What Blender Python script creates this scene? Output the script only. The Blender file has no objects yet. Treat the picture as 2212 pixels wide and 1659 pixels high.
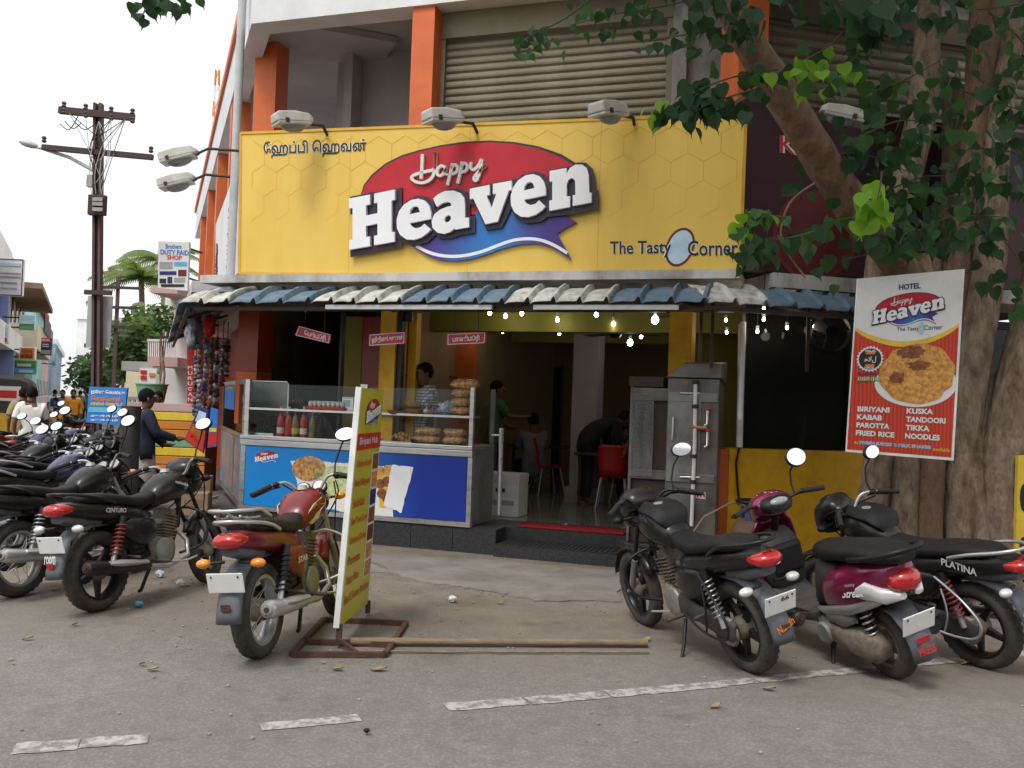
import bpy, bmesh, math, random
from mathutils import Vector, Matrix, noise
from mathutils.geometry import tessellate_polygon
random.seed(7)
R_ = math.radians
sc = bpy.context.scene
COL = sc.collection
V = Vector

# ---------------------------------------------------------------- camera, sky, sun, exposure
CAM_H, FPX, CXP, CYP, HORIZON, ROLL = 1.65, 2000.0, 1106.0, 829.5, 878.0, 0.036   # photo measured on a 2212 px wide grid
_p = math.atan((HORIZON - CYP) / FPX)
_f = V((0, math.cos(_p), math.sin(_p))); _r0 = V((1, 0, 0)); _u0 = V((0, -math.sin(_p), math.cos(_p)))
_r = _r0 * math.cos(ROLL) + _u0 * math.sin(ROLL); _u = _u0 * math.cos(ROLL) - _r0 * math.sin(ROLL)
EYE = V((0, 0, CAM_H))
cam = bpy.data.objects.new('camera', bpy.data.cameras.new('camera')); COL.objects.link(cam)
m = Matrix((_r, _u, -_f)).transposed().to_4x4(); m.translation = EYE
cam.matrix_world = m
cam.data.sensor_width = 36; cam.data.lens = 36 * FPX / 2212
cam.data.clip_start = .05; cam.data.clip_end = 2000
sc.camera = cam

SUN_EL, SUN_AZ = R_(58), R_(-150)      # azimuth from +Y towards +X: behind the camera, to its left
w = bpy.data.worlds.new('World'); sc.world = w; w.use_nodes = True
nt = w.node_tree; bg = nt.nodes['Background']
sky = nt.nodes.new('ShaderNodeTexSky'); sky.sky_type = 'NISHITA'; sky.sun_disc = False
sky.sun_elevation = SUN_EL; sky.sun_rotation = SUN_AZ; sky.air_density = 1.0; sky.dust_density = 6.0; sky.ozone_density = 1.0
hs = nt.nodes.new('ShaderNodeHueSaturation'); hs.inputs['Saturation'].default_value = .13
mixw = nt.nodes.new('ShaderNodeMixRGB'); mixw.inputs[0].default_value = .55; mixw.inputs[2].default_value = (11, 11.1, 11.3, 1)   # even cloud cover
nt.links.new(sky.outputs[0], hs.inputs['Color']); nt.links.new(hs.outputs[0], mixw.inputs[1])
nt.links.new(mixw.outputs[0], bg.inputs[0]); bg.inputs[1].default_value = .14
sl = bpy.data.lights.new('sun', 'SUN'); sun = bpy.data.objects.new('sun', sl); COL.objects.link(sun)
sl.energy = 1.5; sl.angle = R_(16); sl.color = (1, .965, .91)
sun.rotation_euler = V((math.sin(SUN_AZ) * math.cos(SUN_EL), math.cos(SUN_AZ) * math.cos(SUN_EL), math.sin(SUN_EL))).to_track_quat('Z', 'Y').to_euler()
sc.view_settings.view_transform = 'Standard'; sc.view_settings.look = 'None'
sc.view_settings.exposure = 0.12; sc.view_settings.gamma = 1.0; sc.view_settings.use_curve_mapping = False
sc.cycles.use_denoising = True; sc.cycles.max_bounces = 8; sc.cycles.transparent_max_bounces = 12
sc.cycles.caustics_reflective = False; sc.cycles.caustics_refractive = False; sc.cycles.sample_clamp_indirect = 6

# ---------------------------------------------------------------- measuring helpers (photo grid -> points of the place)
def ray(x, y): return _f * FPX + _r * (x - CXP) - _u * (y - CYP)
def gp(x, y, z=0.0):
    d = ray(x, y); return EYE + d * ((z - CAM_H) / d.z)
def dp(x, y, Y):
    d = ray(x, y); return EYE + d * (Y / d.y)
def pp(x, y, O, N):
    d = ray(x, y); return EYE + d * ((O - EYE).dot(N) / d.dot(N))

# ---------------------------------------------------------------- mesh building
LOCAL = set()
class MB:
    def __init__(s): s.v = []; s.f = []
    def add(s, vs, fs, M=None):
        b = len(s.v); s.v += [tuple(M @ V(p)) if M else tuple(p) for p in vs]; s.f += [tuple(i + b for i in f) for f in fs]; return s
    def box(s, x0, x1, y0, y1, z0, z1, M=None):
        return s.add([(x0, y0, z0), (x1, y0, z0), (x1, y1, z0), (x0, y1, z0), (x0, y0, z1), (x1, y0, z1), (x1, y1, z1), (x0, y1, z1)],
                     [(0, 3, 2, 1), (4, 5, 6, 7), (0, 1, 5, 4), (1, 2, 6, 5), (2, 3, 7, 6), (3, 0, 4, 7)], M)
    def hexa(s, p):       # eight corners, bottom four then top four
        return s.add(p, [(0, 3, 2, 1), (4, 5, 6, 7), (0, 1, 5, 4), (1, 2, 6, 5), (2, 3, 7, 6), (3, 0, 4, 7)])
    def bar(s, a, b, w=.04, h=.04, up=(0, 0, 1)):
        a, b = V(a), V(b); d = (b - a).normalized(); u = V(up)
        if abs(d.dot(u)) > .95: u = V((1, 0, 0))
        x = d.cross(u).normalized() * w / 2; y = x.cross(d).normalized() * h / 2
        return s.hexa([a - x - y, a + x - y, b + x - y, b - x - y, a - x + y, a + x + y, b + x + y, b - x + y])
    def tube(s, pts, r=.02, n=8, caps=True, flat=1.0, up=None):
        pts = [V(p) for p in pts]; k = len(pts); rr = r if isinstance(r, (list, tuple)) else [r] * k
        t = [(pts[min(i + 1, k - 1)] - pts[max(i - 1, 0)]).normalized() for i in range(k)]
        a = V(up) if up else (V((0, 0, 1)) if abs(t[0].z) < .9 else V((1, 0, 0)))
        vs = []; a = (a - t[0] * a.dot(t[0])).normalized()
        for i in range(k):
            a = (a - t[i] * a.dot(t[i])).normalized(); b = t[i].cross(a)
            vs += [pts[i] + (a * math.cos(2 * math.pi * j / n) + b * math.sin(2 * math.pi * j / n) * flat) * rr[i] for j in range(n)]
        fs = [(i * n + j, i * n + (j + 1) % n, (i + 1) * n + (j + 1) % n, (i + 1) * n + j) for i in range(k - 1) for j in range(n)]
        if caps: fs += [tuple(range(n - 1, -1, -1)), tuple((k - 1) * n + j for j in range(n))]
        return s.add(vs, fs)
    def lathe(s, prof, n=16, M=None, ang=2 * math.pi):      # prof: (radius, height) about local z
        full = abs(ang - 2 * math.pi) < 1e-6; c = n if full else n + 1
        vs = [(r * math.cos(ang * j / n), r * math.sin(ang * j / n), z) for r, z in prof for j in range(c)]
        fs = [(i * c + j, i * c + (j + 1) % c, (i + 1) * c + (j + 1) % c, (i + 1) * c + j) for i in range(len(prof) - 1) for j in range(n)]
        return s.add(vs, fs, M)
    def disc(s, c, r, n=16, M=None):
        return s.add([(c[0] + r * math.cos(2 * math.pi * j / n), c[1] + r * math.sin(2 * math.pi * j / n), c[2]) for j in range(n)], [tuple(range(n))], M)
    def ell(s, c, rad, nu=12, nv=8, M=None):
        vs = []; fs = []
        for i in range(nv + 1):
            th = math.pi * i / nv
            for j in range(nu):
                ph = 2 * math.pi * j / nu
                vs.append((c[0] + rad[0] * math.sin(th) * math.cos(ph), c[1] + rad[1] * math.sin(th) * math.sin(ph), c[2] + rad[2] * math.cos(th)))
        fs = [(i * nu + j, (i + 1) * nu + j, (i + 1) * nu + (j + 1) % nu, i * nu + (j + 1) % nu) for i in range(nv) for j in range(nu)]
        return s.add(vs, fs, M)
    def loft(s, secs, n=16, e=2.6, caps=True, M=None):      # secs: (x, y, z, half width, half height); superellipse rings along x
        vs = []
        for q in secs:
            x, y, z, a, b = q[:5]; ee = q[5] if len(q) > 5 else e
            for j in range(n):
                t = 2 * math.pi * j / n; c, d = math.cos(t), math.sin(t)
                vs.append((x, y + a * math.copysign(abs(c) ** (2 / ee), c), z + b * math.copysign(abs(d) ** (2 / ee), d)))
        k = len(secs)
        fs = [(i * n + j, i * n + (j + 1) % n, (i + 1) * n + (j + 1) % n, (i + 1) * n + j) for i in range(k - 1) for j in range(n)]
        if caps: fs += [tuple(range(n - 1, -1, -1)), tuple((k - 1) * n + j for j in range(n))]
        return s.add(vs, fs, M)
    def prism(s, poly, d0, d1, fn, holes=()):                # 2-D outline (+ holes) -> solid; fn(x, y, d) -> point
        loops = [list(poly)] + [list(h) for h in holes]
        flat = [p for l in loops for p in l]; n = len(flat)
        tri = tessellate_polygon([[V((p[0], p[1], 0)) for p in l] for l in loops])
        vs = [fn(p[0], p[1], d0) for p in flat] + [fn(p[0], p[1], d1) for p in flat]
        fs = [tuple(t) for t in tri] + [tuple(n + i for i in reversed(t)) for t in tri]; o = 0
        for l in loops:
            k = len(l); fs += [(o + i, o + (i + 1) % k, n + o + (i + 1) % k, n + o + i) for i in range(k)]; o += k
        return s.add(vs, fs)
    def helix(s, a, b, R, r, turns, n=6, seg=12):
        a, b = V(a), V(b); d = (b - a).normalized(); x = d.orthogonal().normalized(); y = d.cross(x); k = int(turns * seg)
        return s.tube([a + (b - a) * i / k + (x * math.cos(2 * math.pi * i / seg) + y * math.sin(2 * math.pi * i / seg)) * R for i in range(k + 1)], r, n)
    def build(s, name, mat, parent=None, smooth=None, bevel=0, segs=2, solid=0, sub=0):
        me = bpy.data.meshes.new(name); me.from_pydata(s.v, [], s.f)
        bm = bmesh.new(); bm.from_mesh(me); bmesh.ops.recalc_face_normals(bm, faces=bm.faces); bm.to_mesh(me); bm.free()
        return link(name, me, mat, parent, smooth, bevel, segs, solid, sub)
def link(name, me, mat, parent=None, smooth=None, bevel=0, segs=2, solid=0, sub=0):
    if mat is not None: me.materials.append(M[mat] if isinstance(mat, str) else mat)
    if smooth is not None:
        for p in me.polygons: p.use_smooth = True
        if smooth < 180: me.set_sharp_from_angle(angle=R_(smooth))
    o = bpy.data.objects.new(name, me); COL.objects.link(o)
    if solid: md = o.modifiers.new('solid', 'SOLIDIFY'); md.thickness = solid; md.offset = 0
    if bevel: md = o.modifiers.new('bevel', 'BEVEL'); md.width = bevel; md.segments = segs; md.limit_method = 'ANGLE'
    if sub: md = o.modifiers.new('sub', 'SUBSURF'); md.levels = sub; md.render_levels = sub
    if parent is not None: adopt(o, parent)
    return o
def adopt(o, parent):
    o.parent = parent
    if parent.type == 'EMPTY' and parent.name not in LOCAL: o.matrix_parent_inverse = parent.matrix_basis.inverted()
def tag(o, label=None, cat=None, group=None, kind=None):
    for k, v in (('label', label), ('category', cat), ('group', group), ('kind', kind)):
        if v: o[k] = v
    return o
def thing(name, label, cat, loc=(0, 0, 0), rz=0, group=None, local=False, rot=None):
    o = bpy.data.objects.new(name, None); COL.objects.link(o); o.empty_display_size = .1
    o.location = loc; o.rotation_euler = rot or (0, 0, rz); tag(o, label, cat, group)
    if local: LOCAL.add(o.name)
    return o
def copy_tree(o, parent=None):
    c = o.copy(); COL.objects.link(c)
    if parent is not None: c.parent = parent
    for ch in o.children: copy_tree(ch, c)
    return c
def struct(o): o['kind'] = 'structure'; return o

class Plane:          # a flat face standing in the place: origin, horizontal axis, up axis, outward normal
    def __init__(s, O, U, Vv): s.O = V(O); s.U = V(U).normalized(); s.W = V(Vv).normalized(); s.N = s.U.cross(s.W).normalized()
    def at(s, u, v, d=0.0): return s.O + s.U * u + s.W * v + s.N * d
    def px(s, x, y, d=0.0): p = pp(x, y, s.O, s.N); return p + s.N * d
    def uv(s, x, y): p = pp(x, y, s.O, s.N) - s.O; return p.dot(s.U), p.dot(s.W)

_fontcache = {}
def text_mesh(body, bold):
    if (body, bold) not in _fontcache:
        c = bpy.data.curves.new('t', 'FONT'); c.body = body; c.size = 1; c.offset = bold; c.resolution_u = 3
        o = bpy.data.objects.new('t', c); COL.objects.link(o)
        me = bpy.data.meshes.new_from_object(o.evaluated_get(bpy.context.evaluated_depsgraph_get()))
        _fontcache[(body, bold)] = ([v.co.copy() for v in me.vertices], [tuple(p.vertices) for p in me.polygons])
        bpy.data.objects.remove(o); bpy.data.curves.remove(c); bpy.data.meshes.remove(me)
    return _fontcache[(body, bold)]
def text(body, fn, x0, x1, y0, y1, mat, parent, bold=.01, d=.003, name='lettering', slant=0, keep=False):
    """one line of print fitted to the box x0..x1, y0..y1 (y up) of the flat face fn(x, y, d)"""
    vs, fs = text_mesh(body, bold)
    ax = min(v.x for v in vs); bx = max(v.x for v in vs); ay = min(v.y for v in vs); by = max(v.y for v in vs)
    mb = MB()
    def g(v):
        ty = (v.y - ay) / (by - ay); tx = (v.x - ax) / (bx - ax)
        return fn(x0 + (x1 - x0) * tx + slant * ty * (y1 - y0), y0 + (y1 - y0) * ty, d)
    mb.add([g(v) for v in vs], fs)
    me = bpy.data.meshes.new(name); me.from_pydata(mb.v, [], mb.f)
    return link(name, me, mat, parent)
def ptext(body, pl, tl, tr, h, mat, parent, bold=.01, d=.003, name='lettering', slant=0):
    """print on a Plane from photo points: top-left, top-right, height on the grid"""
    a = pl.uv(tl[0], tl[1] + h); b = pl.uv(tr[0], tr[1] + h); c = pl.uv(*tl)
    W_ = V((c[0] - a[0], c[1] - a[1])); U_ = V((b[0] - a[0], b[1] - a[1]))
    return text(body, lambda x, y, dd: pl.at(a[0] + U_.x * x + W_.x * y, a[1] + U_.y * x + W_.y * y, dd), 0, 1, 0, 1, mat, parent, bold, d, name, slant)

# ---------------------------------------------------------------- materials
M = {}
def mat(n, c, rough=.6, metal=0, var=.12, scale=6, bump=0, bscale=40, spec=.5, coat=0, c2=None, detail=5, rvar=0, sx=(1, 1, 1), emit=0, alpha=1, trans=0, ior=1.45, lo=.3, hi=.7, bdist=.01, coords='Object', sheen=0):
    m = bpy.data.materials.new(n); m.use_nodes = True; t = m.node_tree; b = t.nodes['Principled BSDF']; L = t.links.new
    tc = t.nodes.new('ShaderNodeTexCoord'); mp = t.nodes.new('ShaderNodeMapping'); mp.inputs['Scale'].default_value = sx
    L(tc.outputs[coords], mp.inputs[0])
    nz = t.nodes.new('ShaderNodeTexNoise'); nz.inputs['Scale'].default_value = scale; nz.inputs['Detail'].default_value = detail; nz.inputs['Roughness'].default_value = .65
    L(mp.outputs[0], nz.inputs['Vector'])
    cr = t.nodes.new('ShaderNodeValToRGB'); e = cr.color_ramp.elements; e[0].position = lo; e[1].position = hi
    k = c2 if c2 else tuple(max(0, x * (1 - var * 1.6)) for x in c)
    kk = c if c2 else tuple(min(1, x * (1 + var * .7)) for x in c)
    e[0].color = (*k, 1); e[1].color = (*kk, 1); L(nz.outputs[0], cr.inputs[0]); L(cr.outputs[0], b.inputs['Base Color'])
    b.inputs['Roughness'].default_value = rough; b.inputs['Metallic'].default_value = metal; b.inputs['Specular IOR Level'].default_value = spec
    b.inputs['Coat Weight'].default_value = coat; b.inputs['Coat Roughness'].default_value = .08; b.inputs['Alpha'].default_value = alpha
    b.inputs['Transmission Weight'].default_value = trans; b.inputs['IOR'].default_value = ior
    if rvar:
        rr = t.nodes.new('ShaderNodeMapRange'); rr.inputs[3].default_value = max(.02, rough - rvar); rr.inputs[4].default_value = min(1, rough + rvar)
        rr.inputs[1].default_value = .3; rr.inputs[2].default_value = .7; L(nz.outputs[0], rr.inputs[0]); L(rr.outputs[0], b.inputs['Roughness'])
    if bump:
        n2 = t.nodes.new('ShaderNodeTexNoise'); n2.inputs['Scale'].default_value = bscale; n2.inputs['Detail'].default_value = 6; L(mp.outputs[0], n2.inputs['Vector'])
        bp = t.nodes.new('ShaderNodeBump'); bp.inputs['Strength'].default_value = bump; bp.inputs['Distance'].default_value = bdist
        L(n2.outputs[0], bp.inputs['Height']); L(bp.outputs[0], b.inputs['Normal'])
    if emit: b.inputs['Emission Color'].default_value = (*c, 1); b.inputs['Emission Strength'].default_value = emit
    M[n] = m; return m
def nodes(n): t = M[n].node_tree; return t, t.nodes['Principled BSDF'], t.links.new
# walls, paint
mat('white_wall', (.74, .75, .76), .8, var=.1, scale=1.3, bump=.15, bscale=60)
mat('grey_wall', (.42, .40, .40), .85, var=.13, scale=.9, bump=.2, bscale=30)
mat('grime_wall', (.55, .54, .52), .85, c2=(.25, .23, .21), scale=2.2, lo=.35, hi=.6, bump=.3, bscale=25, sx=(1, 1, .5))
mat('concrete', (.36, .35, .33), .9, c2=(.2, .19, .18), scale=3, bump=.4, bscale=30)
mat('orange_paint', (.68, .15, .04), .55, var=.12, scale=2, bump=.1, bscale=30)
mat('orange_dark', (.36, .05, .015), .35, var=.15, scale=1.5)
mat('yellow_paint', (.78, .44, .015), .55, c2=(.62, .32, .01), scale=3.5, lo=.35, hi=.55, bump=.12, bscale=30)
mat('olive_paint', (.3, .25, .03), .6, var=.12, scale=2)
mat('lime_paint', (.2, .19, .02), .6, var=.1, scale=2)
mat('cream_wall', (.27, .185, .095), .75, var=.1, scale=2.5, bump=.1)
mat('brown_trim', (.10, .075, .05), .7, var=.2, scale=4)
mat('granite', (.052, .052, .055), .38, c2=(.022, .022, .025), scale=55, lo=.4, hi=.62, rvar=.12, spec=.5)
mat('granite_dusty', (.16, .15, .145), .55, c2=(.07, .068, .068), scale=5, lo=.35, hi=.65, rvar=.15, bump=.1)
mat('floor_tile', (.26, .25, .225), .12, var=.1, scale=1.5, rvar=.06)
mat('red_mat', (.3, .012, .022), .95, var=.25, scale=20, bump=.5, bscale=150)
mat('rubber_mat', (.025, .025, .027), .8, var=.2, scale=12, bump=.6, bscale=120)
mat('ceiling_dark', (.13, .12, .1), .9, var=.1)
mat('shutter', (.25, .22, .15), .6, c2=(.14, .12, .085), scale=1.6, lo=.3, hi=.7, metal=.1, rvar=.1, bump=.15, bscale=60)
mat('shutter_dark', (.13, .115, .08), .6, c2=(.08, .07, .05), scale=1.6, metal=.1)
mat('pvc', (.72, .72, .7), .4, var=.12, scale=9)
mat('grey_pvc', (.5, .51, .52), .45, var=.1, scale=5)
# sign prints
mat('sign_yellow', (.78, .54, .11), .4, c2=(.72, .46, .075), scale=2.2, detail=8, spec=.4, sx=(1, 1, .22), lo=.25, hi=.6, bump=.05, bscale=1.5, bdist=.05)
mat('sign_edge', (.7, .4, .04), .6)
mat('hex_line', (.66, .31, .03), .45, var=.05)
mat('logo_red', (.52, .018, .03), .35, var=.14, scale=2, spec=.4)
mat('logo_dark', (.035, .022, .045), .4, var=.1)
mat('logo_white', (.84, .85, .87), .4, var=.05, scale=3)
mat('logo_cream', (.72, .72, .66), .4, var=.05)
mat('print_white', (.8, .8, .78), .5, var=.05)
mat('print_black', (.02, .02, .024), .5)
mat('print_red', (.6, .03, .02), .5, var=.08)
mat('print_orange', (.72, .24, .03), .5)
mat('print_yellow', (.82, .58, .05), .5)
mat('print_blue', (.03, .2, .62), .5, var=.1, scale=2)
mat('print_navy', (.02, .03, .16), .5)
mat('print_green', (.1, .33, .05), .5)
mat('print_cyan', (.12, .5, .75), .5)
mat('print_paleblue', (.5, .68, .8), .5)
mat('print_maroon', (.16, .015, .02), .5)
mat('paper_edge', (.86, .88, .86), .5)
mat('stand_yellow', (.62, .56, .04), .4, c2=(.52, .47, .035), scale=1.5, spec=.4)
mat('poster_red', (.6, .055, .022), .45, var=.06)
mat('tag_red', (.5, .035, .075), .45, var=.12, scale=6)
mat('kabab_red', (.13, .008, .012), .45, var=.2, scale=3)
mat('kabab_dark', (.05, .004, .008), .5, c2=(.02, .008, .02), scale=.8, lo=.4, hi=.6)
# metals, plastics
mat('steel', (.62, .62, .62), .34, metal=.9, var=.12, scale=3, rvar=.1, sx=(1, 1, 8))
mat('steel_smudged', (.33, .33, .32), .45, metal=.65, c2=(.14, .14, .13), scale=2.2, lo=.3, hi=.65, rvar=.14)
mat('steel_oily', (.22, .21, .195), .5, metal=.6, c2=(.08, .076, .07), scale=2.4, lo=.3, hi=.65, rvar=.16)
mat('alu', (.7, .7, .7), .32, metal=.85, var=.08, rvar=.08)
mat('chrome', (.55, .55, .56), .3, metal=.6, var=.06, rvar=.04)
mat('mirror', (.9, .92, .93), .03, metal=1, var=.02)
mat('black_metal', (.02, .02, .022), .35, metal=.3, var=.2)
mat('iron_dark', (.045, .04, .04), .6, metal=.4, c2=(.08, .045, .03), scale=12)
mat('rust', (.13, .06, .04), .85, c2=(.06, .032, .024), scale=14, bump=.4, bscale=70)
mat('pole_iron', (.12, .075, .07), .8, c2=(.06, .04, .038), scale=5, bump=.2, bscale=40, sx=(1, 1, .25))
mat('grey_cast', (.34, .34, .33), .55, metal=.5, var=.2, scale=9, rvar=.12)
mat('engine_dirty', (.33, .28, .22), .7, metal=.3, c2=(.1, .08, .06), scale=11, bump=.3)
mat('lamp_grey', (.58, .57, .53), .5, c2=(.42, .4, .36), scale=6)
mat('lamp_glass', (.85, .87, .88), .08, trans=.75, var=.02)
mat('black_plastic', (.014, .014, .015), .5, spec=.35, var=.2, scale=6, rvar=.1)
mat('dusty_plastic', (.07, .067, .064), .6, c2=(.03, .029, .028), scale=7, rvar=.1)
mat('grey_plastic', (.12, .13, .15), .55, c2=(.09, .095, .105), scale=5)
mat('grip', (.018, .018, .018), .7, bump=.5, bscale=220)
mat('rubber', (.03, .029, .028), .85, c2=(.075, .066, .056), scale=9, lo=.45, hi=.7, bump=.5, bscale=90)
mat('seat_vinyl', (.011, .011, .012), .55, spec=.3, c2=(.018, .018, .018), scale=8, bump=.25, bscale=300, rvar=.1)
mat('paint_black', (.005, .005, .006), .3, coat=.22, spec=.35, c2=(.02, .019, .018), scale=9, rvar=.14, lo=.4, hi=.75)
mat('paint_red', (.3, .012, .012), .3, coat=.35, var=.12)
mat('paint_darkred', (.17, .01, .012), .32, coat=.3, var=.15)
mat('paint_magenta', (.24, .012, .065), .24, coat=.8, var=.1, metal=.25)
mat('paint_navy', (.02, .02, .07), .22, coat=.8, var=.15)
mat('paint_beige', (.55, .52, .4), .35, coat=.5)
mat('paint_silver', (.45, .45, .45), .3, metal=.6, coat=.3)
mat('decal_white', (.75, .75, .73), .5)
mat('decal_orange', (.7, .2, .02), .5)
mat('lens_red', (.5, .012, .014), .12, var=.2, scale=30, coat=.6, spec=.7)
mat('lens_orange', (.82, .27, .02), .15, var=.1, coat=.6)
mat('lens_clear', (.75, .75, .74), .12, var=.1, coat=.6, metal=.25)
mat('plate_white', (.8, .8, .79), .4, var=.05)
mat('dial', (.5, .52, .52), .25, c2=(.2, .21, .22), scale=30)
mat('spring_red', (.32, .04, .03), .5, var=.2)
mat('spring_grey', (.5, .5, .5), .35, metal=.7)
mat('bulb', (1, .95, .86), .3, emit=22)
# glass
def glass(n, tint, alpha, rough=.03):
    m = bpy.data.materials.new(n); m.use_nodes = True; t = m.node_tree; t.nodes.remove(t.nodes['Principled BSDF']); L = t.links.new
    tr = t.nodes.new('ShaderNodeBsdfTransparent'); tr.inputs[0].default_value = (*tint, 1)
    gl = t.nodes.new('ShaderNodeBsdfGlossy'); gl.inputs[1].default_value = rough; gl.inputs[0].default_value = (.9, .95, .95, 1)
    fr = t.nodes.new('ShaderNodeFresnel'); fr.inputs[0].default_value = 1.5
    nz = t.nodes.new('ShaderNodeTexNoise'); nz.inputs[2].default_value = 3.0
    df = t.nodes.new('ShaderNodeBsdfDiffuse'); df.inputs[0].default_value = (.5, .52, .5, 1)
    mul = t.nodes.new('ShaderNodeMath'); mul.operation = 'MULTIPLY'; mul.inputs[1].default_value = alpha; L(nz.outputs[0], mul.inputs[0])
    a = t.nodes.new('ShaderNodeMixShader'); L(mul.outputs[0], a.inputs[0]); L(tr.outputs[0], a.inputs[1]); L(df.outputs[0], a.inputs[2])
    fm = t.nodes.new('ShaderNodeMath'); fm.operation = 'MULTIPLY'; fm.inputs[1].default_value = .4; L(fr.outputs[0], fm.inputs[0])
    b = t.nodes.new('ShaderNodeMixShader'); L(fm.outputs[0], b.inputs[0]); L(a.outputs[0], b.inputs[1]); L(gl.outputs[0], b.inputs[2])
    L(b.outputs[0], t.nodes['Material Output'].inputs[0]); M[n] = m
glass('glass', (.97, .985, .98), .008)
glass('glass_dark', (.16, .2, .19), .05)
glass('plastic_film', (.9, .9, .9), .28, .12)
# food, cloth, paper
mat('puri', (.72, .42, .15), .5, c2=(.48, .24, .07), scale=22, bump=.4, bscale=60)
mat('bag_snack', (.74, .45, .2), .18, c2=(.42, .2, .07), scale=32, lo=.42, hi=.58, bump=.6, bscale=38, coat=.6, bdist=.02)
mat('bottle_red', (.6, .03, .02), .25, var=.08, coat=.4)
mat('bottle_green', (.22, .2, .04), .25, var=.1, coat=.4)
mat('label_yellow', (.75, .55, .1), .5)
mat('egg', (.85, .83, .78), .45, var=.04)
mat('plate_yellow', (.8, .5, .06), .4)
mat('plate_red', (.5, .05, .02), .4)
mat('cardboard', (.38, .25, .15), .85, c2=(.28, .18, .11), scale=5)
mat('onion', (.45, .2, .26), .4, var=.25, scale=14)
mat('biryani', (.8, .42, .1), .55, c2=(.42, .16, .03), scale=30, lo=.36, hi=.62, detail=9, bump=.2)
mat('meat', (.36, .12, .04), .5, c2=(.12, .04, .015), scale=26, lo=.35, hi=.65)
mat('noodles', (.66, .4, .14), .5, c2=(.28, .09, .03), scale=24, lo=.36, hi=.62)
mat('rice_green', (.78, .74, .36), .5, c2=(.3, .5, .25), scale=22, lo=.36, hi=.62)
mat('plastic_bag', (.45, .5, .55), .3, c2=(.12, .14, .17), scale=9, lo=.4, hi=.6, coat=.5)
mat('blue_film', (.08, .28, .6), .25, c2=(.6, .66, .7), scale=14, lo=.4, hi=.6, coat=.4)
mat('hanging_dark', (.1, .09, .085), .6, c2=(.03, .03, .035), scale=16)
mat('hanging_color', (.2, .12, .16), .5, c2=(.03, .06, .1), scale=9)
mat('red_chair', (.5, .012, .012), .35, var=.08, coat=.2)
mat('bamboo', (.3, .22, .15), .8, c2=(.17, .12, .085), scale=7, sx=(1, 6, 6), bump=.3, bscale=40)
mat('blue_tarp', (.08, .14, .3), .6)
mat('gas_grey', (.2, .11, .075), .65, c2=(.1, .06, .045), scale=6, bump=.2)
mat('gas_blue', (.05, .1, .2), .5)
mat('brass', (.45, .2, .1), .45, metal=.8)
mat('knob_red', (.6, .03, .06), .4)
# skin and clothes
mat('skin', (.19, .09, .05), .5, var=.1, scale=8)
mat('hair', (.007, .006, .006), .85, spec=.2, bump=.9, bscale=70)
mat('shirt_navy', (.018, .024, .045), .85, var=.2, scale=5, bump=.2, bscale=14, bdist=.02)
mat('cloth_white', (.7, .69, .66), .85, var=.08, scale=4, bump=.25, bscale=10, bdist=.02)
mat('cloth_cream', (.6, .55, .46), .85, var=.12, scale=4, bump=.3, bscale=12, bdist=.02)
mat('cloth_blue', (.08, .13, .34), .85, var=.2, scale=5)
mat('cloth_orange', (.72, .3, .02), .85, var=.12, scale=5)
mat('cloth_jeans', (.03, .045, .09), .85, var=.2, scale=9)
mat('cloth_dark', (.02, .02, .024), .85, var=.2)
mat('cloth_green', (.05, .17, .09), .85, var=.2)
mat('cloth_grey', (.22, .22, .24), .85, var=.2)
mat('cloth_khaki', (.3, .25, .14), .85, var=.15)
def plaid(n, a, b, s):
    mat(n, a, .85); t, p, L = nodes(n); tc = t.nodes.new('ShaderNodeTexCoord'); out = None; ws = []
    for k, dr in (('x', 'X'), ('z', 'Z')):
        wv = t.nodes.new('ShaderNodeTexWave'); wv.bands_direction = dr; wv.inputs['Scale'].default_value = s; L(tc.outputs['Object'], wv.inputs[0]); ws.append(wv)
    mx = t.nodes.new('ShaderNodeMath'); mx.operation = 'MULTIPLY'; L(ws[0].outputs['Fac'], mx.inputs[0]); L(ws[1].outputs['Fac'], mx.inputs[1])
    cr = t.nodes.new('ShaderNodeValToRGB'); cr.color_ramp.elements[0].color = (*b, 1); cr.color_ramp.elements[1].color = (*a, 1); cr.color_ramp.elements[0].position = .05; cr.color_ramp.elements[1].position = .45
    L(mx.outputs[0], cr.inputs[0]); L(cr.outputs[0], p.inputs['Base Color'])
plaid('cloth_check', (.62, .6, .66), (.17, .16, .22), 9)
plaid('cloth_greencheck', (.3, .34, .3), (.07, .1, .09), 9)
# vegetation
mat('bark', (.36, .275, .2), .92, c2=(.13, .085, .06), scale=11, lo=.34, hi=.66, detail=12, sx=(1, 1, .4), bump=1, bscale=26, bdist=.04)
mat('bark_dark', (.29, .18, .12), .92, c2=(.11, .065, .045), scale=10, detail=12, sx=(1, 1, .45), bump=.9, bscale=26, bdist=.035)
mat('twig', (.09, .07, .045), .9, var=.2, scale=9)
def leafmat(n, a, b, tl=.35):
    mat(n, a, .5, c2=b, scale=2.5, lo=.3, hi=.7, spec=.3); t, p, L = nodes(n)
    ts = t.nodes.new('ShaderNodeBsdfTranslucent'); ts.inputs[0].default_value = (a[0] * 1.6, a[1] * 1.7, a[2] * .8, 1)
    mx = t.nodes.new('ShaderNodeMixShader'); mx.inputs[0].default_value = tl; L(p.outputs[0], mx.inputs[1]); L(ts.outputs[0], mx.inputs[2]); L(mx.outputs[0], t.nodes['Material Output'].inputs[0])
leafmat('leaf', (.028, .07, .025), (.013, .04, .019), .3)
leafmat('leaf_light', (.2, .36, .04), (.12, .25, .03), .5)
leafmat('leaf_mid', (.045, .12, .028), (.026, .07, .022), .35)
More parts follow.
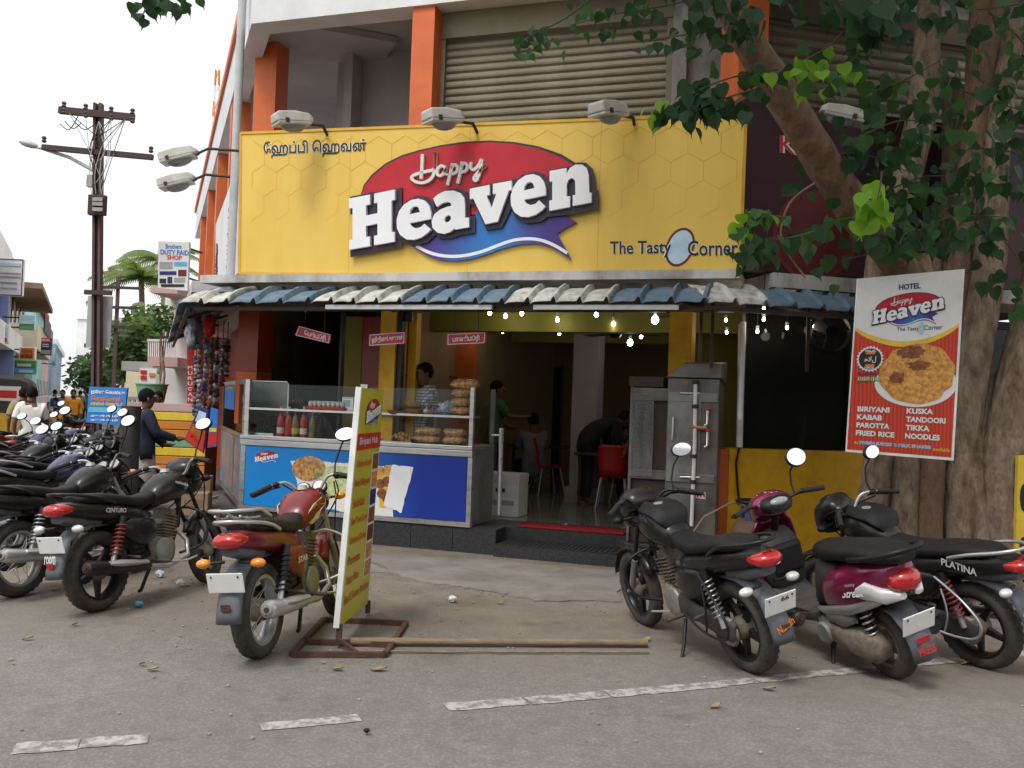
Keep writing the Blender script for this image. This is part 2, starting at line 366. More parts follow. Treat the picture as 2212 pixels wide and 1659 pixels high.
leafmat('palm', (.16, .22, .07), (.08, .13, .04), .3)
leafmat('tree_far', (.08, .13, .05), (.035, .07, .03), .25)
mat('dry_leaf', (.35, .27, .12), .8, c2=(.22, .15, .07), scale=9)
mat('green_leaf_fallen', (.3, .32, .08), .7, c2=(.2, .24, .06), scale=9)
# ground
def ground_mat():
    mat('asphalt', (.19, .178, .165), .93, bump=.55, bscale=75, bdist=.012); t, p, L = nodes('asphalt')
    tc = t.nodes.new('ShaderNodeTexCoord')
    def nz(s, d=6, r=.6):
        n = t.nodes.new('ShaderNodeTexNoise'); n.inputs['Scale'].default_value = s; n.inputs['Detail'].default_value = d; n.inputs['Roughness'].default_value = r; L(tc.outputs['Object'], n.inputs[0]); return n
    def ramp(f, a, b, ca, cb):
        c = t.nodes.new('ShaderNodeValToRGB'); c.color_ramp.elements[0].position = a; c.color_ramp.elements[1].position = b; c.color_ramp.elements[0].color = (*ca, 1); c.color_ramp.elements[1].color = (*cb, 1); L(f, c.inputs[0]); return c
    def mix(f, a, b, mode='MIX', v=None):
        m = t.nodes.new('ShaderNodeMixRGB'); m.blend_type = mode
        if f is None: m.inputs[0].default_value = v
        else: L(f, m.inputs[0])
        L(a, m.inputs[1]); L(b, m.inputs[2]); return m
    vo = t.nodes.new('ShaderNodeTexVoronoi'); vo.inputs['Scale'].default_value = 48; L(tc.outputs['Object'], vo.inputs[0])
    big = ramp(nz(.45).outputs[0], .3, .7, (.2, .187, .171), (.265, .248, .227))
    med = ramp(nz(7, 10, .78).outputs[0], .3, .72, (.74, .74, .74), (1.16, 1.15, 1.13))
    fine = ramp(vo.outputs['Distance'], .0, .55, (1.22, 1.2, 1.17), (.72, .72, .72))
    asp = mix(None, mix(None, big.outputs[0], med.outputs[0], 'MULTIPLY', 1).outputs[0], fine.outputs[0], 'MULTIPLY', .75)
    dirt = mix(None, ramp(nz(2.5, 8, .7).outputs[0], .3, .7, (.15, .122, .095), (.25, .212, .172)).outputs[0], ramp(nz(60, 4).outputs[0], .3, .7, (.75, .75, .75), (1.2, 1.2, 1.2)).outputs[0], 'MULTIPLY', .7)
    # loose dirt gathers between the carriageway and the shops (beyond about 6.3 m), in an uneven band
    sep = t.nodes.new('ShaderNodeSeparateXYZ'); L(tc.outputs['Object'], sep.inputs[0])
    a1 = t.nodes.new('ShaderNodeMath'); a1.operation = 'MULTIPLY_ADD'; a1.inputs[1].default_value = .18; L(sep.outputs[0], a1.inputs[0]); L(sep.outputs[1], a1.inputs[2])
    a2 = t.nodes.new('ShaderNodeMath'); a2.operation = 'MULTIPLY_ADD'; a2.inputs[1].default_value = 2.6; L(nz(1.3, 6, .65).outputs[0], a2.inputs[0]); L(a1.outputs[0], a2.inputs[2])
    mr = t.nodes.new('ShaderNodeMapRange'); mr.inputs[1].default_value = 6.9; mr.inputs[2].default_value = 8.7; L(a2.outputs[0], mr.inputs[0])
    spots = ramp(nz(1.1, 5, .62).outputs[0], .6, .74, (1, 1, 1), (.6, .58, .56))
    al = mix(mr.outputs[0], asp.outputs[0], dirt.outputs[0])
    L(mix(None, al.outputs[0], spots.outputs[0], 'MULTIPLY', .8).outputs[0], p.inputs['Base Color'])
ground_mat()
mat('slab_concrete', (.27, .25, .225), .9, c2=(.15, .135, .12), scale=2.2, lo=.3, hi=.68, detail=9, bump=.5, bscale=40)
def worn(n, c, under, s, lo, hi):
    mat(n, c, .85, c2=under, scale=s, lo=lo, hi=hi, detail=10, bump=.3, bscale=75)
worn('road_paint', (.42, .405, .38), (.2, .19, .175), 13, .43, .56)
# far town, colours lightened in place of haze
for n, c in (('town_white', (.82, .82, .8)), ('town_cream', (.76, .68, .48)), ('town_yellow', (.8, .72, .42)), ('town_pink', (.62, .42, .4)), ('town_teal', (.35, .66, .62)), ('town_blue', (.2, .25, .45)), ('town_lightblue', (.3, .45, .6)), ('town_grey', (.4, .4, .4)), ('town_green', (.2, .42, .25)), ('town_red', (.5, .08, .06)), ('town_orange', (.66, .25, .05)), ('town_brown', (.25, .16, .1))):
    mat(n, c, .85, var=.12, scale=.8, bump=.1)
mat('window_dark', (.03, .035, .045), .15, var=.2)
# ---------------------------------------------------------------- axes of the place
PHI = R_(18.1)
FU = V((math.cos(PHI), -math.sin(PHI), 0)); UP = V((0, 0, 1)); FN = FU.cross(UP)
G0 = gp(1000, 1193)
def fb(s, n, z): return G0 + FU * s + FN * n + UP * z
def fpl(n): return Plane(G0 + FN * n, FU, UP)
def fs(x, n=0, y=880): return fpl(n).uv(x, y)[0]
def fz(x, y, n=0): return fpl(n).uv(x, y)[1]
RU = V((.972, .235, 0)).normalized(); RN = RU.cross(UP)
SC = 2.86                                           # corner between front and right-hand wall
C0 = fb(SC, 0, 0)
def rb(s, n, z): return C0 + RU * s + RN * n + UP * z
def rpl(n): return Plane(C0 + RN * n, RU, UP)
def rs(x, n=0, y=880): return rpl(n).uv(x, y)[0]
SD = V((-.36, .933, 0)).normalized(); SN = (-SD).cross(UP)
L0 = fb(-3.0, 0, 0)
def lb(t, n, z): return L0 + SD * t + SN * n + UP * z       # along the left street wall; n towards the street
def bx8(fn, a0, a1, b0, b1, z0, z1): return [fn(a0, b0, z0), fn(a1, b0, z0), fn(a1, b1, z0), fn(a0, b1, z0), fn(a0, b0, z1), fn(a1, b0, z1), fn(a1, b1, z1), fn(a0, b1, z1)]
def fbox(mb, s0, s1, n0, n1, z0, z1): return mb.hexa(bx8(fb, s0, s1, n0, n1, z0, z1))
def rbox(mb, s0, s1, n0, n1, z0, z1): return mb.hexa(bx8(rb, s0, s1, n0, n1, z0, z1))
def lbox(mb, s0, s1, n0, n1, z0, z1): return mb.hexa(bx8(lb, s0, s1, n0, n1, z0, z1))

# ---------------------------------------------------------------- ground
mb = MB(); N_ = 60; ext = 300
mb.add([(-ext, -ext, 0), (ext, -ext, 0), (ext, ext, 0), (-ext, ext, 0)], [(0, 1, 2, 3)])
g = struct(mb.build('road', 'asphalt'))
g['label'] = 'grey worn asphalt road running up to the shops'
# broken concrete apron in front of the steps
def patch(name, pts, mt, z, jag=.03, sub=6):
    vs = []; k = len(pts)
    for i in range(k):
        a, b = V(pts[i]), V(pts[(i + 1) % k])
        for j in range(sub):
            p = a + (b - a) * j / sub; vs.append((p.x + random.uniform(-jag, jag), p.y + random.uniform(-jag, jag)))
    mb = MB(); mb.prism(vs, 0, z, lambda x, y, d: V((x, y, d))); return mb.build(name, mt)
def g2(x, y): p = gp(x, y); return (p.x, p.y)
ap = struct(patch('pavement_slab', [g2(775, 1196), g2(1085, 1215), g2(1345, 1235), g2(1335, 1300), g2(1150, 1300), g2(1040, 1275), g2(930, 1262), g2(845, 1240)], 'slab_concrete', .012, .05, 8))
ap2 = struct(patch('pavement_slab', [g2(440, 1172), g2(770, 1196), g2(840, 1238), g2(700, 1236), g2(450, 1205)], 'slab_concrete', .008, .05, 8))
# painted edge line: worn dashes
def dash(a, b, wd, gaps=()):
    a, b = V(g2(*a)), V(g2(*b)); d = (b - a); L = d.length; d /= L; nrm = V((-d.y, d.x)); mb = MB(); x = 0
    while x < L:
        l = min(random.uniform(.16, .5), L - x)
        w0, w1 = wd * random.uniform(.78, 1.0), wd * random.uniform(.78, 1.0); o = random.uniform(-.008, .008)
        n = 6; top = [a + d * (x + l * i / n) + nrm * (w0 / 2 + o + random.uniform(-.01, .006)) for i in range(n + 1)]
        bot = [a + d * (x + l * i / n) - nrm * (w1 / 2 - o + random.uniform(-.01, .006)) for i in range(n + 1)]
        vs = [(p.x, p.y, .004) for p in top + bot]
        mb.add(vs, [(i, i + 1, n + 2 + i, n + 1 + i) for i in range(n)]); x += l + (random.uniform(.004, .02) if random.random() < .45 else 0)
    return struct(mb.build('road_marking', 'road_paint'))
dash((30, 1618), (320, 1598), .15); dash((563, 1571), (776, 1551), .13); dash((965, 1530), (1560, 1478), .15)
dash((1560, 1478), (1900, 1444), .13); dash((1955, 1437), (2330, 1402), .13)
# dark tiled platform beside the shop
pf = [gp(455, 1160), gp(372, 1040), gp(385, 985), gp(430, 960), fb(-2.2, -1, 0), fb(-2.3, .05, 0), gp(505, 1172)]
zpl = .12
mb = MB(); mb.prism([(p.x, p.y) for p in pf], 0, zpl, lambda x, y, d: V((x, y, d)))
plat = struct(mb.build('pavement_platform', 'granite_dusty'))
# paving slabs on the platform, each a little uneven
inside = []
from mathutils.geometry import intersect_point_tri_2d
tri_ = tessellate_polygon([[V((p.x, p.y, 0)) for p in pf]])
def inpf(q): return any(intersect_point_tri_2d(q, *[V((pf[i].x, pf[i].y)) for i in t]) for t in tri_)
o0 = fb(-2.3, .05, 0)
for i in range(-9, 5):
    for j in range(-1, 14):
        c = o0 + SD * (j * .6 + .3) + SN * (-i * .6 - .3) * -1
        ok = all(inpf(V(((c + SD * a + SN * b).x, (c + SD * a + SN * b).y))) for a in (-.3, .3) for b in (-.3, .3))
        if ok:
            q = [c + SD * a + SN * b for a, b in ((-.292, -.292), (.292, -.292), (.292, .292), (-.292, .292))]; h = random.uniform(.012, .016)
            t = MB().hexa([V((p.x, p.y, zpl + .002)) for p in q] + [V((p.x, p.y, zpl + h)) for p in q]).build('paving_tile', 'granite_dusty', plat)

# ---------------------------------------------------------------- the restaurant building
B = thing('restaurant_building', 'corner restaurant building with orange columns, grey shutters and open ground floor', 'building', fb(0, -3, 0))
def part(name, mt, boxes, parent=None, bevel=0, fn=fb):
    for b in boxes: o = MB().hexa(bx8(fn, *b)).build(name, mt, parent or B, bevel=bevel)
    return o
xs = lambda x, n=0: fs(x, n)
sA = xs(1082, 0); sB = xs(1345, .1)
FLZ = .28
# plinth with granite cladding slabs on the face
part('plinth', 'granite', [(-3.2, sA, -.9, 0, 0, FLZ), (sA, SC, -.95, -.32, 0, FLZ), (sB, SC + .05, -.32, 0, 0, FLZ)])
k = 7; st = (sA + 3.2) / k
for i in range(k): part('cladding_slab', 'granite', [(-3.2 + i * st + .004, -3.2 + (i + 1) * st - .004, .002, .014, .004, FLZ - .01)])
lst = part('step', 'granite', [(sA + .004, sB - .004, -.318, .1, 0, .13)])
mat_ = part('step_mat', 'rubber_mat', [(sA + .06, sB - .02, -.29, .08, .132, .14)])
for i in range(22):
    a = sA + .07 + i * (sB - sA - .12) / 22; part('mat_rib', 'rubber_mat', [(a, a + .03, -.28, .075, .14, .147)], mat_)
def poly_part(name, mt, pts, z0, z1): return MB().prism([(p_.x, p_.y) for p_ in pts], z0, z1, lambda x, y, d: V((x, y, d))).build(name, mt, B)
ROOM = [fb(-3.0, -.95, 0), fb(SC - .3, -.95, 0), rb(.1, -.3, 0), rb(5.0, -.3, 0), rb(5.0, -7.5, 0), fb(SC, -8.2, 0), fb(-3.0, -8.2, 0)]
poly_part('floor', 'floor_tile', ROOM, .08, FLZ)
# ground floor shell
part('back_wall', 'cream_wall', [(-1.2, SC + 2.5, -8.1, -7.9, FLZ, 3.05)])
part('side_partition', 'cream_wall', [(-1.3, -1.2, -7.9, -1.3, FLZ, 3.05)])
part('left_room_wall', 'brown_trim', [(-4.2, -1.3, -3.4, -3.2, FLZ, 3.05), (xs(551, -.6) - .14, xs(551, -.6) - .02, -3.198, -.952, FLZ, 3.05)])
poly_part('ceiling', 'ceiling_dark', [fb(-3.1, .02, 0), fb(SC - .02, .02, 0), rb(.02, -.02, 0), rb(5.0, -.02, 0)] + ROOM[4:], 3.06, 3.16)
part('lintel', 'brown_trim', [(-3.0, SC, -.22, -.06, 2.72, 3.055)])
part('ceiling_beam', 'lime_paint', [(xs(880, -1.6), SC + .6, -1.85, -1.6, 2.62, 3.055), (xs(1100, -4.8), SC + 2.5, -5.0, -4.8, 2.72, 3.055)])
part('orange_partition', 'orange_paint', [(xs(872, -2.6), xs(1020, -2.6), -2.75, -2.6, FLZ, 3.0)])
for z in (2.02, 1.62): part('wall_shelf', 'brown_trim', [(xs(885, -2.6), xs(985, -2.6), -2.598, -2.36, z, z + .03)])
dr = part('door', 'window_dark', [(xs(1140, -7.9), xs(1212, -7.9), -7.898, -7.84, FLZ, 2.45)])
part('door_frame', 'brown_trim', [(xs(1136, -7.9), xs(1140, -7.9) - .01, -7.898, -7.82, FLZ, 2.5), (xs(1212, -7.9) + .01, xs(1216, -7.9), -7.898, -7.82, FLZ, 2.5)], dr)
zc = gp(1255, 1085, FLZ); nc = (zc - G0).dot(FN); s_c = (zc - G0).dot(FU)
part('pillar', 'grey_wall', [(s_c - .19, s_c + .19, nc - .4, nc, FLZ, 3.05)])
part('pillar_base', 'grey_wall', [(s_c - .24, s_c + .24, nc - .44, nc + .05, FLZ, FLZ + .22)])
# front columns and wall panels at street level
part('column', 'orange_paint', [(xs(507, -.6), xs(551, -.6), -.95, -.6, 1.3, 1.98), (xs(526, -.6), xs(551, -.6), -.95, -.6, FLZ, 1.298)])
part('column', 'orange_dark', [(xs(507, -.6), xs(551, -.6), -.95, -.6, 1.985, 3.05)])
cg = part('column', 'yellow_paint', [(xs(817, -.1), xs(850, -.1), -.4, -.08, FLZ, 3.05)])
part('column', 'yellow_paint', [(xs(1441, -.1), xs(1490, -.1), -.4, -.08, FLZ, 3.05)])
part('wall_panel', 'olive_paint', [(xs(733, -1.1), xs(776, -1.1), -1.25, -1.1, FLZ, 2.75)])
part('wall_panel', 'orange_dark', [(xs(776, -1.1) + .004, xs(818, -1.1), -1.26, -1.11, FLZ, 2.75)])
part('window_frame', 'black_metal', [(xs(850, -.12), xs(863, -.12), -.2, -.12, FLZ, 2.72), (xs(863, -.12), xs(880, -.12), -.19, -.15, 2.6, 2.72), (xs(728, -.12), xs(733, -.12), -.2, -.12, FLZ, 2.72)])
part('reflection_strip', 'yellow_paint', [(xs(877, -.3), xs(894, -.3), -.42, -.3, FLZ, 2.72)])  # solid yellow strip imitating a reflection beside the dark frame
# right-hand ground floor: low yellow wall, dark glazing
r1 = rs(1900, 0)
part('low_wall', 'yellow_paint', [(0.02, r1 + 10, -.22, 0, 0, 1.3)], fn=rb)
part('end_wall', 'grey_wall', [(r1 + 10, r1 + 10.3, -6, 0, 0, 6.5)], fn=rb)
part('low_wall_end', 'orange_paint', [(-.13, .016, -.3, -.01, 0, 1.29)], fn=rb)
part('window_pane', 'glass_dark', [(rs(1607, -.1), r1 + 10, -.13, -.12, 1.3, 2.72)], fn=rb)
part('window_frame', 'black_metal', [(rs(1603, -.1), rs(1607, -.1), -.15, -.08, 1.3, 2.72), (rs(1830, -.1), rs(1836, -.1), -.15, -.08, 1.3, 2.72), (rs(1603, -.1), r1 + 10, -.15, -.08, 2.72, 2.8)], fn=rb)
part('inner_wall', 'town_grey', [(rs(1605, -1), r1 + 9.5, -2.4, -2.2, FLZ, 3.05)], fn=rb)
part('inner_wall', 'lime_paint', [(rs(1500, -2), rs(1604, -2), -2.3, -2.15, FLZ, 3.05)], fn=rb)
mbp = MB(); mbp.tube([rpl(.05).px(1602, 700), rpl(.05).px(1597, 966)], .035, 12); mbp.build('drain_pipe', 'pvc', B, smooth=40)
mbp = MB(); a = rpl(.04).px(1597, 966); mbp.tube([a, rpl(.03).px(1590, 1000), rpl(.03).px(1594, 1060), rpl(.06).px(1598, 1092)], .012, 6); mbp.build('cable', 'black_plastic', B, smooth=60)
# sunshade slab over the ground floor, all round
part('sunshade_slab', 'grime_wall', [(-3.1, SC + .12, -.06, .72, 2.95, 3.04)])
part('sunshade_slab', 'grime_wall', [(.12, 15, -.06, .62, 2.9, 3.04)], fn=rb)
part('sunshade_slab', 'grime_wall', [(.1, 9, -.1, .6, 2.9, 3.04)], fn=lb)
# first floor
Z1 = 3.04
ZT = fz(860, 18, 0)       # underside of the roof beam
part('floor_slab', 'concrete', [(-2.9, SC, -6, -.06, 3.165, 3.3)])
part('column', 'orange_paint', [(xs(857), xs(905), -.42, -.02, 3.04, ZT)])
part('column', 'orange_paint', [(xs(519, -1.0), xs(566, -1.0), -1.3, -1.0, 3.04, ZT + .2)])
part('balcony_wall', 'grey_wall', [(-2.9, xs(905, -.42), -2.0, -1.9, 3.3, ZT + .5), (xs(905) - .06, xs(905) - .02, -1.9, -.43, 3.3, ZT + .4), (-2.62, -2.5, -1.89, -1.6, 3.3, ZT + .4)])
part('balcony_ceiling', 'grey_wall', [(-2.75, xs(905), -1.9, -.32, ZT + .3, ZT + .42)])
part('roof_beam', 'white_wall', [(fs(545, 0, 60), SC + .3, -.32, .018, ZT, ZT + .75)])
part('roof_slab', 'white_wall', [(fs(545, 0, 60) + .05, SC + .6, -4, .0, ZT + .752, ZT + .85)])
# roller shutter between columns
s0, s1, nS = xs(930, -.3), xs(1424, -.3), -.3
zt = (fz(930, 92, nS) + fz(1424, 52, nS)) / 2
sh = part('shutter_guide', 'shutter', [(s0 - .02, s0 + .035, nS - .04, nS + .05, 3.3, zt + .02), (s1 - .035, s1 + .03, nS - .04, nS + .05, 3.3, zt + .02)])
part('shutter_box', 'shutter', [(s0 - .02, s1 + .03, nS - .2, nS + .06, zt + .025, ZT - .004)])
nsl = 24; hh = (zt - 3.75) / nsl
prof = [(0, 0), (.012, .12), (.016, .35), (.012, .62), (.0, .78), (-.008, .9), (0, 1)]
mb = MB(); vs = []
for s in (s0 + .036, s1 - .036):
    for n, z in prof: vs.append(fb(s, nS - .02 + n, 3.75 + z * hh))
k = len(prof); mb.add(vs, [(i, k + i, k + i + 1, i + 1) for i in range(k - 1)])
slat = mb.build('slat', 'shutter', sh)
for i in range(1, nsl):
    c = slat.copy(); COL.objects.link(c); c.parent = sh; c.location = (0, 0, i * hh)
part('shutter_bottom', 'shutter', [(s0 + .036, s1 - .036, nS - .03, nS, 3.3, 3.75)])
part('corner_wall', 'concrete', [(s1 + .031, SC - .02, -.5, -.24, 3.05, ZT + .3), (xs(1442), xs(1455), -.24, -.15, 3.05, ZT)])
part('column', 'orange_paint', [(-.16, .16, -.1, .3, 4.75, ZT + 1.5)], fn=rb)
part('upper_wall', 'concrete', [(.17, 15, -.4, -.3, ZT - .25, ZT + 1.5)], fn=rb)
part('wall_band', 'brown_trim', [(.17, 15, -.295, -.2, ZT - .35, ZT - .05), (.17, 15, -.295, -.1, ZT + .45, ZT + .75)], fn=rb)
# second shutter on the right-hand wall
sh2 = part('shutter_guide', 'shutter_dark', [(.2, .26, -.3, -.2, 3.3, ZT - .355), (5.2, 5.26, -.3, -.2, 3.3, ZT - .355)], fn=rb)
mb = MB(); vs = []; hh2 = (ZT - .36 - 3.35) / 22
for s in (.262, 5.19):
    for n, z in prof: vs.append(rb(s, -.27 + n, 3.35 + z * hh2))
mb.add(vs, [(i, k + i, k + i + 1, i + 1) for i in range(k - 1)])
sl2 = mb.build('slat', 'shutter', sh2)
for i in range(1, 22):
    c = sl2.copy(); COL.objects.link(c); c.parent = sh2; c.location = (0, 0, i * hh2)
# left-hand street side of the first floor: white beam with an orange edge, orange columns receding
sCn = fs(545, 0, 60); L1 = fb(sCn, .02, 0)
def ub(t, n, z): return L1 + SD * t + SN * n + UP * z
part('side_beam', 'white_wall', [(.005, 17, -.25, .0, ZT + .004, ZT + .747)], fn=ub)
part('beam_edge', 'orange_paint', [(-.05, 17, -.3, .05, ZT + .752, ZT + .9)], fn=ub)
for t in (3.2, 6.6, 10, 13.4): part('column', 'orange_paint', [(t, t + .4, -.3, -.02, 3.05, ZT - .004)], fn=ub)
part('side_wall', 'grey_wall', [(2.2, 17, -2.1, -2.0, 3.05, ZT + .5)], fn=ub)
part('side_slab', 'white_wall', [(.2, 17, -1.9, -.12, 3.05, 3.3)], fn=ub)
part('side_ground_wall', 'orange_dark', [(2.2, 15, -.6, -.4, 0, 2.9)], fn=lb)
part('side_pier', 'orange_paint', [(9.0, 9.5, -.4, .1, 0, 2.9), (12.2, 12.7, -.4, .1, 0, 2.9)], fn=lb)
mb = MB(); p0 = ub(.3, .1, 3.1); mb.tube([p0, p0 + UP * (ZT - 2.4)], .055, 10); mb.build('drain_pipe', 'grey_pvc', B, smooth=50)
part('balcony_soffit', 'grey_wall', [(.3, 17, -1.9, -.26, ZT + .2, ZT + .29)], fn=ub)
# ---------------------------------------------------------------- the logo, drawn once on its own grid and printed or mounted at several places
LH = [[(68, 545), (240, 512), (240, 592), (207, 600), (207, 685), (303, 665), (303, 578), (275, 583), (275, 505), (445, 470), (445, 556), (418, 562), (418, 823), (443, 818), (443, 898), (275, 928), (275, 852), (303, 845), (303, 750), (207, 770), (207, 862), (240, 855), (240, 935), (68, 965), (72, 885), (98, 880), (98, 620), (68, 628)]]
LE = [[(742, 712), (743, 660), (727, 603), (692, 562), (640, 546), (580, 556), (520, 595), (480, 650), (460, 720), (463, 790), (490, 845), (540, 880), (600, 884), (660, 866), (710, 832), (741, 800), (688, 752), (660, 780), (620, 790), (585, 775), (568, 747)], [(565, 675), (575, 635), (595, 613), (618, 607), (640, 620), (652, 656)]]
LA = [[(760, 545), (800, 510), (860, 482), (930, 480), (985, 500), (1015, 540), (1022, 600), (1022, 705), (1055, 700), (1055, 780), (945, 800), (935, 790), (900, 820), (850, 835), (795, 825), (755, 785), (748, 730), (770, 675), (820, 635), (870, 615), (910, 605), (905, 580), (880, 572), (840, 580), (790, 612)], [(850, 720), (862, 692), (888, 680), (908, 695), (906, 718), (888, 737), (865, 742)]]
LV = [[(1062, 465), (1225, 432), (1225, 515), (1200, 522), (1240, 625), (1280, 505), (1252, 510), (1252, 425), (1405, 398), (1405, 475), (1382, 480), (1290, 735), (1190, 755), (1090, 545), (1062, 550)]]
LE2 = [[(1398 + (x - 460) * 1.02, 345 + (y - 546) * 1.045) for x, y in l] for l in LE]
LN = [[(1718, 320), (1855, 295), (1855, 345), (1885, 295), (1930, 268), (1985, 268), (2022, 295), (2038, 350), (2045, 500), (2062, 497), (2062, 578), (1908, 606), (1908, 520), (1930, 515), (1928, 405), (1915, 385), (1895, 378), (1872, 392), (1858, 430), (1858, 530), (1885, 527), (1885, 615), (1715, 647), (1715, 565), (1740, 558), (1740, 402), (1718, 408)]]
DARK = [[(60, 522), (262, 480), (275, 490), (488, 445), (490, 935), (62, 1020), (62, 880), (85, 870), (85, 660), (62, 668)],
        [(445, 720), (470, 620), (530, 550), (620, 512), (700, 525), (752, 580), (775, 660), (775, 830), (700, 900), (600, 925), (500, 905), (455, 840)],
        [(740, 530), (830, 470), (940, 450), (1020, 480), (1050, 560), (1050, 680), (1095, 690), (1095, 820), (960, 845), (900, 868), (800, 868), (735, 800), (725, 690), (790, 600), (745, 590)],
        [(1045, 448), (1240, 410), (1440, 372), (1440, 520), (1315, 780), (1190, 800), (1100, 600), (1045, 580)],
        [(1385, 520), (1410, 420), (1480, 340), (1580, 315), (1660, 335), (1705, 400), (1730, 480), (1730, 660), (1640, 730), (1520, 745), (1430, 700), (1390, 610)],
        [(1702, 305), (1880, 270), (1940, 240), (2010, 242), (2062, 290), (2080, 350), (2085, 465), (2112, 470), (2112, 625), (1930, 665), (1700, 690), (1700, 545)]]
REDO = [(148, 505), (175, 430), (240, 345), (350, 255), (480, 190), (620, 148), (800, 105), (1000, 78), (1200, 68), (1400, 80), (1600, 118), (1780, 185), (1900, 255), (1880, 330), (1400, 540), (1120, 660), (760, 700), (450, 640), (150, 560)]
REDD = [(132, 520), (160, 420), (228, 332), (340, 240), (475, 172), (618, 130), (800, 88), (1000, 60), (1200, 50), (1400, 62), (1610, 98), (1800, 165), (1930, 245), (1900, 360), (1400, 560), (1120, 680), (760, 720), (450, 660), (132, 580)]
RIB = [(555, 920), (620, 965), (700, 1010), (800, 1043), (930, 1050), (1050, 1032), (1180, 995), (1300, 950), (1450, 912), (1600, 905), (1720, 938), (1800, 985), (1880, 1040), (1830, 940), (1762, 825), (1840, 775), (1925, 730), (1820, 665), (1690, 600), (1400, 580), (1090, 640), (1095, 780), (760, 850), (640, 900)]
STR_ = [(600, 925), (680, 968), (780, 1000), (900, 1012), (1020, 1002), (1150, 970), (1280, 920), (1400, 880), (1520, 866), (1640, 880), (1750, 925), (1850, 985)]
HAPPY = [[(660, 172), (655, 280), (648, 375)], [(766, 152), (762, 260), (752, 340), (715, 388), (660, 408), (605, 400), (570, 370), (590, 345), (660, 322), (760, 300)],
         [(850, 282), (815, 268), (785, 295), (782, 335), (805, 350), (838, 325), (852, 280), (846, 325), (870, 342)], [(908, 248), (890, 330), (866, 428)], [(893, 292), (925, 258), (950, 280), (938, 322), (895, 336)],
         [(988, 232), (972, 320), (950, 414)], [(975, 278), (1005, 245), (1030, 268), (1018, 308), (978, 322)], [(1062, 238), (1056, 280), (1080, 300), (1118, 270), (1148, 212)], [(1150, 212), (1132, 320), (1105, 388), (1084, 372), (1118, 322), (1182, 258)]]
def bez(pts, n=4):
    out = []
    for i in range(len(pts) - 1):
        p0, p1, p2, p3 = pts[max(i - 1, 0)], pts[i], pts[i + 1], pts[min(i + 2, len(pts) - 1)]
        for j in range(n):
            t = j / n
            out.append(tuple(.5 * (2 * p1[k] + (p2[k] - p0[k]) * t + (2 * p0[k] - 5 * p1[k] + 4 * p2[k] - p3[k]) * t * t + (3 * p1[k] - p0[k] - 3 * p2[k] + p3[k]) * t ** 3) for k in (0, 1)))
    return out + [pts[-1]]
def strip(pts, w):      # even-width band along a line, as an outline
    a, b = [], []
    for i, p in enumerate(pts):
        q = V(pts[min(i + 1, len(pts) - 1)]) - V(pts[max(i - 1, 0)]); nrm = V((-q.y, q.x)).normalized() * w / 2
        a.append((p[0] + nrm.x, p[1] + nrm.y)); b.append((p[0] - nrm.x, p[1] - nrm.y))
    return a + b[::-1]
mat('logo_ribbon', (.03, .03, .3), .35)
t, p, L = nodes('logo_ribbon'); tc = t.nodes.new('ShaderNodeTexCoord'); sp = t.nodes.new('ShaderNodeSeparateXYZ'); cr = t.nodes.new('ShaderNodeValToRGB')
L(tc.outputs['Generated'], sp.inputs[0]); L(sp.outputs[0], cr.inputs[0]); L(cr.outputs[0], p.inputs['Base Color']); e = cr.color_ramp.elements
e[0].position = .12; e[0].color = (.07, .03, .23, 1); e[1].position = .82; e[1].color = (.06, .03, .22, 1); q = e.new(.5); q.color = (.02, .2, .56, 1)
def logo(fn, parent, k=1.0, relief=1.0, dark=True, letters=True):
    """fn(x, y, d) maps the logo grid to the face; k the depth of one millimetre step"""
    def pr(name, poly, d0, d1, mt, holes=(), par=None): return MB().prism(poly, d0 * relief, d1 * relief, fn, holes).build(name, mt, par or parent)
    if dark: pr('oval_border', REDD, .0, .018, 'logo_dark')
    o = pr('oval', REDO, .0, .026, 'logo_red')
    pr('ribbon', RIB, .0, .03, 'logo_ribbon'); pr('ribbon_stripe', strip(bez(STR_), 26), .03, .033, 'logo_white')
    if dark:
        for i, dpoly in enumerate(DARK): pr('letter_backing', dpoly, .034, .052 + i * .0012, 'logo_dark')
    for l in (LH, LE, LA, LV, LE2, LN): pr('letter', l[0], .06, .1, 'logo_white', l[1:])
    for st_ in HAPPY:
        MB().prism(strip(bez(st_), 24), .028 * relief, .062 * relief, fn).build('script_stroke', 'logo_cream', parent)
# ---------------------------------------------------------------- big yellow shop sign
NS = .66
SP = fpl(NS)
TL, TR, BR, BL = (520, 288), (1611, 246), (1597, 601), (517, 590)
sg = thing('shop_sign', 'huge yellow shop signboard with hexagon pattern and raised white lettering above the awning', 'shop sign', SP.px(1050, 595))
cs = [SP.px(*q) for q in (TL, TR, BR, BL)]
mb = MB(); mb.hexa([c - FN * .16 for c in cs] + cs); mb.build('panel', 'sign_yellow', sg)
for a, b in ((0, 1), (1, 2), (2, 3), (3, 0)):
    MB().bar(cs[a] - FN * .005, cs[b] - FN * .005, .03, .03).build('edge_trim', 'sign_edge', sg)
def sgfn(zx, zy, d): return SP.px((1100 + zx / 2.602) * .67770, (430 + zy / 2.602) * .67770, d + .002)
logo(sgfn, sg)
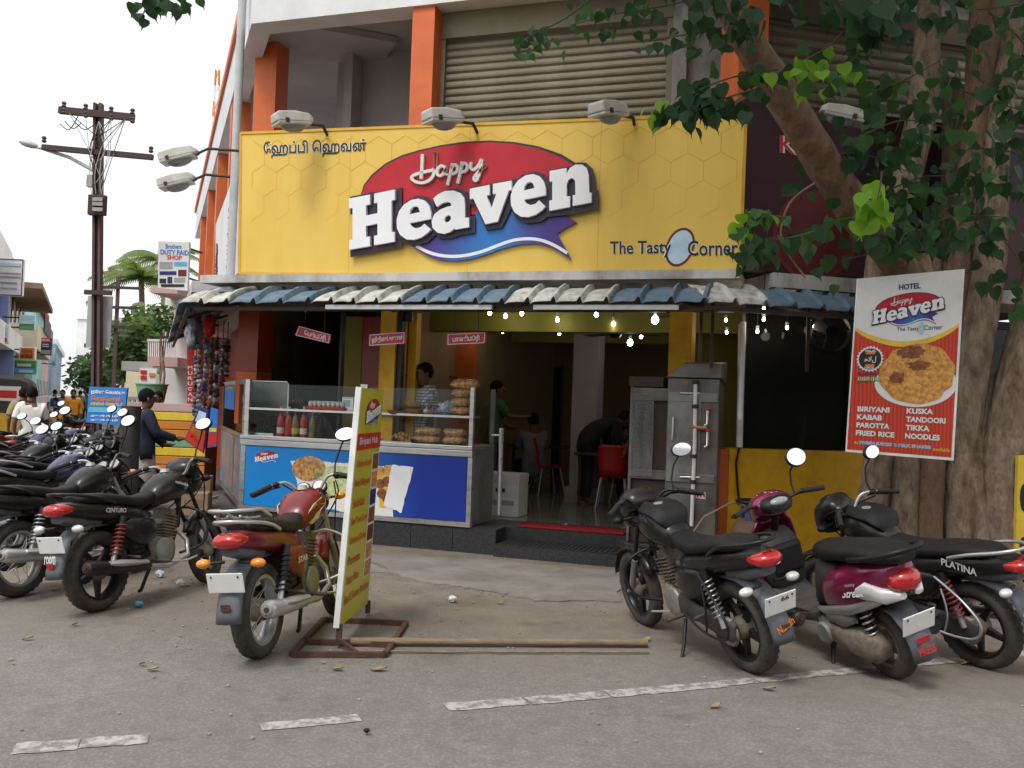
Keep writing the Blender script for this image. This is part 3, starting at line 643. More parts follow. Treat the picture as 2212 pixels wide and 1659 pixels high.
# faint hexagon print on the upper part
def bil(u, v): return cs[0].lerp(cs[1], u).lerp(cs[3].lerp(cs[2], u), v)
mb = MB(); rr = .0305; asp = 5.3 / 1.63
W_, H_ = (cs[1] - cs[0]).length, (cs[3] - cs[0]).length; hr = .185
for row in range(6):
    for c in range(int(W_ / (hr * 1.732)) + 1):
        x0 = c * hr * 1.732 + (row % 2) * hr * .866; y0 = row * hr * 1.5
        for k in range(3):
            a, b = R_(60 * k - 90), R_(60 * k - 30)
            q = [(x0 + hr * math.cos(t), y0 + hr * math.sin(t)) for t in (a, b)]
            if any(not (.02 < x < W_ - .02 and .02 < y < H_ - .02) for x, y in q): continue
            wd = .0046 * max(0.0, 1 - (y0 / H_) * 1.3) * random.uniform(.5, 1)
            if wd < .0005: continue
            P_, Q_ = [bil(x / W_, y / H_) + FN * .0012 for x, y in q]; dd = (Q_ - P_).normalized().cross(FN) * wd
            mb.add([P_ - dd, Q_ - dd, Q_ + dd, P_ + dd], [(0, 1, 2, 3)])
for u in (.25, .5, .75): MB().add([bil(u - .0004, .003) + FN * .001, bil(u + .0004, .003) + FN * .001, bil(u + .0004, .997) + FN * .001, bil(u - .0004, .997) + FN * .001], [(0, 1, 2, 3)]).build('sheet_joint', 'hex_line', sg)
hx = mb.build('hexagon_print', 'hex_line', sg); hx['kind'] = 'stuff'
for bold, mt, d in ((.06, 'print_white', .003), (.02, 'print_black', .006)):
    ptext('\u0bc7ஹப்பி \u0bc6ஹவன்', SP, (570, 306), (792, 300), 36, mt, sg, bold, d)
    ptext('The Tasty', SP, (1318, 522), (1450, 520), 36, mt, sg, bold * .8, d); ptext('Corner', SP, (1486, 520), (1594, 519), 33, mt, sg, bold * .8, d)
def oval(pl, cx, cy, rx, ry, rot, mt, parent, d0, d1, name='emblem', n=28):
    pts = [(cx + rx * math.cos(t) * math.cos(rot) - ry * math.sin(t) * math.sin(rot), cy + rx * math.cos(t) * math.sin(rot) + ry * math.sin(t) * math.cos(rot)) for t in [2 * math.pi * i / n for i in range(n)]]
    return MB().prism(pts, d0, d1, lambda x, y, d: pl.px(x, y, d)).build(name, mt, parent)
oval(SP, 1469, 534, 44, 30, R_(-68), 'print_maroon', sg, .0, .0012); oval(SP, 1469, 534, 38, 25, R_(-68), 'print_paleblue', sg, .0012, .0022)
# ---------------------------------------------------------------- white banner on the street side of the sign
bnr = thing('side_banner', 'pale flex banner wrapped round the street side of the yellow sign', 'banner', lb(1, .6, 3.0))
a0 = cs[0] - FN * .17 + SN * .02; a3 = cs[3] - FN * .17 + SN * .02
far = 6.0
MB().hexa([a3, a3 + SD * far, a3 + SD * far - SN * .06, a3 - SN * .06, a0, a0 + SD * far - UP * .0, a0 + SD * far - SN * .06, a0 - SN * .06]).build('sheet', 'white_wall', bnr)
for t0 in (3.4, 5.0): MB().hexa([a3 + SD * t0 + SN * .004, a3 + SD * (t0 + .5) + SN * .004, a3 + SD * (t0 + .5) + SN * .002, a3 + SD * t0 + SN * .002] + [q + UP * 1.3 for q in (a3 + SD * t0 + SN * .004, a3 + SD * (t0 + .5) + SN * .004, a3 + SD * (t0 + .5) + SN * .002, a3 + SD * t0 + SN * .002)]).build('print_stripe', 'print_paleblue', bnr)
mb = MB()
for t0, hgt in ((2.6, 1.35), (5.4, 1.2)):
    for i in range(46):
        q = a3 + SD * (t0 + random.uniform(-.1, .1)) + SN * .03 + UP * (hgt * i / 46); mb.ell(q, (.03, .05, .025), 5, 4)
gd = mb.build('garland', 'hanging_dark', bnr); gd['kind'] = 'stuff'
# ---------------------------------------------------------------- floodlights
def floodlight(label, p, fwd, out_len, arm_pts, tilt=0, size=1.0):
    """p: rear end of the housing; fwd: horizontal way the lamp points; parts: housing, lid, glass, bracket"""
    t = thing('floodlight', label, 'floodlight', p, group='white floodlights along the signs')
    f = V(fwd).normalized(); f = (f + UP * math.tan(tilt)).normalized(); x = f.cross(UP).normalized(); u = x.cross(f)
    L_ = out_len; w0, w1 = .08 * size, .112 * size
    def q(a, b, c): return p + f * a + x * b + u * c
    mb = MB(); secs = [(0, w0, .055), (.05, w1 * .93, .095), (L_ * .5, w1, .115), (L_ * .95, w1, .105), (L_, w1 * .96, .085)]
    vs = []
    for a, b, h in secs: vs += [q(a, -b, 0), q(a, b, 0), q(a, b * .92, h * size), q(a, -b * .92, h * size)]
    n = len(secs); fsx = [(i * 4 + j, i * 4 + (j + 1) % 4, i * 4 + 4 + (j + 1) % 4, i * 4 + 4 + j) for i in range(n - 1) for j in range(4)] + [(3, 2, 1, 0), (n * 4 - 4, n * 4 - 3, n * 4 - 2, n * 4 - 1)]
    mb.add(vs, fsx); mb.build('housing', 'lamp_grey', t, bevel=.012)
    MB().hexa([q(.04, -w1, -.03 * size), q(L_ * .98, -w1, -.03 * size), q(L_ * .98, w1, -.03 * size), q(.04, w1, -.03 * size), q(.04, -w1 * 1.03, -.003), q(L_ * .98, -w1 * 1.03, -.003), q(L_ * .98, w1 * 1.03, -.003), q(.04, w1 * 1.03, -.003)]).build('rim', 'lamp_grey', t, bevel=.005)
    mb = MB(); Mx = Matrix((f, x, u)).transposed().to_4x4(); Mx.translation = q(L_ * .5, 0, -.03 * size); mb.ell((0, 0, 0), (L_ * .33, w1 * .75, .07 * size), 14, 10, Mx); mb.build('lamp_glass', 'lamp_glass', t, smooth=180)
    for sgn in (-1, 1):
        mb = MB(); mb.box(-.02, .02, -.006, .006, -.02, .03, Matrix.Translation(q(L_ * .75, sgn * w1 * 1.05, 0)) @ Mx.to_3x3().to_4x4()); mb.build('clip', 'iron_dark', t)
    MB().tube([p + f * .03] + [V(a) for a in arm_pts], .018, 8).build('bracket', 'iron_dark', t, smooth=60)
def front_lamp(x, y, nm, lab):           # on top of the sign, pointing out and down-left
    rear = fpl(NS + .2).px(x, y); top = fpl(NS - .1).px(x + 42, y + 38)
    floodlight(lab, rear, FN * .8 - FU * .6, .42, [rear - FN * .08 + FU * .1, top], R_(-9), 1.0)
front_lamp(672, 268, 0, 'white floodlight on the yellow sign above its small dark Tamil lettering')
front_lamp(996, 263, 1, 'white floodlight on the yellow sign just above the red oval')
def lamp2(x, y, lab):
    rear = fpl(NS + .2).px(x, y); top = fpl(NS - .1).px(x + 25, y + 30)
    floodlight(lab, rear, FN * .85 - FU * .5, .4, [rear - FN * .08 + FU * .08, top], R_(-9), 1.0)
lamp2(1347, 250, 'white floodlight on the yellow sign above the plain part between oval and tree')
for (x, y), ex, lab in (((428, 332), (520, 326), 'upper of two grey floodlights sticking out over the left street'), ((422, 388), (518, 384), 'lower of two grey floodlights sticking out over the left street')):
    Y = (cs[0].y + .6) if y < 350 else cs[0].y + 1.1
    rear = dp(x, y, Y); tip = dp(x - 75, y + 35, Y)
    hh = V((tip.x - rear.x, tip.y - rear.y, 0))
    floodlight(lab, rear, hh, .46, [dp(x + 22, y - 11, Y), dp(ex[0], ex[1], Y)], R_(-16), 1.0)
# ---------------------------------------------------------------- dark red sign on the right-hand wall
NK = .56
KP = rpl(NK)
ks = thing('kabab_sign', 'dark red signboard with kabab lettering behind the tree branch', 'shop sign', rb(1.5, NK, 3.04))
zt2 = 4.72
MB().hexa(bx8(rb, (cs[2] - C0).dot(RU) + .03, 5.5, NK - .14, NK, 3.06, zt2)).build('panel', 'kabab_dark', ks)
for bold, mt, d in ((.06, 'print_white', .004), (.01, 'print_red', .008)): ptext('Kabab', KP, (1684, 292), (1812, 312), 38, mt, ks, bold, d)
for cx_, cy_, rx_, ry_, mt in ((1760, 510, 92, 98, 'print_maroon'), (1760, 510, 82, 88, 'kabab_red')): oval(KP, cx_, cy_, rx_, ry_, 0, mt, ks, .002, .006 if mt != 'kabab_red' else .01, 'print_disc')
rear = rpl(NK + .25).px(1770, 243); floodlight('pale floodlight over the dark red sign beside the branch', rear, RN * .35 + RU * .9, .42, [rear - RN * .1 - RU * .05, rb(rs(1760, 0), NK - .05, zt2)], R_(-14), .9)
# ---------------------------------------------------------------- awning of profiled sheets, alternately white and blue
def sheetmat(n, c, c2):
    mat(n, c, .7, c2=c2, scale=9, lo=.36, hi=.58, detail=10, bump=.5, bscale=55, bdist=.012)
sheetmat('sheet_white', (.52, .53, .49), (.27, .26, .23)); sheetmat('sheet_blue', (.075, .14, .215), (.15, .19, .22))
aw = thing('awning', 'corrugated awning of alternating white and faded blue sheets over the shop front', 'awning', fb(0, .6, 2.7))
NF, ZB, ZF = 1.2, 2.85, 2.65
def aw_prof(t):   # t 0 back .. 1 front : (n fraction, z)
    return t, ZB - (ZB - ZF) * (t ** 1.9) 
RIBS = .29
def sheet(fn, sA_, sB_, mt, n0, n1, slant=0.0, zoff=0):
    k = max(1, round((sB_ - sA_) / RIBS)); w_ = (sB_ - sA_) / k; mb = MB(); nt_ = 7
    pr = [(0, 0), (.1, .012), (.2, .018), (.45, .02), (.68, .018), (.78, .02), (.86, .062), (.93, .062), (1, 0)]
    cols = [(sA_ + (i + u) * w_, h) for i in range(k) for u, h in (pr[:-1] if i < k - 1 else pr)]
    vs = []
    for j in range(nt_ + 1):
        t = j / nt_; n_, z = aw_prof(t)
        for s_, h in cols: vs.append(fn(s_ + slant * t, n0 + (n1 - n0) * n_, z + h + zoff + random.uniform(-.004, .004) + .02 * noise.noise(V((s_ * 1.7, t * 2, 3.3)))))
    c = len(cols); mb.add(vs, [(j * c + i, j * c + i + 1, (j + 1) * c + i + 1, (j + 1) * c + i) for j in range(nt_) for i in range(c - 1)])
    return mb.build('roof_sheet', mt, aw, smooth=35, solid=.006)
af = lambda x: fs(x, NF, 655)
edges = [(386, 'w'), (495, 'b'), (672, 'w'), (868, 'b'), (1090, 'w'), (1316, 'b'), (1530, None)]
for (a, c), (b, _) in zip(edges[:-1], edges[1:]):
    sheet(fb, af(a), af(b), 'sheet_white' if c == 'w' else 'sheet_blue', .6, NF, zoff=.004 if c == 'w' else 0)
# right-hand run along the other wall
e0 = fb(af(1530), NF, 0)
ro = (e0 - C0).dot(RU); rn = (e0 - C0).dot(RN)
sheet(rb, ro - .0, ro + .62, 'sheet_white', .5, rn, zoff=.006); sheet(rb, ro + .62, ro + 2.1, 'sheet_blue', .5, rn, zoff=.002)
# corner filler sheet
MB().add([fb(af(1530), .6, ZB + .03), fb(af(1530), NF, ZF + .045), rb(ro, rn, ZF + .045), rb(ro, .5, ZB + .03)], [(0, 1, 2, 3)]).build('ridge_sheet', 'sheet_white', aw, solid=.006)
# left-hand run down the side street (seen from underneath)
c0 = fb(af(386), NF, 0); lo_, ln_ = (c0 - L0).dot(SD), (c0 - L0).dot(SN)
for i in range(5): sheet(lb, lo_ + i * 1.75, lo_ + (i + 1) * 1.75, 'sheet_white' if i % 2 else 'sheet_blue', .1, ln_, zoff=.003 * (i % 2))
def bars(name, mt, segs, w_=.04, parent=aw):
    for a, b in segs: MB().bar(a, b, w_, w_).build(name, mt, parent)
bars('purlin', 'grey_pvc', [(fb(af(700), NF - .05, ZF - .03), fb(af(1060), NF - .05, ZF - .03)), (fb(af(1150), NF - .05, ZF - .03), fb(af(1465), NF - .05, ZF - .03))], .045)
bars('purlin', 'iron_dark', [(fb(af(395), NF - .12, ZF - .04), fb(af(1530), NF - .12, ZF - .04)), (rb(ro, rn - .08, ZF - .03), rb(ro + 2.1, rn - .08, ZF - .03)), (lb(lo_, ln_ - .1, ZF - .05), lb(lo_ + 8.7, ln_ - .1, ZF - .05)), (lb(lo_, ln_ * .5, ZF + .1), lb(lo_ + 8.7, ln_ * .5, ZF + .1))], .04)
bars('rafter', 'iron_dark', [(fb(af(x), .0, ZB - .02), fb(af(x), NF - .1, ZF - .06)) for x in (395, 650, 840, 1100, 1440)] + [(lb(lo_ + t, 0, ZB), lb(lo_ + t, ln_ - .05, ZF - .06)) for t in (1.5, 3.5, 5.5)] + [(rb(ro + t, .0, ZB - .05), rb(ro + t, rn - .05, ZF - .05)) for t in (.1, 1.2)], .035)
bars('strut', 'iron_dark', [(fb(af(1440) + .35, .55, ZB), fb(af(1440) + .35, .5, 2.1)), (rb(ro + .15, .5, 2.75), rb(ro + .15, .5, 2.15)), (rb(ro + 1.3, .5, 2.75), rb(ro + 1.3, .5, 2.1))], .03)
# ---------------------------------------------------------------- little red hanging signs
def hang(body, q, lab, tl, tr, h):
    Y0 = fpl(.75); t = thing('hanging_sign', lab, 'hanging sign', Y0.px(*q[0]), group='red signs hanging under the awning')
    P4 = [Y0.px(*c) for c in q]; MB().hexa([c - FN * .012 for c in P4] + P4).build('board', 'tag_red', t)
    cen = (P4[0] + P4[1] + P4[2] + P4[3]) / 4; ins = [cen + (c - cen) * .93 + FN * .002 for c in P4]
    for a in range(4): MB().bar(ins[a], ins[(a + 1) % 4], .006, .004, FN).build('border_line', 'print_white', t)
    ptext(body, Y0, tl, tr, h, 'print_white', t, .035, .004)
    for c in (P4[0].lerp(P4[1], .2), P4[0].lerp(P4[1], .8)): MB().tube([c, V((c.x, c.y, 2.72))], .004, 5).build('wire', 'iron_dark', t)
hang('\u0bc7பல்பூரி', [(645, 704), (715, 723), (712, 742), (637, 724)], 'tilted red hanging sign with Tamil letters in front of the dark doorway', (658, 712), (704, 724), 15)
hang('ஒரிஜினல் காளான்', [(797, 723), (876, 717), (875, 742), (796, 747)], 'red hanging sign with two Tamil words in front of the yellow column', (803, 728), (870, 722), 15)
hang('பாணிபூரி', [(965, 722), (1050, 718), (1049, 741), (965, 745)], 'red hanging sign with one large Tamil word above the snack counter', (978, 726), (1036, 723), 15)
# ---------------------------------------------------------------- snack stall in front of the shop
STN = .02
PS = fpl(STN)
sL, sR = PS.uv(517, 1100)[0], PS.uv(1014, 1140)[0]
zb = PS.uv(1013, 1138)[1] * .5 + PS.uv(515, 1097)[1] * .5
zp = (PS.uv(1017, 988)[1] + PS.uv(530, 962)[1]) / 2      # top of blue panel
zc0 = (PS.uv(1017, 965)[1] + PS.uv(530, 945)[1]) / 2      # counter top
zm = (PS.uv(1025, 899)[1] + PS.uv(540, 880)[1]) / 2      # glass shelf
ztp = (PS.uv(1030, 840)[1] + PS.uv(530, 820)[1]) / 2
DEP = .75                                            # depth back into the shop
stl = thing('food_stall', 'stainless steel snack stall with blue printed front and glass shelves', 'food stall', fb((sL + sR) / 2, -.3, FLZ))
def sp_(name, mt, boxes, parent=None, bevel=0):
    for b in boxes: o = MB().hexa(bx8(fb, *b)).build(name, mt, parent or stl, bevel=bevel)
    return o
n1, n0 = STN, STN - DEP
pan = sp_('front_panel', 'print_blue', [(sL + .06, sR - .05, n1 - .03, n1 + .004, zb + .05, zp)])
t, p, L = nodes('print_blue')
mat('stall_blue', (.02, .16, .56), .35, coat=.1); t, p, L = nodes('stall_blue'); tc = t.nodes.new('ShaderNodeTexCoord'); spx = t.nodes.new('ShaderNodeSeparateXYZ'); cr = t.nodes.new('ShaderNodeValToRGB')
L(tc.outputs['Generated'], spx.inputs[0]); L(spx.outputs[0], cr.inputs[0]); L(cr.outputs[0], p.inputs['Base Color']); e = cr.color_ramp.elements; e[0].color = (.012, .24, .66, 1); e[0].position = .3; e[1].color = (.012, .035, .3, 1); e[1].position = .8
pan.data.materials[0] = M['stall_blue']
sp_('bottom_rail', 'steel', [(sL - .01, sR + .01, n1 - .05, n1 + .015, zb - .01, zb + .045)])
sp_('counter_rail', 'steel', [(sL - .02, sR + .01, n1 - .04, n1 + .02, zp + .004, zp + .075), (sL - .02, sR + .01, n1 - .06, n1 + .03, zp + .08, zc0 + .02)], bevel=.006)
sp_('corner_post', 'steel', [(sL - .012, sL + .055, n1 - .05, n1 + .008, zb + .046, zp), (sR - .045, sR + .008, n1 - .05, n1 + .008, zb + .046, zp)])
sp_('counter_top', 'steel', [(sL, sR, n0, n1 - .062, zc0 - .03, zc0 + .016)])
sp_('side_panel', 'steel_smudged', [(sR - .03, sR, n0, n1 - .052, zb, zc0 - .032)])
s_post = PS.uv(783, 900)[0]
sp_('upright', 'steel', [(sL + .01, sL + .07, n1 - .05, n1 - .005, zc0 + .021, ztp + .02), (s_post - .045, s_post + .045, n1 - .045, n1 - .005, zc0 + .021, ztp), (sR - .05, sR - .005, n1 - .05, n1 - .005, zc0 + .021, ztp + .0)])
sp_('upright', 'steel_smudged', [(sR - .05, sR - .005, n0, n0 + .04, zc0 + .017, ztp)])
sp_('shelf', 'alu', [(sL + .071, s_post - .046, n1 - .36, n1 - .01, zm - .025, zm), (s_post + .046, sR - .051, n1 - .36, n1 - .01, zm - .025, zm)])
sp_('glass_pane', 'glass', [(sL + .072, s_post - .047, n1 - .035, n1 - .029, zm + .002, ztp - .03), (s_post + .047, sR - .052, n1 - .035, n1 - .029, zm + .002, ztp - .03), (sL + .072, s_post - .047, n1 - .035, n1 - .029, zc0 + .021, zm - .026), (s_post + .047, sR - .052, n1 - .035, n1 - .029, zc0 + .021, zm - .026), (sR - .035, sR - .029, n0 + .05, n1 - .052, zc0 + .02, ztp - .02)])
sp_('inner_wall', 'iron_dark', [(sL, s_post - .3, n0 - .02, n0, FLZ, zc0 - .04)])
# left-hand flank running back up the street side
fl = fb(sL, n1, 0); bk = gp(465, 1034, zb); dv = (bk - fl); dv.z = 0; FLN = min(dv.length, 3.4); dv.normalize(); fnrm = UP.cross(dv).normalized()
if fnrm.x > 0: fnrm = -fnrm
def kb(a, n, z): return V((fl.x, fl.y, 0)) + dv * a + fnrm * n + UP * z
def kp(name, mt, boxes, parent=None):
    for b in boxes: o = MB().hexa(bx8(kb, *b)).build(name, mt, parent or stl)
    return o
kp('flank_panel', 'steel_smudged', [(.02, FLN, -.04, -.012, zb, zc0)])
kp('flank_rail', 'steel', [(.0, FLN, -.03, .0, zb - .01, zb + .05), (.0, FLN, -.03, .0, zc0 - .03, zc0 + .02)])
kp('flank_post', 'steel', [(FLN * .33, FLN * .33 + .05, -.03, .002, zb + .051, zc0 - .031), (FLN - .05, FLN, -.03, .002, zb + .051, ztp), (.0, .06, -.04, .003, zb + .051, ztp + .02)])
pk = Plane(V((fl.x, fl.y, 0)), -dv, UP)
mat('print_mixed', (.5, .3, .12), .4, c2=(.1, .2, .45), scale=5, lo=.4, hi=.6)
kp('flank_print', 'print_mixed', [(FLN * .36, FLN * .97, -.01, .0, zb + .06, zc0 - .04), (.08, FLN * .3, -.01, .0, zb + .06, zc0 - .04)])
kp('flank_glass', 'glass_dark', [(.07, FLN - .06, -.02, -.014, zc0 + .021, ztp - .05)])
kp('flank_poster', 'print_blue', [(FLN * .42, FLN * .9, -.013, -.01, ztp - .38, ztp - .1)])
kp('flank_top', 'steel', [(.0, FLN, -.04, .0, ztp - .04, ztp + .02)])
# scroll of food pictures and logo on the blue front (flat print)
def print_poly(pts, mt, d0, d1, name='food_print', par=pan): return MB().prism(pts, d0, d1, lambda x, y, d: PS.px(x, y, d)).build(name, mt, par)
def jag(pts, a=3, n=10):
    out = []
    for i in range(len(pts)):
        p_, q_ = pts[i], pts[(i + 1) % len(pts)]
        for j in range(n): out.append((p_[0] + (q_[0] - p_[0]) * j / n + random.uniform(-a, a) * (j > 0), p_[1] + (q_[1] - p_[1]) * j / n + random.uniform(-a, a) * (j > 0)))
    return out
print_poly(jag([(628, 996), (700, 997), (760, 1002), (830, 1006), (850, 1008), (850, 1118), (780, 1110), (700, 1098), (650, 1070)], 2), 'print_white', .005, .007, 'paper_print')
print_poly(jag([(815, 1007), (850, 1006), (846, 1098), (820, 1096)], 2), 'plate_yellow', .007, .009)
print_poly(jag([(848, 1004), (894, 1009), (868, 1108), (830, 1092)], 1.5), 'logo_white', .009, .012, 'paper_print')
def pov(cx, cy, rx, ry, mt, d0, d1, name='food_print', rot=0): return oval(PS, cx, cy, rx, ry, rot, mt, pan, d0, d1, name)
pov(668, 1012, 36, 27, 'noodles', .008, .0105); pov(733, 1040, 56, 34, 'rice_green', .008, .0105, rot=.1)
for cx_, cy_, r_ in ((822, 1018, 11), (837, 1016, 11), (822, 1045, 11), (838, 1040, 12), (826, 1066, 11), (836, 1076, 10)): pov(cx_, cy_, r_, r_ * .95, 'meat' if cy_ > 1030 else 'puri', .0095, .0115)
def lgfn(zx, zy, d): return PS.px(551 + (zx - 60) / 2050 * 52, 974 + (zy - 60) / 990 * 25, d + .006)
MB().prism(REDO, 0, .001, lgfn).build('logo_print', 'logo_red', pan)
for l in (LH, LE, LA, LV, LE2, LN): MB().prism([(x, y * 1.0 + 40) for x, y in l[0]], .001, .003, lgfn, [[(x, y + 40) for x, y in h] for h in l[1:]]).build('letter', 'logo_white', pan)
MB().prism(strip(bez(STR_), 40), .0, .002, lgfn).build('logo_print', 'logo_white', pan)
for st_ in HAPPY: MB().prism(strip(bez(st_, 2), 34), .001, .003, lgfn).build('script_stroke', 'logo_white', pan)

# ---------------------------------------------------------------- things on the stall
def place(fn_, name, label, cat, loc, group=None):
    t = thing(name, label, cat, loc, group=group, local=True); fn_(t); return t
def bottle(t, mt, lab, cap='print_white', h=1.0):
    mb = MB(); mb.lathe([(0, 0), (.042, 0), (.045, .01), (.045, .06), (.04, .08), (.045, .1), (.045, .15 * h), (.035, .19 * h), (.016, .235 * h), (.014, .265 * h)], 16); mb.build('body', mt, t, smooth=50)
    MB().lathe([(0, .29 * h), (.019, .29 * h), (.019, .262 * h), (.0, .262 * h)], 12).build('cap', cap, t, smooth=40)
    if lab: MB().lathe([(.0462, .04), (.0462, .11)], 16).build('paper_label', lab, t, smooth=60)
nb = STN - .12
for x, mt, lab, h, txt in ((608, 'bottle_red', 'print_white', 1.25, 'red sauce bottle with white label standing first in the bottle row'), (625, 'bottle_red', None, 1.25, 'plain red sauce bottle second in the row on the stall'), (640, 'bottle_green', 'label_yellow', 1.2, 'olive sauce bottle with yellow label between two red bottles'), (658, 'bottle_red', 'print_white', 1.28, 'red sauce bottle right of the yellow-labelled olive bottle'), (677, 'bottle_green', None, 1.12, 'unlabelled ribbed olive sauce bottle at the end of the row'), (694, 'black_plastic', None, 1.0, 'thin dark bottle just past the olive sauce bottles')):
    place(lambda t: bottle(t, mt, lab, 'black_plastic' if mt == 'black_plastic' else 'print_white', h), 'sauce_bottle', txt, 'bottle', fb(fs(x, nb), nb, zc0 + .017), 'sauce bottles on the stall')
# egg tray
def eggs(t):
    MB().box(-.21, .21, -.13, .13, 0, .03).build('tray', 'plate_red', t, bevel=.008)
    pr_ = None
    for i in range(8):
        for j in range(5):
            if pr_ is None: o = MB().ell((0, 0, 0), (.0225, .0225, .029), 10, 7).build('egg', 'egg', t, smooth=180); pr_ = o
            else: o = pr_.copy(); COL.objects.link(o); o.parent = t
            o.location = (-.18 + i * .051, -.1 + j * .05, .052)
et = place(eggs, 'egg_tray', 'red tray filled with white eggs on the stall shelf', 'egg tray', fb(fs(716, STN - .18), STN - .18, zm + .001)); et.rotation_euler.z = -PHI; et.scale = (1.2, 1.2, 1.35)
def tin(t): MB().box(-.075, .075, -.07, .07, 0, .15).build('body', 'alu', t, bevel=.004); MB().box(-.077, .077, -.072, .072, .15, .165).build('lid', 'alu', t, bevel=.003); MB().box(-.06, .03, -.0725, -.071, .05, .13).build('paper_label', 'print_paleblue', t)
o = place(tin, 'tin_box', 'shiny square tin box beside the egg tray', 'tin box', fb(fs(757, STN - .14), STN - .14, zm + .001)); o.rotation_euler.z = -PHI
# stack of plates
for i in range(9):
    def pl_(t): MB().lathe([(0, .004), (.06, .004), (.105, .016), (.108, .02), (.104, .021), (.06, .009), (0, .009)], 22).build('dish', 'plate_red' if i in (3, 4) else 'plate_yellow', t, smooth=60)
    place(pl_, 'plate', ('lowest yellow plate of the stack on the stall', 'second lowest yellow plate of the stack', 'yellow plate just under the red plates in the stack', 'lower red plate in the stack of yellow plates', 'upper red plate in the stack of yellow plates', 'yellow plate just above the red plates in the stack', 'third plate from the top of the yellow stack', 'plate just under the topmost of the yellow stack', 'topmost yellow plate of the stack on the stall')[i], 'plate', fb(fs(893, STN - .17), STN - .17, zm + .001 + i * .0155) + V((random.uniform(-.004, .004), 0, 0)), 'plates stacked on the stall')
# snack bags: pillow shaped, lumpy, transparent
def bagmesh(t, w_, h_, d_, seed):
    mb = MB(); nu, nv = 26, 14; vs = []
    for i in range(nv + 1):
        th = math.pi * i / nv
        for j in range(nu):
            ph = 2 * math.pi * j / nu; e = lambda c, k: math.copysign(abs(c) ** k, c)
            p_ = V((w_ * e(math.cos(ph), .7) * abs(math.sin(th)) ** .6, d_ * e(math.sin(ph), .7) * abs(math.sin(th)) ** .6, h_ * math.cos(th)))
            k = 1 + .14 * noise.noise(p_ * 26 + V((seed * 7.3, 0, 0))) + .1 * noise.noise(p_ * 9 + V((0, seed * 3.1, 0))); vs.append(p_ * k + V((0, 0, h_)))
    mb.add(vs, [(i * nu + j, (i + 1) * nu + j, (i + 1) * nu + (j + 1) % nu, i * nu + (j + 1) % nu) for i in range(nv) for j in range(nu)]); mb.build('bag', 'bag_snack', t, smooth=180)
    mb = MB(); mb.add([(w_ * .8, -d_ * .3, h_), (w_ * 1.18, -d_ * .5, h_ * 1.25), (w_ * 1.2, d_ * .5, h_ * 1.1), (w_ * .8, d_ * .3, h_)], [(0, 1, 2, 3)]); mb.build('knotted_end', 'plastic_film', t, solid=.002)
gb = 'bags of fried snacks on the stall'
for k_, (x, n_, z_, w_, lab) in enumerate(((996, STN - .16, zm, .13, 'bottom snack bag of the four piled beside the upper glass'), (996, STN - .16, zm + .1, .125, 'second snack bag from the shelf in the tall pile'), (998, STN - .16, zm + .2, .125, 'third snack bag from the shelf in the tall pile'), (1003, STN - .17, zm + .3, .17, 'topmost large snack bag lying on the tall pile'))):
    place(lambda t: bagmesh(t, w_, .052 if k_ < 3 else .06, .1, k_), 'snack_bag', lab, 'snack bag', fb(fs(x, n_), n_, z_ + .001), gb).rotation_euler.z = -PHI + random.uniform(-.1, .1)
for k_, (x, z_, w_, lab) in enumerate(((926, 0, .165, 'lower snack bag in the middle of the lower glass shelf'), (926, .095, .16, 'upper snack bag in the middle of the lower glass shelf'), (985, 0, .15, 'lower snack bag in the right corner of the lower glass shelf'), (986, .09, .14, 'upper snack bag in the right corner of the lower glass shelf'))):
    n_ = STN - .17; place(lambda t: bagmesh(t, w_, .05, .1, 10 + k_), 'snack_bag', lab, 'snack bag', fb(fs(x, n_), n_, zc0 + .017 + z_), gb).rotation_euler.z = -PHI
def puris(t):
    rnd = random.Random(3); pr_ = None
    for i in range(95):
        x_, y_ = rnd.uniform(-.21, .21), rnd.uniform(-.1, .1); z_ = .018 + max(0, .1 * (1 - (x_ / .24) ** 2 * 1.0 - (y_ / .14) ** 2)) * rnd.random() ** .4
        if pr_ is None: o = MB().ell((0, 0, 0), (.023, .022, .018), 8, 6).build('puri', 'puri', t, smooth=180); pr_ = o
        else: o = pr_.copy(); COL.objects.link(o); o.parent = t
        o.location = (x_, y_, z_); o.rotation_euler = (rnd.random() * 3, rnd.random() * 3, 0)
    MB().box(-.23, .23, -.125, .125, 0, .012).build('tray', 'steel', t)
place(puris, 'puri_tray', 'heap of small round golden puris on the lower stall shelf', 'snack tray', fb(fs(862, STN - .19), STN - .19, zc0 + .017)).rotation_euler.z = -PHI
for k_, (x, lab) in enumerate(((870, 'small steel tumbler standing behind the golden puri heap'), (882, 'steel tumbler between the puri heap and the snack bags'))):
    place(lambda t: MB().lathe([(0, 0), (.035, 0), (.04, .12), (.037, .12), (.033, .004), (0, .004)], 14).build('cup', 'chrome', t, smooth=50), 'steel_tumbler', lab, 'tumbler', fb(fs(x, STN - .38), STN - .38, zc0 + .017))
for k_, (dx, mt) in enumerate(((0, 'egg'), (.07, 'onion'), (.13, 'onion'), (.19, 'onion'), (.1, 'onion'))):
    place(lambda t: MB().lathe([(0, 0), (.022, .006), (.036, .028), (.03, .05), (.012, .062), (.004, .078), (0, .08)], 12).build('bulb', mt, t, smooth=80), 'onion', ('white onion beside the stack of plates', 'pink onion next to the white one on the stall shelf', 'middle pink onion in the row on the stall shelf', 'pink onion nearest the blue packet on the stall shelf', 'pink onion lying behind the onion row')[k_], 'onion', fb(fs(921, STN - .13) + dx, STN - .13 - .06 * (k_ == 4), zm + .001), None if k_ == 0 else 'pink onions on the stall shelf')
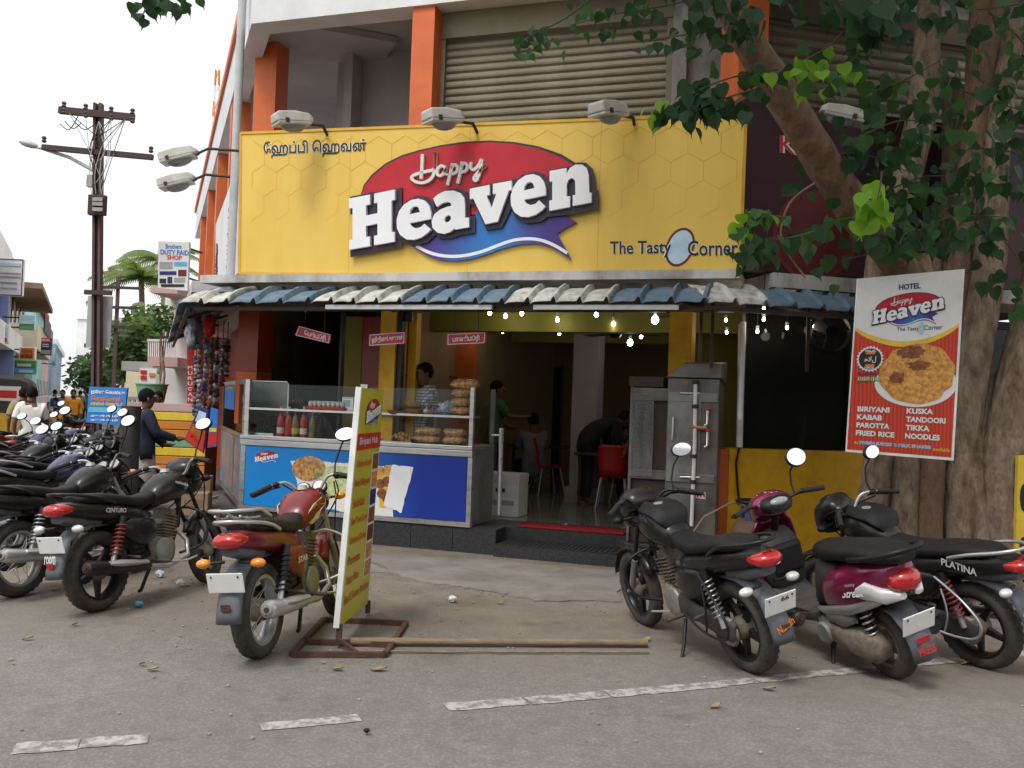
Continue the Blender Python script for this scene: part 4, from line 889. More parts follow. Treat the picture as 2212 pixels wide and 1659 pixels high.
def crumple(t, mt, r_, seed, flat=.5, name='film'):
    mb = MB(); nu, nv = 14, 9; vs = []
    for i in range(nv + 1):
        th = math.pi * i / nv
        for j in range(nu):
            ph = 2 * math.pi * j / nu; p_ = V((math.sin(th) * math.cos(ph), math.sin(th) * math.sin(ph), math.cos(th))); k = r_ * (1 + .55 * noise.noise(p_ * 2.6 + V((seed * 5.1, seed, 0)))); vs.append(V((p_.x * k, p_.y * k * .8, (p_.z * k + r_ * .9) * flat)))
    mb.add(vs, [(i * nu + j, (i + 1) * nu + j, (i + 1) * nu + (j + 1) % nu, i * nu + (j + 1) % nu) for i in range(nv) for j in range(nu)]); mb.build(name, mt, t)
place(lambda t: crumple(t, 'blue_film', .09, 4, .9), 'snack_packet', 'crumpled blue and white packet on the stall shelf', 'packet', fb(fs(962, STN - .14), STN - .14, zm + .002))
place(lambda t: crumple(t, 'blue_film', .095, 9, .75), 'plastic_packet', 'crumpled blue plastic packet lying on the entrance step', 'packet', gp(1217, 1158, .147))
def greens(t):
    rnd = random.Random(5); mb = MB()
    for i in range(70):
        a = rnd.random() * 6.28; r_ = rnd.uniform(.0, .14); c = V((r_ * math.cos(a), r_ * .6 * math.sin(a), rnd.uniform(.02, .2))); d_ = V((rnd.uniform(-1, 1), rnd.uniform(-1, 1), rnd.uniform(-.3, 1))).normalized() * .05; s_ = d_.orthogonal().normalized() * .014
        mb.add([c - d_, c + s_, c + d_, c - s_], [(0, 1, 2, 3)])
    o = mb.build('foliage', 'leaf', t); o['kind'] = 'stuff'; MB().box(-.2, .2, -.1, .1, 0, .03).build('tray', 'steel', t)
place(greens, 'herb_tray', 'steel tray of dark green coriander leaves on the stall', 'herb tray', fb(fs(572, STN - .2), STN - .2, zc0 + .017)).rotation_euler.z = -PHI
def mirrorp(t):
    MB().box(-.3, .3, -.012, .012, 0, .42).build('sheet', 'steel_smudged', t, bevel=.005); MB().tube([(-.31, 0, 0), (-.31, 0, .4), (-.28, 0, .43), (.28, 0, .43), (.31, 0, .4), (.31, 0, 0)], .012, 6).build('rim', 'alu', t, smooth=60)
place(mirrorp, 'steel_screen', 'dull steel screen with rounded rim standing on the stall', 'screen', fb(fs(575, STN - .4), STN - .4, zm - .1)).rotation_euler.z = -PHI
# ---------------------------------------------------------------- glass door beside the stall
gd = thing('glass_door', 'open glass door with steel handle post beside the stall', 'glass door', fb(fs(1070, -.15), -.15, FLZ))
MB().hexa(bx8(fb, fs(1022, -.3), fs(1076, -.3), -.31, -.3, FLZ + .02, 1.75)).build('pane', 'glass', gd)
a = fpl(-.28).px(1083, 925); b = fpl(-.28).px(1078, 1112); MB().tube([a, b], .028, 10).build('post', 'alu', gd, smooth=60)
MB().tube([fpl(-.27).px(1062, 940), fpl(-.27).px(1082, 940)], .014, 8).build('handle', 'alu', gd, smooth=60)
rmn = -.32
tag(MB().hexa(bx8(fb, sA + .12, sB - .03, rmn - .42, rmn - .02, FLZ + .002, FLZ + .022)).build('red_doormat', 'red_mat', bevel=.008), 'long red doormat at the top of the entrance steps', 'doormat')
# ---------------------------------------------------------------- steel grill cabinet with gas pipes
gc = thing('grill_cabinet', 'tall oily steel grill cabinet with gas pipes and red valves by the entrance', 'grill cabinet', fb(fs(1480, .25), .25, 0))
NG = .34
GP = fpl(NG); g0, g1 = GP.uv(1441, 900)[0], GP.uv(1552, 900)[0]
zg = lambda y: GP.uv(1500, y)[1]
def gk(name, mt, boxes, parent=None, bevel=.004):
    for b in boxes: o = MB().hexa(bx8(fb, *b)).build(name, mt, parent or gc, bevel=bevel)
    return o
gk('body', 'steel_oily', [(g0, g1, NG - .55, NG, FLZ + .02, zg(818))]); gk('base', 'granite', [(g0 - .4, g1 + .02, NG - .6, NG - .02, 0, FLZ + .015)])
hd = MB(); hd.hexa([fb(g0 - .06, NG - .6, zg(828)), fb(g1 + .02, NG - .6, zg(828)), fb(g1 + .02, NG + .03, zg(816)), fb(g0 - .02, NG + .03, zg(816)), fb(g0 + .1, NG - .6, zg(775)), fb(g1 + .02, NG - .6, zg(775)), fb(g1 + .02, NG + .02, zg(785)), fb(g0 + .16, NG + .02, zg(785))]); hd.build('hood', 'steel_oily', gc, bevel=.006)
gk('hood_wing', 'iron_dark', [(g0 - .42, g0 - .062, NG - .6, NG - .1, zg(838), zg(815))])
door = gk('door', 'steel_smudged', [(g0 + .01, g0 + .34, NG + .002, NG + .012, zg(1030), zg(858))]); gk('cross_strap', 'steel_smudged', [(g0 + .01, g1 - .01, NG + .013, NG + .018, zg(868), zg(848)), (g0 + .01, g1 - .02, NG + .013, NG + .018, zg(1042), zg(1024))])
h = GP.px; MB().tube([h(1455, 902, .012), h(1456, 902, .05), h(1453, 950, .05), h(1452, 950, .012)], .01, 8).build('handle', 'alu', door, smooth=60)
MB().tube([h(1504, 822, .05), h(1502, 960, .05), h(1495, 1135, .05)], .02, 10).build('gas_pipe', 'pvc', gc, smooth=60)
for y in (826, 878, 985, 1040): MB().tube([h(1504 - (y - 822) * .028, y - 4, .05), h(1504 - (y - 822) * .028, y + 4, .05)], .032, 10).build('pipe_collar', 'iron_dark', gc, smooth=60)
for y in (849, 1030): MB().tube([h(1470, y, .03), h(1512, y + 1, .03)], .01, 8).build('bolt_bar', 'alu', gc, smooth=60)
for y in (884, 930):
    vv = MB().tube([h(1530, y + 2, .05), h(1529, y + 32, .05), h(1522, y + 36, .06)], .016, 8).build('valve', 'alu', gc, smooth=60); MB().ell(h(1531, y, .05), (.03, .03, .018), 8, 6).build('knob', 'knob_red', vv, smooth=180)
MB().tube([h(1496, 922, .05), h(1528, 925, .05)], .024, 8).build('manifold', 'brass', gc, smooth=60)
MB().hexa([h(1503, 1062, .002), h(1524, 1064, .002), h(1524, 1078, .002), h(1503, 1076, .002), h(1503, 1062, .006), h(1524, 1064, .006), h(1524, 1078, .006), h(1503, 1076, .006)]).build('sticker', 'print_white', gc)
for x in (1507, 1514, 1521): MB().hexa([h(x - 2, 1066, .006), h(x + 2, 1066, .006), h(x + 2, 1075, .006), h(x - 2, 1074, .006), h(x - 2, 1066, .008), h(x + 2, 1066, .008), h(x + 2, 1075, .008), h(x - 2, 1074, .008)]).build('sticker_mark', 'print_red', gc)
# left wing: glazed box wrapped in clear film
gk('wing_frame', 'steel_oily', [(g0 - .40, g0 - .37, NG - .14, NG - .1, FLZ + .02, zg(838)), (g0 - .37, g0 - .004, NG - .14, NG - .1, zg(868), zg(840)), (g0 - .37, g0 - .004, NG - .14, NG - .1, zg(1042), zg(1022))])
gk('wing_back', 'iron_dark', [(g0 - .38, g0 - .004, NG - .56, NG - .15, FLZ + .02, zg(840))]); gk('film_wrap', 'plastic_film', [(g0 - .39, g0 - .15, NG - .09, NG - .085, zg(1036), zg(852))], bevel=0)
mb = MB(); mb.tube([rb(.0, .25, 2.58), rb(.0, .25, 1.6)], .03, 10); mb.build('chimney_pipe', 'pvc', gc, smooth=60)
# ---------------------------------------------------------------- gas cylinder
def cyl(t):
    MB().lathe([(0, 0), (.13, 0), (.13, .03), (.15, .05), (.165, .1), (.165, .38), (.14, .46), (.09, .5), (.03, .515), (0, .515)], 22).build('tank', 'gas_grey', t, smooth=50)
    for k in range(3): a = k * 2.1; MB().hexa([V((.09 * math.cos(a + e), .09 * math.sin(a + e), z)) * 1 for z in (.49, .62) for e in (-.35, .35)][:2] + [V((.1 * math.cos(a + .35), .1 * math.sin(a + .35), .49)), V((.1 * math.cos(a - .35), .1 * math.sin(a - .35), .49)), V((.09 * math.cos(a - .35), .09 * math.sin(a - .35), .62)), V((.09 * math.cos(a + .35), .09 * math.sin(a + .35), .62)), V((.1 * math.cos(a + .35), .1 * math.sin(a + .35), .62)), V((.1 * math.cos(a - .35), .1 * math.sin(a - .35), .62))]).build('guard', 'gas_blue', t)
    MB().tube([(.12 * math.cos(2 * math.pi * i / 20), .12 * math.sin(2 * math.pi * i / 20), .63) for i in range(21)], .014, 6, False).build('ring', 'black_metal', t, smooth=60)
    MB().tube([(0, 0, .5), (0, 0, .6)], .02, 8).build('valve', 'brass', t); MB().tube([(0, 0, .58), (-.15, .02, .62), (-.35, .05, .5), (-.5, .1, .25)], .008, 6).build('hose', 'cardboard', t, smooth=60)
place(cyl, 'gas_cylinder', 'small rusty gas cylinder standing against the yellow wall', 'gas cylinder', V((*gp(1622, 1268).to_2d(), 0))).scale = (1.3, 1.3, 1.3)
# ---------------------------------------------------------------- hotel poster hung on the tree
PO = dp(1955, 800, 7.55)
PU = V((1, .12, 0)).normalized()
PP = Plane(PO, PU, UP)
ps = thing('hotel_poster', 'red and white hotel poster listing dishes hung on the tree trunk', 'poster', PP.px(1955, 985))
q4 = [(1854, 602), (2084, 581), (2060, 995), (1829, 976)]
def pbl(u, v): a = V(q4[0]).lerp(V(q4[1]), u); b = V(q4[3]).lerp(V(q4[2]), u); return a.lerp(b, v)
def pfn(u, v, d): c = pbl(u, v); return PP.px(c.x, c.y, d)
def prect(name, mt, u0, u1, v0, v1, d0, d1, n=1): return MB().prism([(u0, v0), (u1, v0), (u1, v1), (u0, v1)], d0, d1, pfn).build(name, mt, ps)
prect('backing', 'paper_edge', 0, 1, 0, 1, -.025, 0)
mat('poster_stripes', (.6, .055, .022), .45); t, p, L = nodes('poster_stripes'); tc = t.nodes.new('ShaderNodeTexCoord'); wv = t.nodes.new('ShaderNodeTexWave'); wv.inputs['Scale'].default_value = 9.5; cr = t.nodes.new('ShaderNodeValToRGB')
L(tc.outputs['Object'], wv.inputs[0]); L(wv.outputs['Fac'], cr.inputs[0]); cr.color_ramp.elements[0].color = (.48, .03, .016, 1); cr.color_ramp.elements[1].color = (.62, .07, .03, 1); L(cr.outputs[0], p.inputs['Base Color'])
prect('red_field', 'poster_stripes', .0, .975, .02, .985, .001, .002)
arc = lambda y0, dy: [(i / 16 * .975, y0 + dy * math.sin(math.pi * min(1, max(0, i / 16))) ** .8) for i in range(17)]
MB().prism(arc(.30, .10)[::-1] + [(0, .0), (.975, .0)], .002, .003, pfn).build('orange_swoosh', 'print_yellow', ps)
MB().prism(arc(.28, .09)[::-1] + [(0, .0), (.975, .0)], .003, .004, pfn).build('white_field', 'print_white', ps)
text('HOTEL', pfn, .385, .59, .085, .053, 'print_navy', ps, .04, .006)
def plfn(zx, zy, d): return pfn(.15 + (zx - 60) / 2050 * .68, .105 + (zy - 60) / 990 * .18, .005 + d * .12)
logo(plfn, ps)
text('The Tasty', pfn, .39, .60, .318, .292, 'print_navy', ps, .01, .006); text('Corner', pfn, .645, .82, .312, .286, 'print_navy', ps, .01, .006)
def pova(name, mt, cx, cy, rx, ry, d0, d1, n=36, star=0):
    pts = [(cx + rx * (1 + (star if i % 2 else 0)) * math.cos(2 * math.pi * i / n), cy + ry * (1 + (star if i % 2 else 0)) * math.sin(2 * math.pi * i / n)) for i in range(n)]
    return MB().prism(pts, d0, d1, pfn).build(name, mt, ps)
pova('emblem', 'print_paleblue', .62, .302, .035, .034, .005, .006)
pova('dish_print', 'print_white', .60, .6, .385, .128, .004, .006); 
blob = lambda cx, cy, rx, ry, a, n=90, sd=0: [(cx + rx * (1 + a * noise.noise(V((math.cos(2 * math.pi * i / n) * 3, math.sin(2 * math.pi * i / n) * 3, sd)))) * math.cos(2 * math.pi * i / n), cy + ry * (1 + a * noise.noise(V((math.cos(2 * math.pi * i / n) * 3, math.sin(2 * math.pi * i / n) * 3, sd)))) * math.sin(2 * math.pi * i / n)) for i in range(n)]
MB().prism(blob(.6, .548, .352, .163, .1), .007, .010, pfn).build('food_print', 'biryani', ps)
for i, (cx, cy, rx, ry) in enumerate(((.53, .43, .13, .035), (.42, .57, .08, .03), (.62, .5, .11, .025))): MB().prism(blob(cx, cy, rx, ry, .5, 30, i * 3.3), .010, .0115 + i * .0004, pfn).build('food_print', 'meat', ps)
pova('seal', 'print_white', .155, .465, .13, .075, .008, .010, 48, -.12); pova('seal', 'print_black', .155, .465, .105, .06, .010, .011)
pova('seal', 'print_orange', .155, .43, .045, .012, .011, .0115); pova('seal', 'print_orange', .155, .502, .045, .012, .011, .0115); prect('seal', 'print_black', .085, .225, .438, .495, .0116, .012)
text('\ufea3\ufefc\ufedd', pfn, .1, .21, .488, .45, 'print_white', ps, .02, .0135); text('HALAL', pfn, .105, .205, .425, .412, 'print_white', ps, .02, .0135); text('HALAL', pfn, .105, .205, .522, .509, 'print_white', ps, .02, .0135)
text('Delicious', pfn, .055, .245, .557, .54, 'print_navy', ps, .02, .0125)
for bold, mt, d in ((.07, 'print_white', .0125), (.02, 'print_green', .0135)): text('DISHES', pfn, .045, .265, .59, .566, mt, ps, bold, d)
for i, (a_, b_) in enumerate((('BIRIYANI', 'KUSKA'), ('KABAB', 'TANDOORI'), ('PAROTTA', 'TIKKA'), ('FRIED RICE', 'NOODLES'))):
    y = .765 + i * .0455
    for bold, mt, d in ((.075, 'print_maroon', .004), (.045, 'print_white', .0055)):
        wl = {'BIRIYANI': .3, 'KABAB': .235, 'PAROTTA': .31, 'FRIED RICE': .36}[a_]; wr = {'KUSKA': .25, 'TANDOORI': .37, 'TIKKA': .225, 'NOODLES': .325}[b_]
        text(a_, pfn, .07, .07 + wl, y, y - .03, mt, ps, bold, d); text(b_, pfn, .53, .53 + wr, y, y - .03, mt, ps, bold, d)
for bold, mt, d in ((.07, 'print_white', .004), (.02, 'print_cyan', .0055)): text('FRESH JUICES & MILK SHAKES', pfn, .11, .78, .955, .931, mt, ps, bold, d)
text('All', pfn, .055, .095, .952, .935, 'print_yellow', ps, .01, .005, slant=-.2); text('available', pfn, .8, .955, .957, .938, 'print_yellow', ps, .01, .005)
# ---------------------------------------------------------------- tall yellow menu board on a rusty stand
yl = gp(733, 1400); yr = gp(793, 1330)           # feet of board, near and far edge
ybr = gp(742, 1408)
YT = thing('menu_board', 'tall narrow yellow menu board with red lettering on a rusty stand', 'menu board', V((yl.x, yl.y, 0)))
A_ = dp(733, 1355, yl.y); Bp = dp(795, 1303, yr.y); Dt = dp(781, 838, yl.y + .02); Ct = pp(829, 842, A_, (Bp - A_).cross(Dt - A_).normalized())   # bottom near, bottom far, top far, top near
def yfn(u, v, d): return A_.lerp(Bp, u).lerp(Dt.lerp(Ct, u), v) + YN * d
YN = (Bp - A_).cross(Dt - A_).normalized()
if YN.dot(EYE - A_) < 0: YN = -YN
def yrect(name, mt, u0, u1, v0, v1, d0, d1): return MB().prism([(u0, v0), (u1, v0), (u1, v1), (u0, v1)], d0, d1, yfn).build(name, mt, YT)
yrect('board', 'stand_yellow', 0, 1, 0, 1, -.03, 0); yrect('edge_strip', 'paper_edge', -.035, -.002, -.0, 1.003, -.034, .004)
yrect('red_band', 'print_red', .0, 1, .735, .805, .001, .003); text('Biriyani Hub', yfn, .1, .86, .748, .79, 'print_white', YT, .01, .005)
def ylf(zx, zy, d): return yfn(.25 + (zx - 60) / 2050 * .62, .955 - (zy - 60) / 990 * .115, .003 + d * .1)
logo(ylf, YT)
rows = ['Chicken Biriyani', 'Beef Biriyani', 'Seekh Kabab', 'Beef Tawa Curry', 'Barbeque Chicken', 'Parotta', 'Naan Roti', 'Beef Chicken Varieties']
for i, r_ in enumerate(rows):
    v = .665 - i * .0815
    text(r_, yfn, .08, (.66 if len(r_) > 12 else .5) if i < 7 else .93, v - .012, v + .028, 'print_red', YT, .012, .004)
    if i < 7:
        yrect('dish_photo_border', 'print_white', .7, .985, v - .032, v + .048, .001, .002); yrect('dish_photo', ('meat', 'biryani', 'print_navy', 'meat', 'print_maroon', 'noodles', 'noodles')[i], .72, .965, v - .027, v + .043, .002, .003)
def rods(segs, w_=.035):
    for a, b in segs: MB().bar(a, b, w_, w_).build('frame_tube', 'rust', YT)
f1, f2, f3, f4 = gp(630, 1413, .02), gp(832, 1414, .02), gp(878, 1346, .02), gp(700, 1338, .02)
rods([(f1, f2), (f2, f3), (f3, f4), (f4, f1), (gp(655, 1385, .02), gp(850, 1392, .02))])
rods([(V((A_.x, A_.y, .02)), A_ + UP * .02), (V((Bp.x, Bp.y, .02)), Bp + UP * .02)]); rods([(A_ - UP * .08, gp(772, 1410, .03))], .022)
# wooden poles lying on the ground
for a, b, r_, lab in (((757, 1396), (1398, 1399), .026, 'long thick wooden pole lying on the ground behind the rusty stand'), ((755, 1412), (1402, 1414), .008, 'thin wooden stick lying along the front of the thick pole')):
    A2, B2 = gp(*a), gp(*b); pts = [A2.lerp(B2, i / 12) + V((0, random.uniform(-.006, .006), r_ + .006 + random.uniform(0, .004))) for i in range(13)]
    tag(MB().tube(pts, [r_ * random.uniform(.88, 1.05) for _ in pts], 10).build('wooden_pole', 'bamboo', smooth=60), lab, 'pole')
# ---------------------------------------------------------------- small litter
def flatleaf(mb, c, L_, w_, a, curl):
    d_ = V((math.cos(a), math.sin(a), 0)); s_ = V((-d_.y, d_.x, 0)); pr_ = [(0, 0), (.25, .8), (.5, 1), (.8, .5), (1, 0)]
    vs = []
    for t_, ww in pr_:
        for k in (-1, 0, 1): vs.append(c + d_ * (t_ * L_) + s_ * (k * ww * w_) + UP * (.004 + (abs(k) * .4 + t_) * curl))
    mb.add(vs, [(i * 3 + j, i * 3 + j + 1, i * 3 + 4 + j, i * 3 + 3 + j) for i in range(4) for j in (0, 1)])
for (x, y), mt, L_, lab in (((48, 1384), 'dry_leaf', .11, 'dry leaf on the road at the far left below the parked bikes'), ((318, 1450), 'dry_leaf', .12, 'curled dry leaf on the road left of the red motorcycle'), ((300, 1438), 'dry_leaf', .08, 'small dry leaf touching the curled leaf left of the red motorcycle'), ((718, 1447), 'green_leaf_fallen', .14, 'yellowish green leaf lying below the rusty stand'), ((800, 1450), 'dry_leaf', .17, 'large brown leaf lying below the wooden poles'), ((1388, 1387), 'green_leaf_fallen', .13, 'green leaf lying on the end of the thick wooden pole'), ((1535, 1532), 'dry_leaf', .12, 'pale leaf on the road below the white line'), ((1648, 1490), 'dry_leaf', .13, 'yellow leaf beside the white line under the black motorcycle'), ((2075, 1437), 'dry_leaf', .1, 'leaf on the white line by the silver-striped motorcycle'), ((112, 1278), 'green_leaf_fallen', .13, 'green leaf behind the bike with the red spring'), ((155, 1352), 'dry_leaf', .09, 'small dry leaf under the front of the parked bikes at left'), ((1075, 1306), 'green_leaf_fallen', .1, 'green leaf on the dirt before the entrance steps')):
    mb = MB(); flatleaf(mb, gp(x, y), L_ * .6, L_ * .18, random.uniform(-.6, .6), .02); tag(mb.build('fallen_leaf', mt, smooth=60), lab, 'leaf', 'leaves fallen on the road')
def scrap(x, y, r_, mt, lab, seed): place(lambda t: crumple(t, mt, r_, seed, .7, 'paper'), 'paper_scrap', lab, 'litter', V((*gp(x, y).to_2d(), .013)), 'scraps of litter on the ground')
scrap(977, 1302, .035, 'print_white', 'white crumpled paper scrap before the entrance steps', 2)
scrap(792, 1588, .016, 'black_plastic', 'small dark scrap on the open road', 3); scrap(345, 1248, .04, 'print_paleblue', 'pale plastic scrap by the front wheel of the black bike', 5); scrap(300, 1313, .03, 'print_cyan', 'tiny blue wrapper on the asphalt behind the black bike', 6); scrap(390, 1268, .04, 'print_white', 'white scrap near the front wheel of the black bike', 8)
mb = MB(); rnd = random.Random(11)
for i in range(420):
    x_, y_ = rnd.uniform(-4.6, 4.2), rnd.uniform(5.6, 9.6)
    if rnd.random() < .45: x_, y_ = rnd.gauss(-2.6, .6), rnd.gauss(8.3, .5)
    if rnd.random() < .2: x_, y_ = rnd.gauss(-.3, 1.0), rnd.gauss(8.4, .4)
    s_ = rnd.uniform(.006, .022); a = rnd.random() * 6; c = V((x_, y_, .014)); d_ = V((math.cos(a), math.sin(a), rnd.uniform(-.1, .3))) * s_; e_ = V((-math.sin(a), math.cos(a), rnd.uniform(0, .2))) * s_ * rnd.uniform(.3, .9)
    mb.add([c - d_, c + e_, c + d_, c - e_], [(0, 1, 2, 3)])
lt = mb.build('litter', 'dry_leaf'); lt['kind'] = 'stuff'; lt['label'] = 'scattered bits of dry leaf and dirt on the ground'
mb = MB()
for i in range(500):
    x_, y_ = rnd.uniform(-5, 4.5), rnd.uniform(4.5, 9.8); s_ = rnd.uniform(.004, .013)
    if rnd.random() < .5: x_, y_ = rnd.gauss(-1.2, 1.6), rnd.gauss(8.4, .6)
    mb.ell((x_, y_, s_ * .5), (s_, s_ * rnd.uniform(.6, 1), s_ * .7), 5, 4)
lt = mb.build('gravel', 'concrete'); lt['kind'] = 'stuff'; lt['label'] = 'small grit and stones strewn over the road edge'
# ---------------------------------------------------------------- motorcycles, built in their own axes: x forward, y left, z up, rear axle over the origin
RY = Matrix.Rotation(R_(-90), 4, 'X')
def wheel_parts(x, z, Rw, w_, kind, root, name, T=None, hubm='engine_dirty', rimm='black_metal', spoke_n=18):
    Mx = Matrix.Translation((x, 0, z)) @ RY
    if T: Mx = T @ Mx
    h = w_ / 2
    prof = [(Rw - .082, -h * .72), (Rw - .06, -h * .95), (Rw - .03, -h), (Rw - .012, -h * .72), (Rw - .003, -h * .36), (Rw, 0), (Rw - .003, h * .36), (Rw - .012, h * .72), (Rw - .03, h), (Rw - .06, h * .95), (Rw - .082, h * .72), (Rw - .082, -h * .72)]
    ty = MB().lathe(prof, 40, Mx).build(name, 'rubber', root, smooth=50)
    mb = MB(); n = 36
    for i in range(n):
        a = 2 * math.pi * i / n
        for sgn in (-1, 1):
            q = []
            for rr, da, yy in ((Rw - .002, 0, .1), (Rw - .002, .075, .1), (Rw - .012, .17, .78), (Rw - .012, .1, .78)):
                for e_ in (-.004, .004): q.append(V(((rr + e_) * math.cos(a + da + (.085 if sgn > 0 else 0)), (rr + e_) * math.sin(a + da + (.085 if sgn > 0 else 0)), sgn * h * yy)))
            mb.add([q[i_] for i_ in (0, 2, 4, 6, 1, 3, 5, 7)], [(4, 5, 6, 7), (0, 1, 5, 4), (1, 2, 6, 5), (2, 3, 7, 6), (3, 0, 4, 7)], Mx)
    tr = mb.build('tread', 'rubber', ty); tr['kind'] = 'stuff'
    MB().lathe([(Rw - .078, -h * .75), (Rw - .1, -h * .7), (Rw - .108, -h * .3), (Rw - .108, h * .3), (Rw - .1, h * .7), (Rw - .078, h * .75)], 36, Mx).build('rim', 'chrome' if kind == 'spoke' else rimm, ty, smooth=40)
    MB().lathe([(0, -.075), (.03, -.075), (.065, -.05), (.075, -.02), (.075, .03), (.06, .055), (.02, .075), (0, .075)], 20, Mx).build('hub', hubm, ty, smooth=40)
    if kind == 'spoke':
        for i in range(spoke_n):
            a = 2 * math.pi * i / spoke_n; s_ = 1 if i % 2 else -1; d_ = .35 * (1 if (i // 2) % 2 else -1)
            mb = MB(); mb.tube([(.062 * math.cos(a), .062 * math.sin(a), s_ * .045), ((Rw - .104) * math.cos(a + d_), (Rw - .104) * math.sin(a + d_), s_ * .008)], .0026, 4); mb.v = [tuple(Mx @ V(v)) for v in mb.v]; mb.build('spoke', 'chrome', ty)
    else:
        for i in range(5):
            a = 2 * math.pi * i / 5 + .3
            mb = MB(); c_, s_ = math.cos(a), math.sin(a); P_ = lambda r_, t_, z_: (r_ * c_ - t_ * s_, r_ * s_ + t_ * c_, z_)
            mb.hexa([V(P_(.06, -.028, -.02)), V(P_(.06, .028, -.02)), V(P_(Rw - .1, .014, -.014)), V(P_(Rw - .1, -.014, -.014)), V(P_(.06, -.028, .02)), V(P_(.06, .028, .02)), V(P_(Rw - .1, .014, .014)), V(P_(Rw - .1, -.014, .014))])
            mb.v = [tuple(Mx @ V(v)) for v in mb.v]; mb.build('spoke', rimm, ty, bevel=.004)
    MB().tube([Mx @ V((0, 0, -.11)), Mx @ V((0, 0, .11))], .012, 8).build('axle', 'alu', ty)
    return ty
def arcstrip(cx, cz, Rr, a0, a1, w_, n=14, drop=.02, widen=0.0):
    mb = MB(); vs = []
    for i in range(n + 1):
        a = R_(a0 + (a1 - a0) * i / n); c_ = V((cx + Rr * math.cos(a), 0, cz + Rr * math.sin(a))); o_ = V((math.cos(a), 0, math.sin(a))); ww = w_ * (1 + widen * i / n)
        for k, dd in ((-1, -drop), (-.6, -drop * .2), (0, 0), (.6, -drop * .2), (1, -drop)): vs.append(c_ + o_ * dd + V((0, k * ww / 2, 0)))
    return mb.add(vs, [(i * 5 + j, i * 5 + j + 1, i * 5 + 6 + j, i * 5 + 5 + j) for i in range(n) for j in range(4)])
def label_seed(o): return sum(map(ord, o.get('label', '')))
def mirror(root, base, sgn, T, mt='black_plastic', tall=1.0, up=.24, out=.1):
    b = V(base); e_ = b + V((.02, sgn * out, up)); pts = [b, b + V((.03, sgn * .01, up * .3)), b + V((.05, sgn * out * .55, up * .7)), e_]
    if T: pts = [T @ p_ for p_ in pts]
    st_ = MB().tube(pts, .007, 8).build('mirror', mt, root, smooth=60)
    rq = random.Random(label_seed(root)); nrm = V((-1, -sgn * rq.uniform(0, .2), rq.uniform(.24, .36))).normalized(); x_ = nrm.cross(UP).normalized(); u_ = x_.cross(nrm)
    Mx = Matrix((x_, u_, nrm)).transposed().to_4x4(); Mx.translation = e_ + V((0, sgn * .02, .035))
    if T: Mx = T @ Mx
    MB().ell((0, 0, -.008), (.078, .053 * tall, .024), 20, 10, Mx).build('mirror_shell', mt, st_, smooth=180)
    MB().add([(.072 * math.cos(2 * math.pi * i / 28), .047 * tall * math.sin(2 * math.pi * i / 28), .0175) for i in range(28)], [tuple(range(28))], Mx).build('mirror_glass', 'mirror', st_)
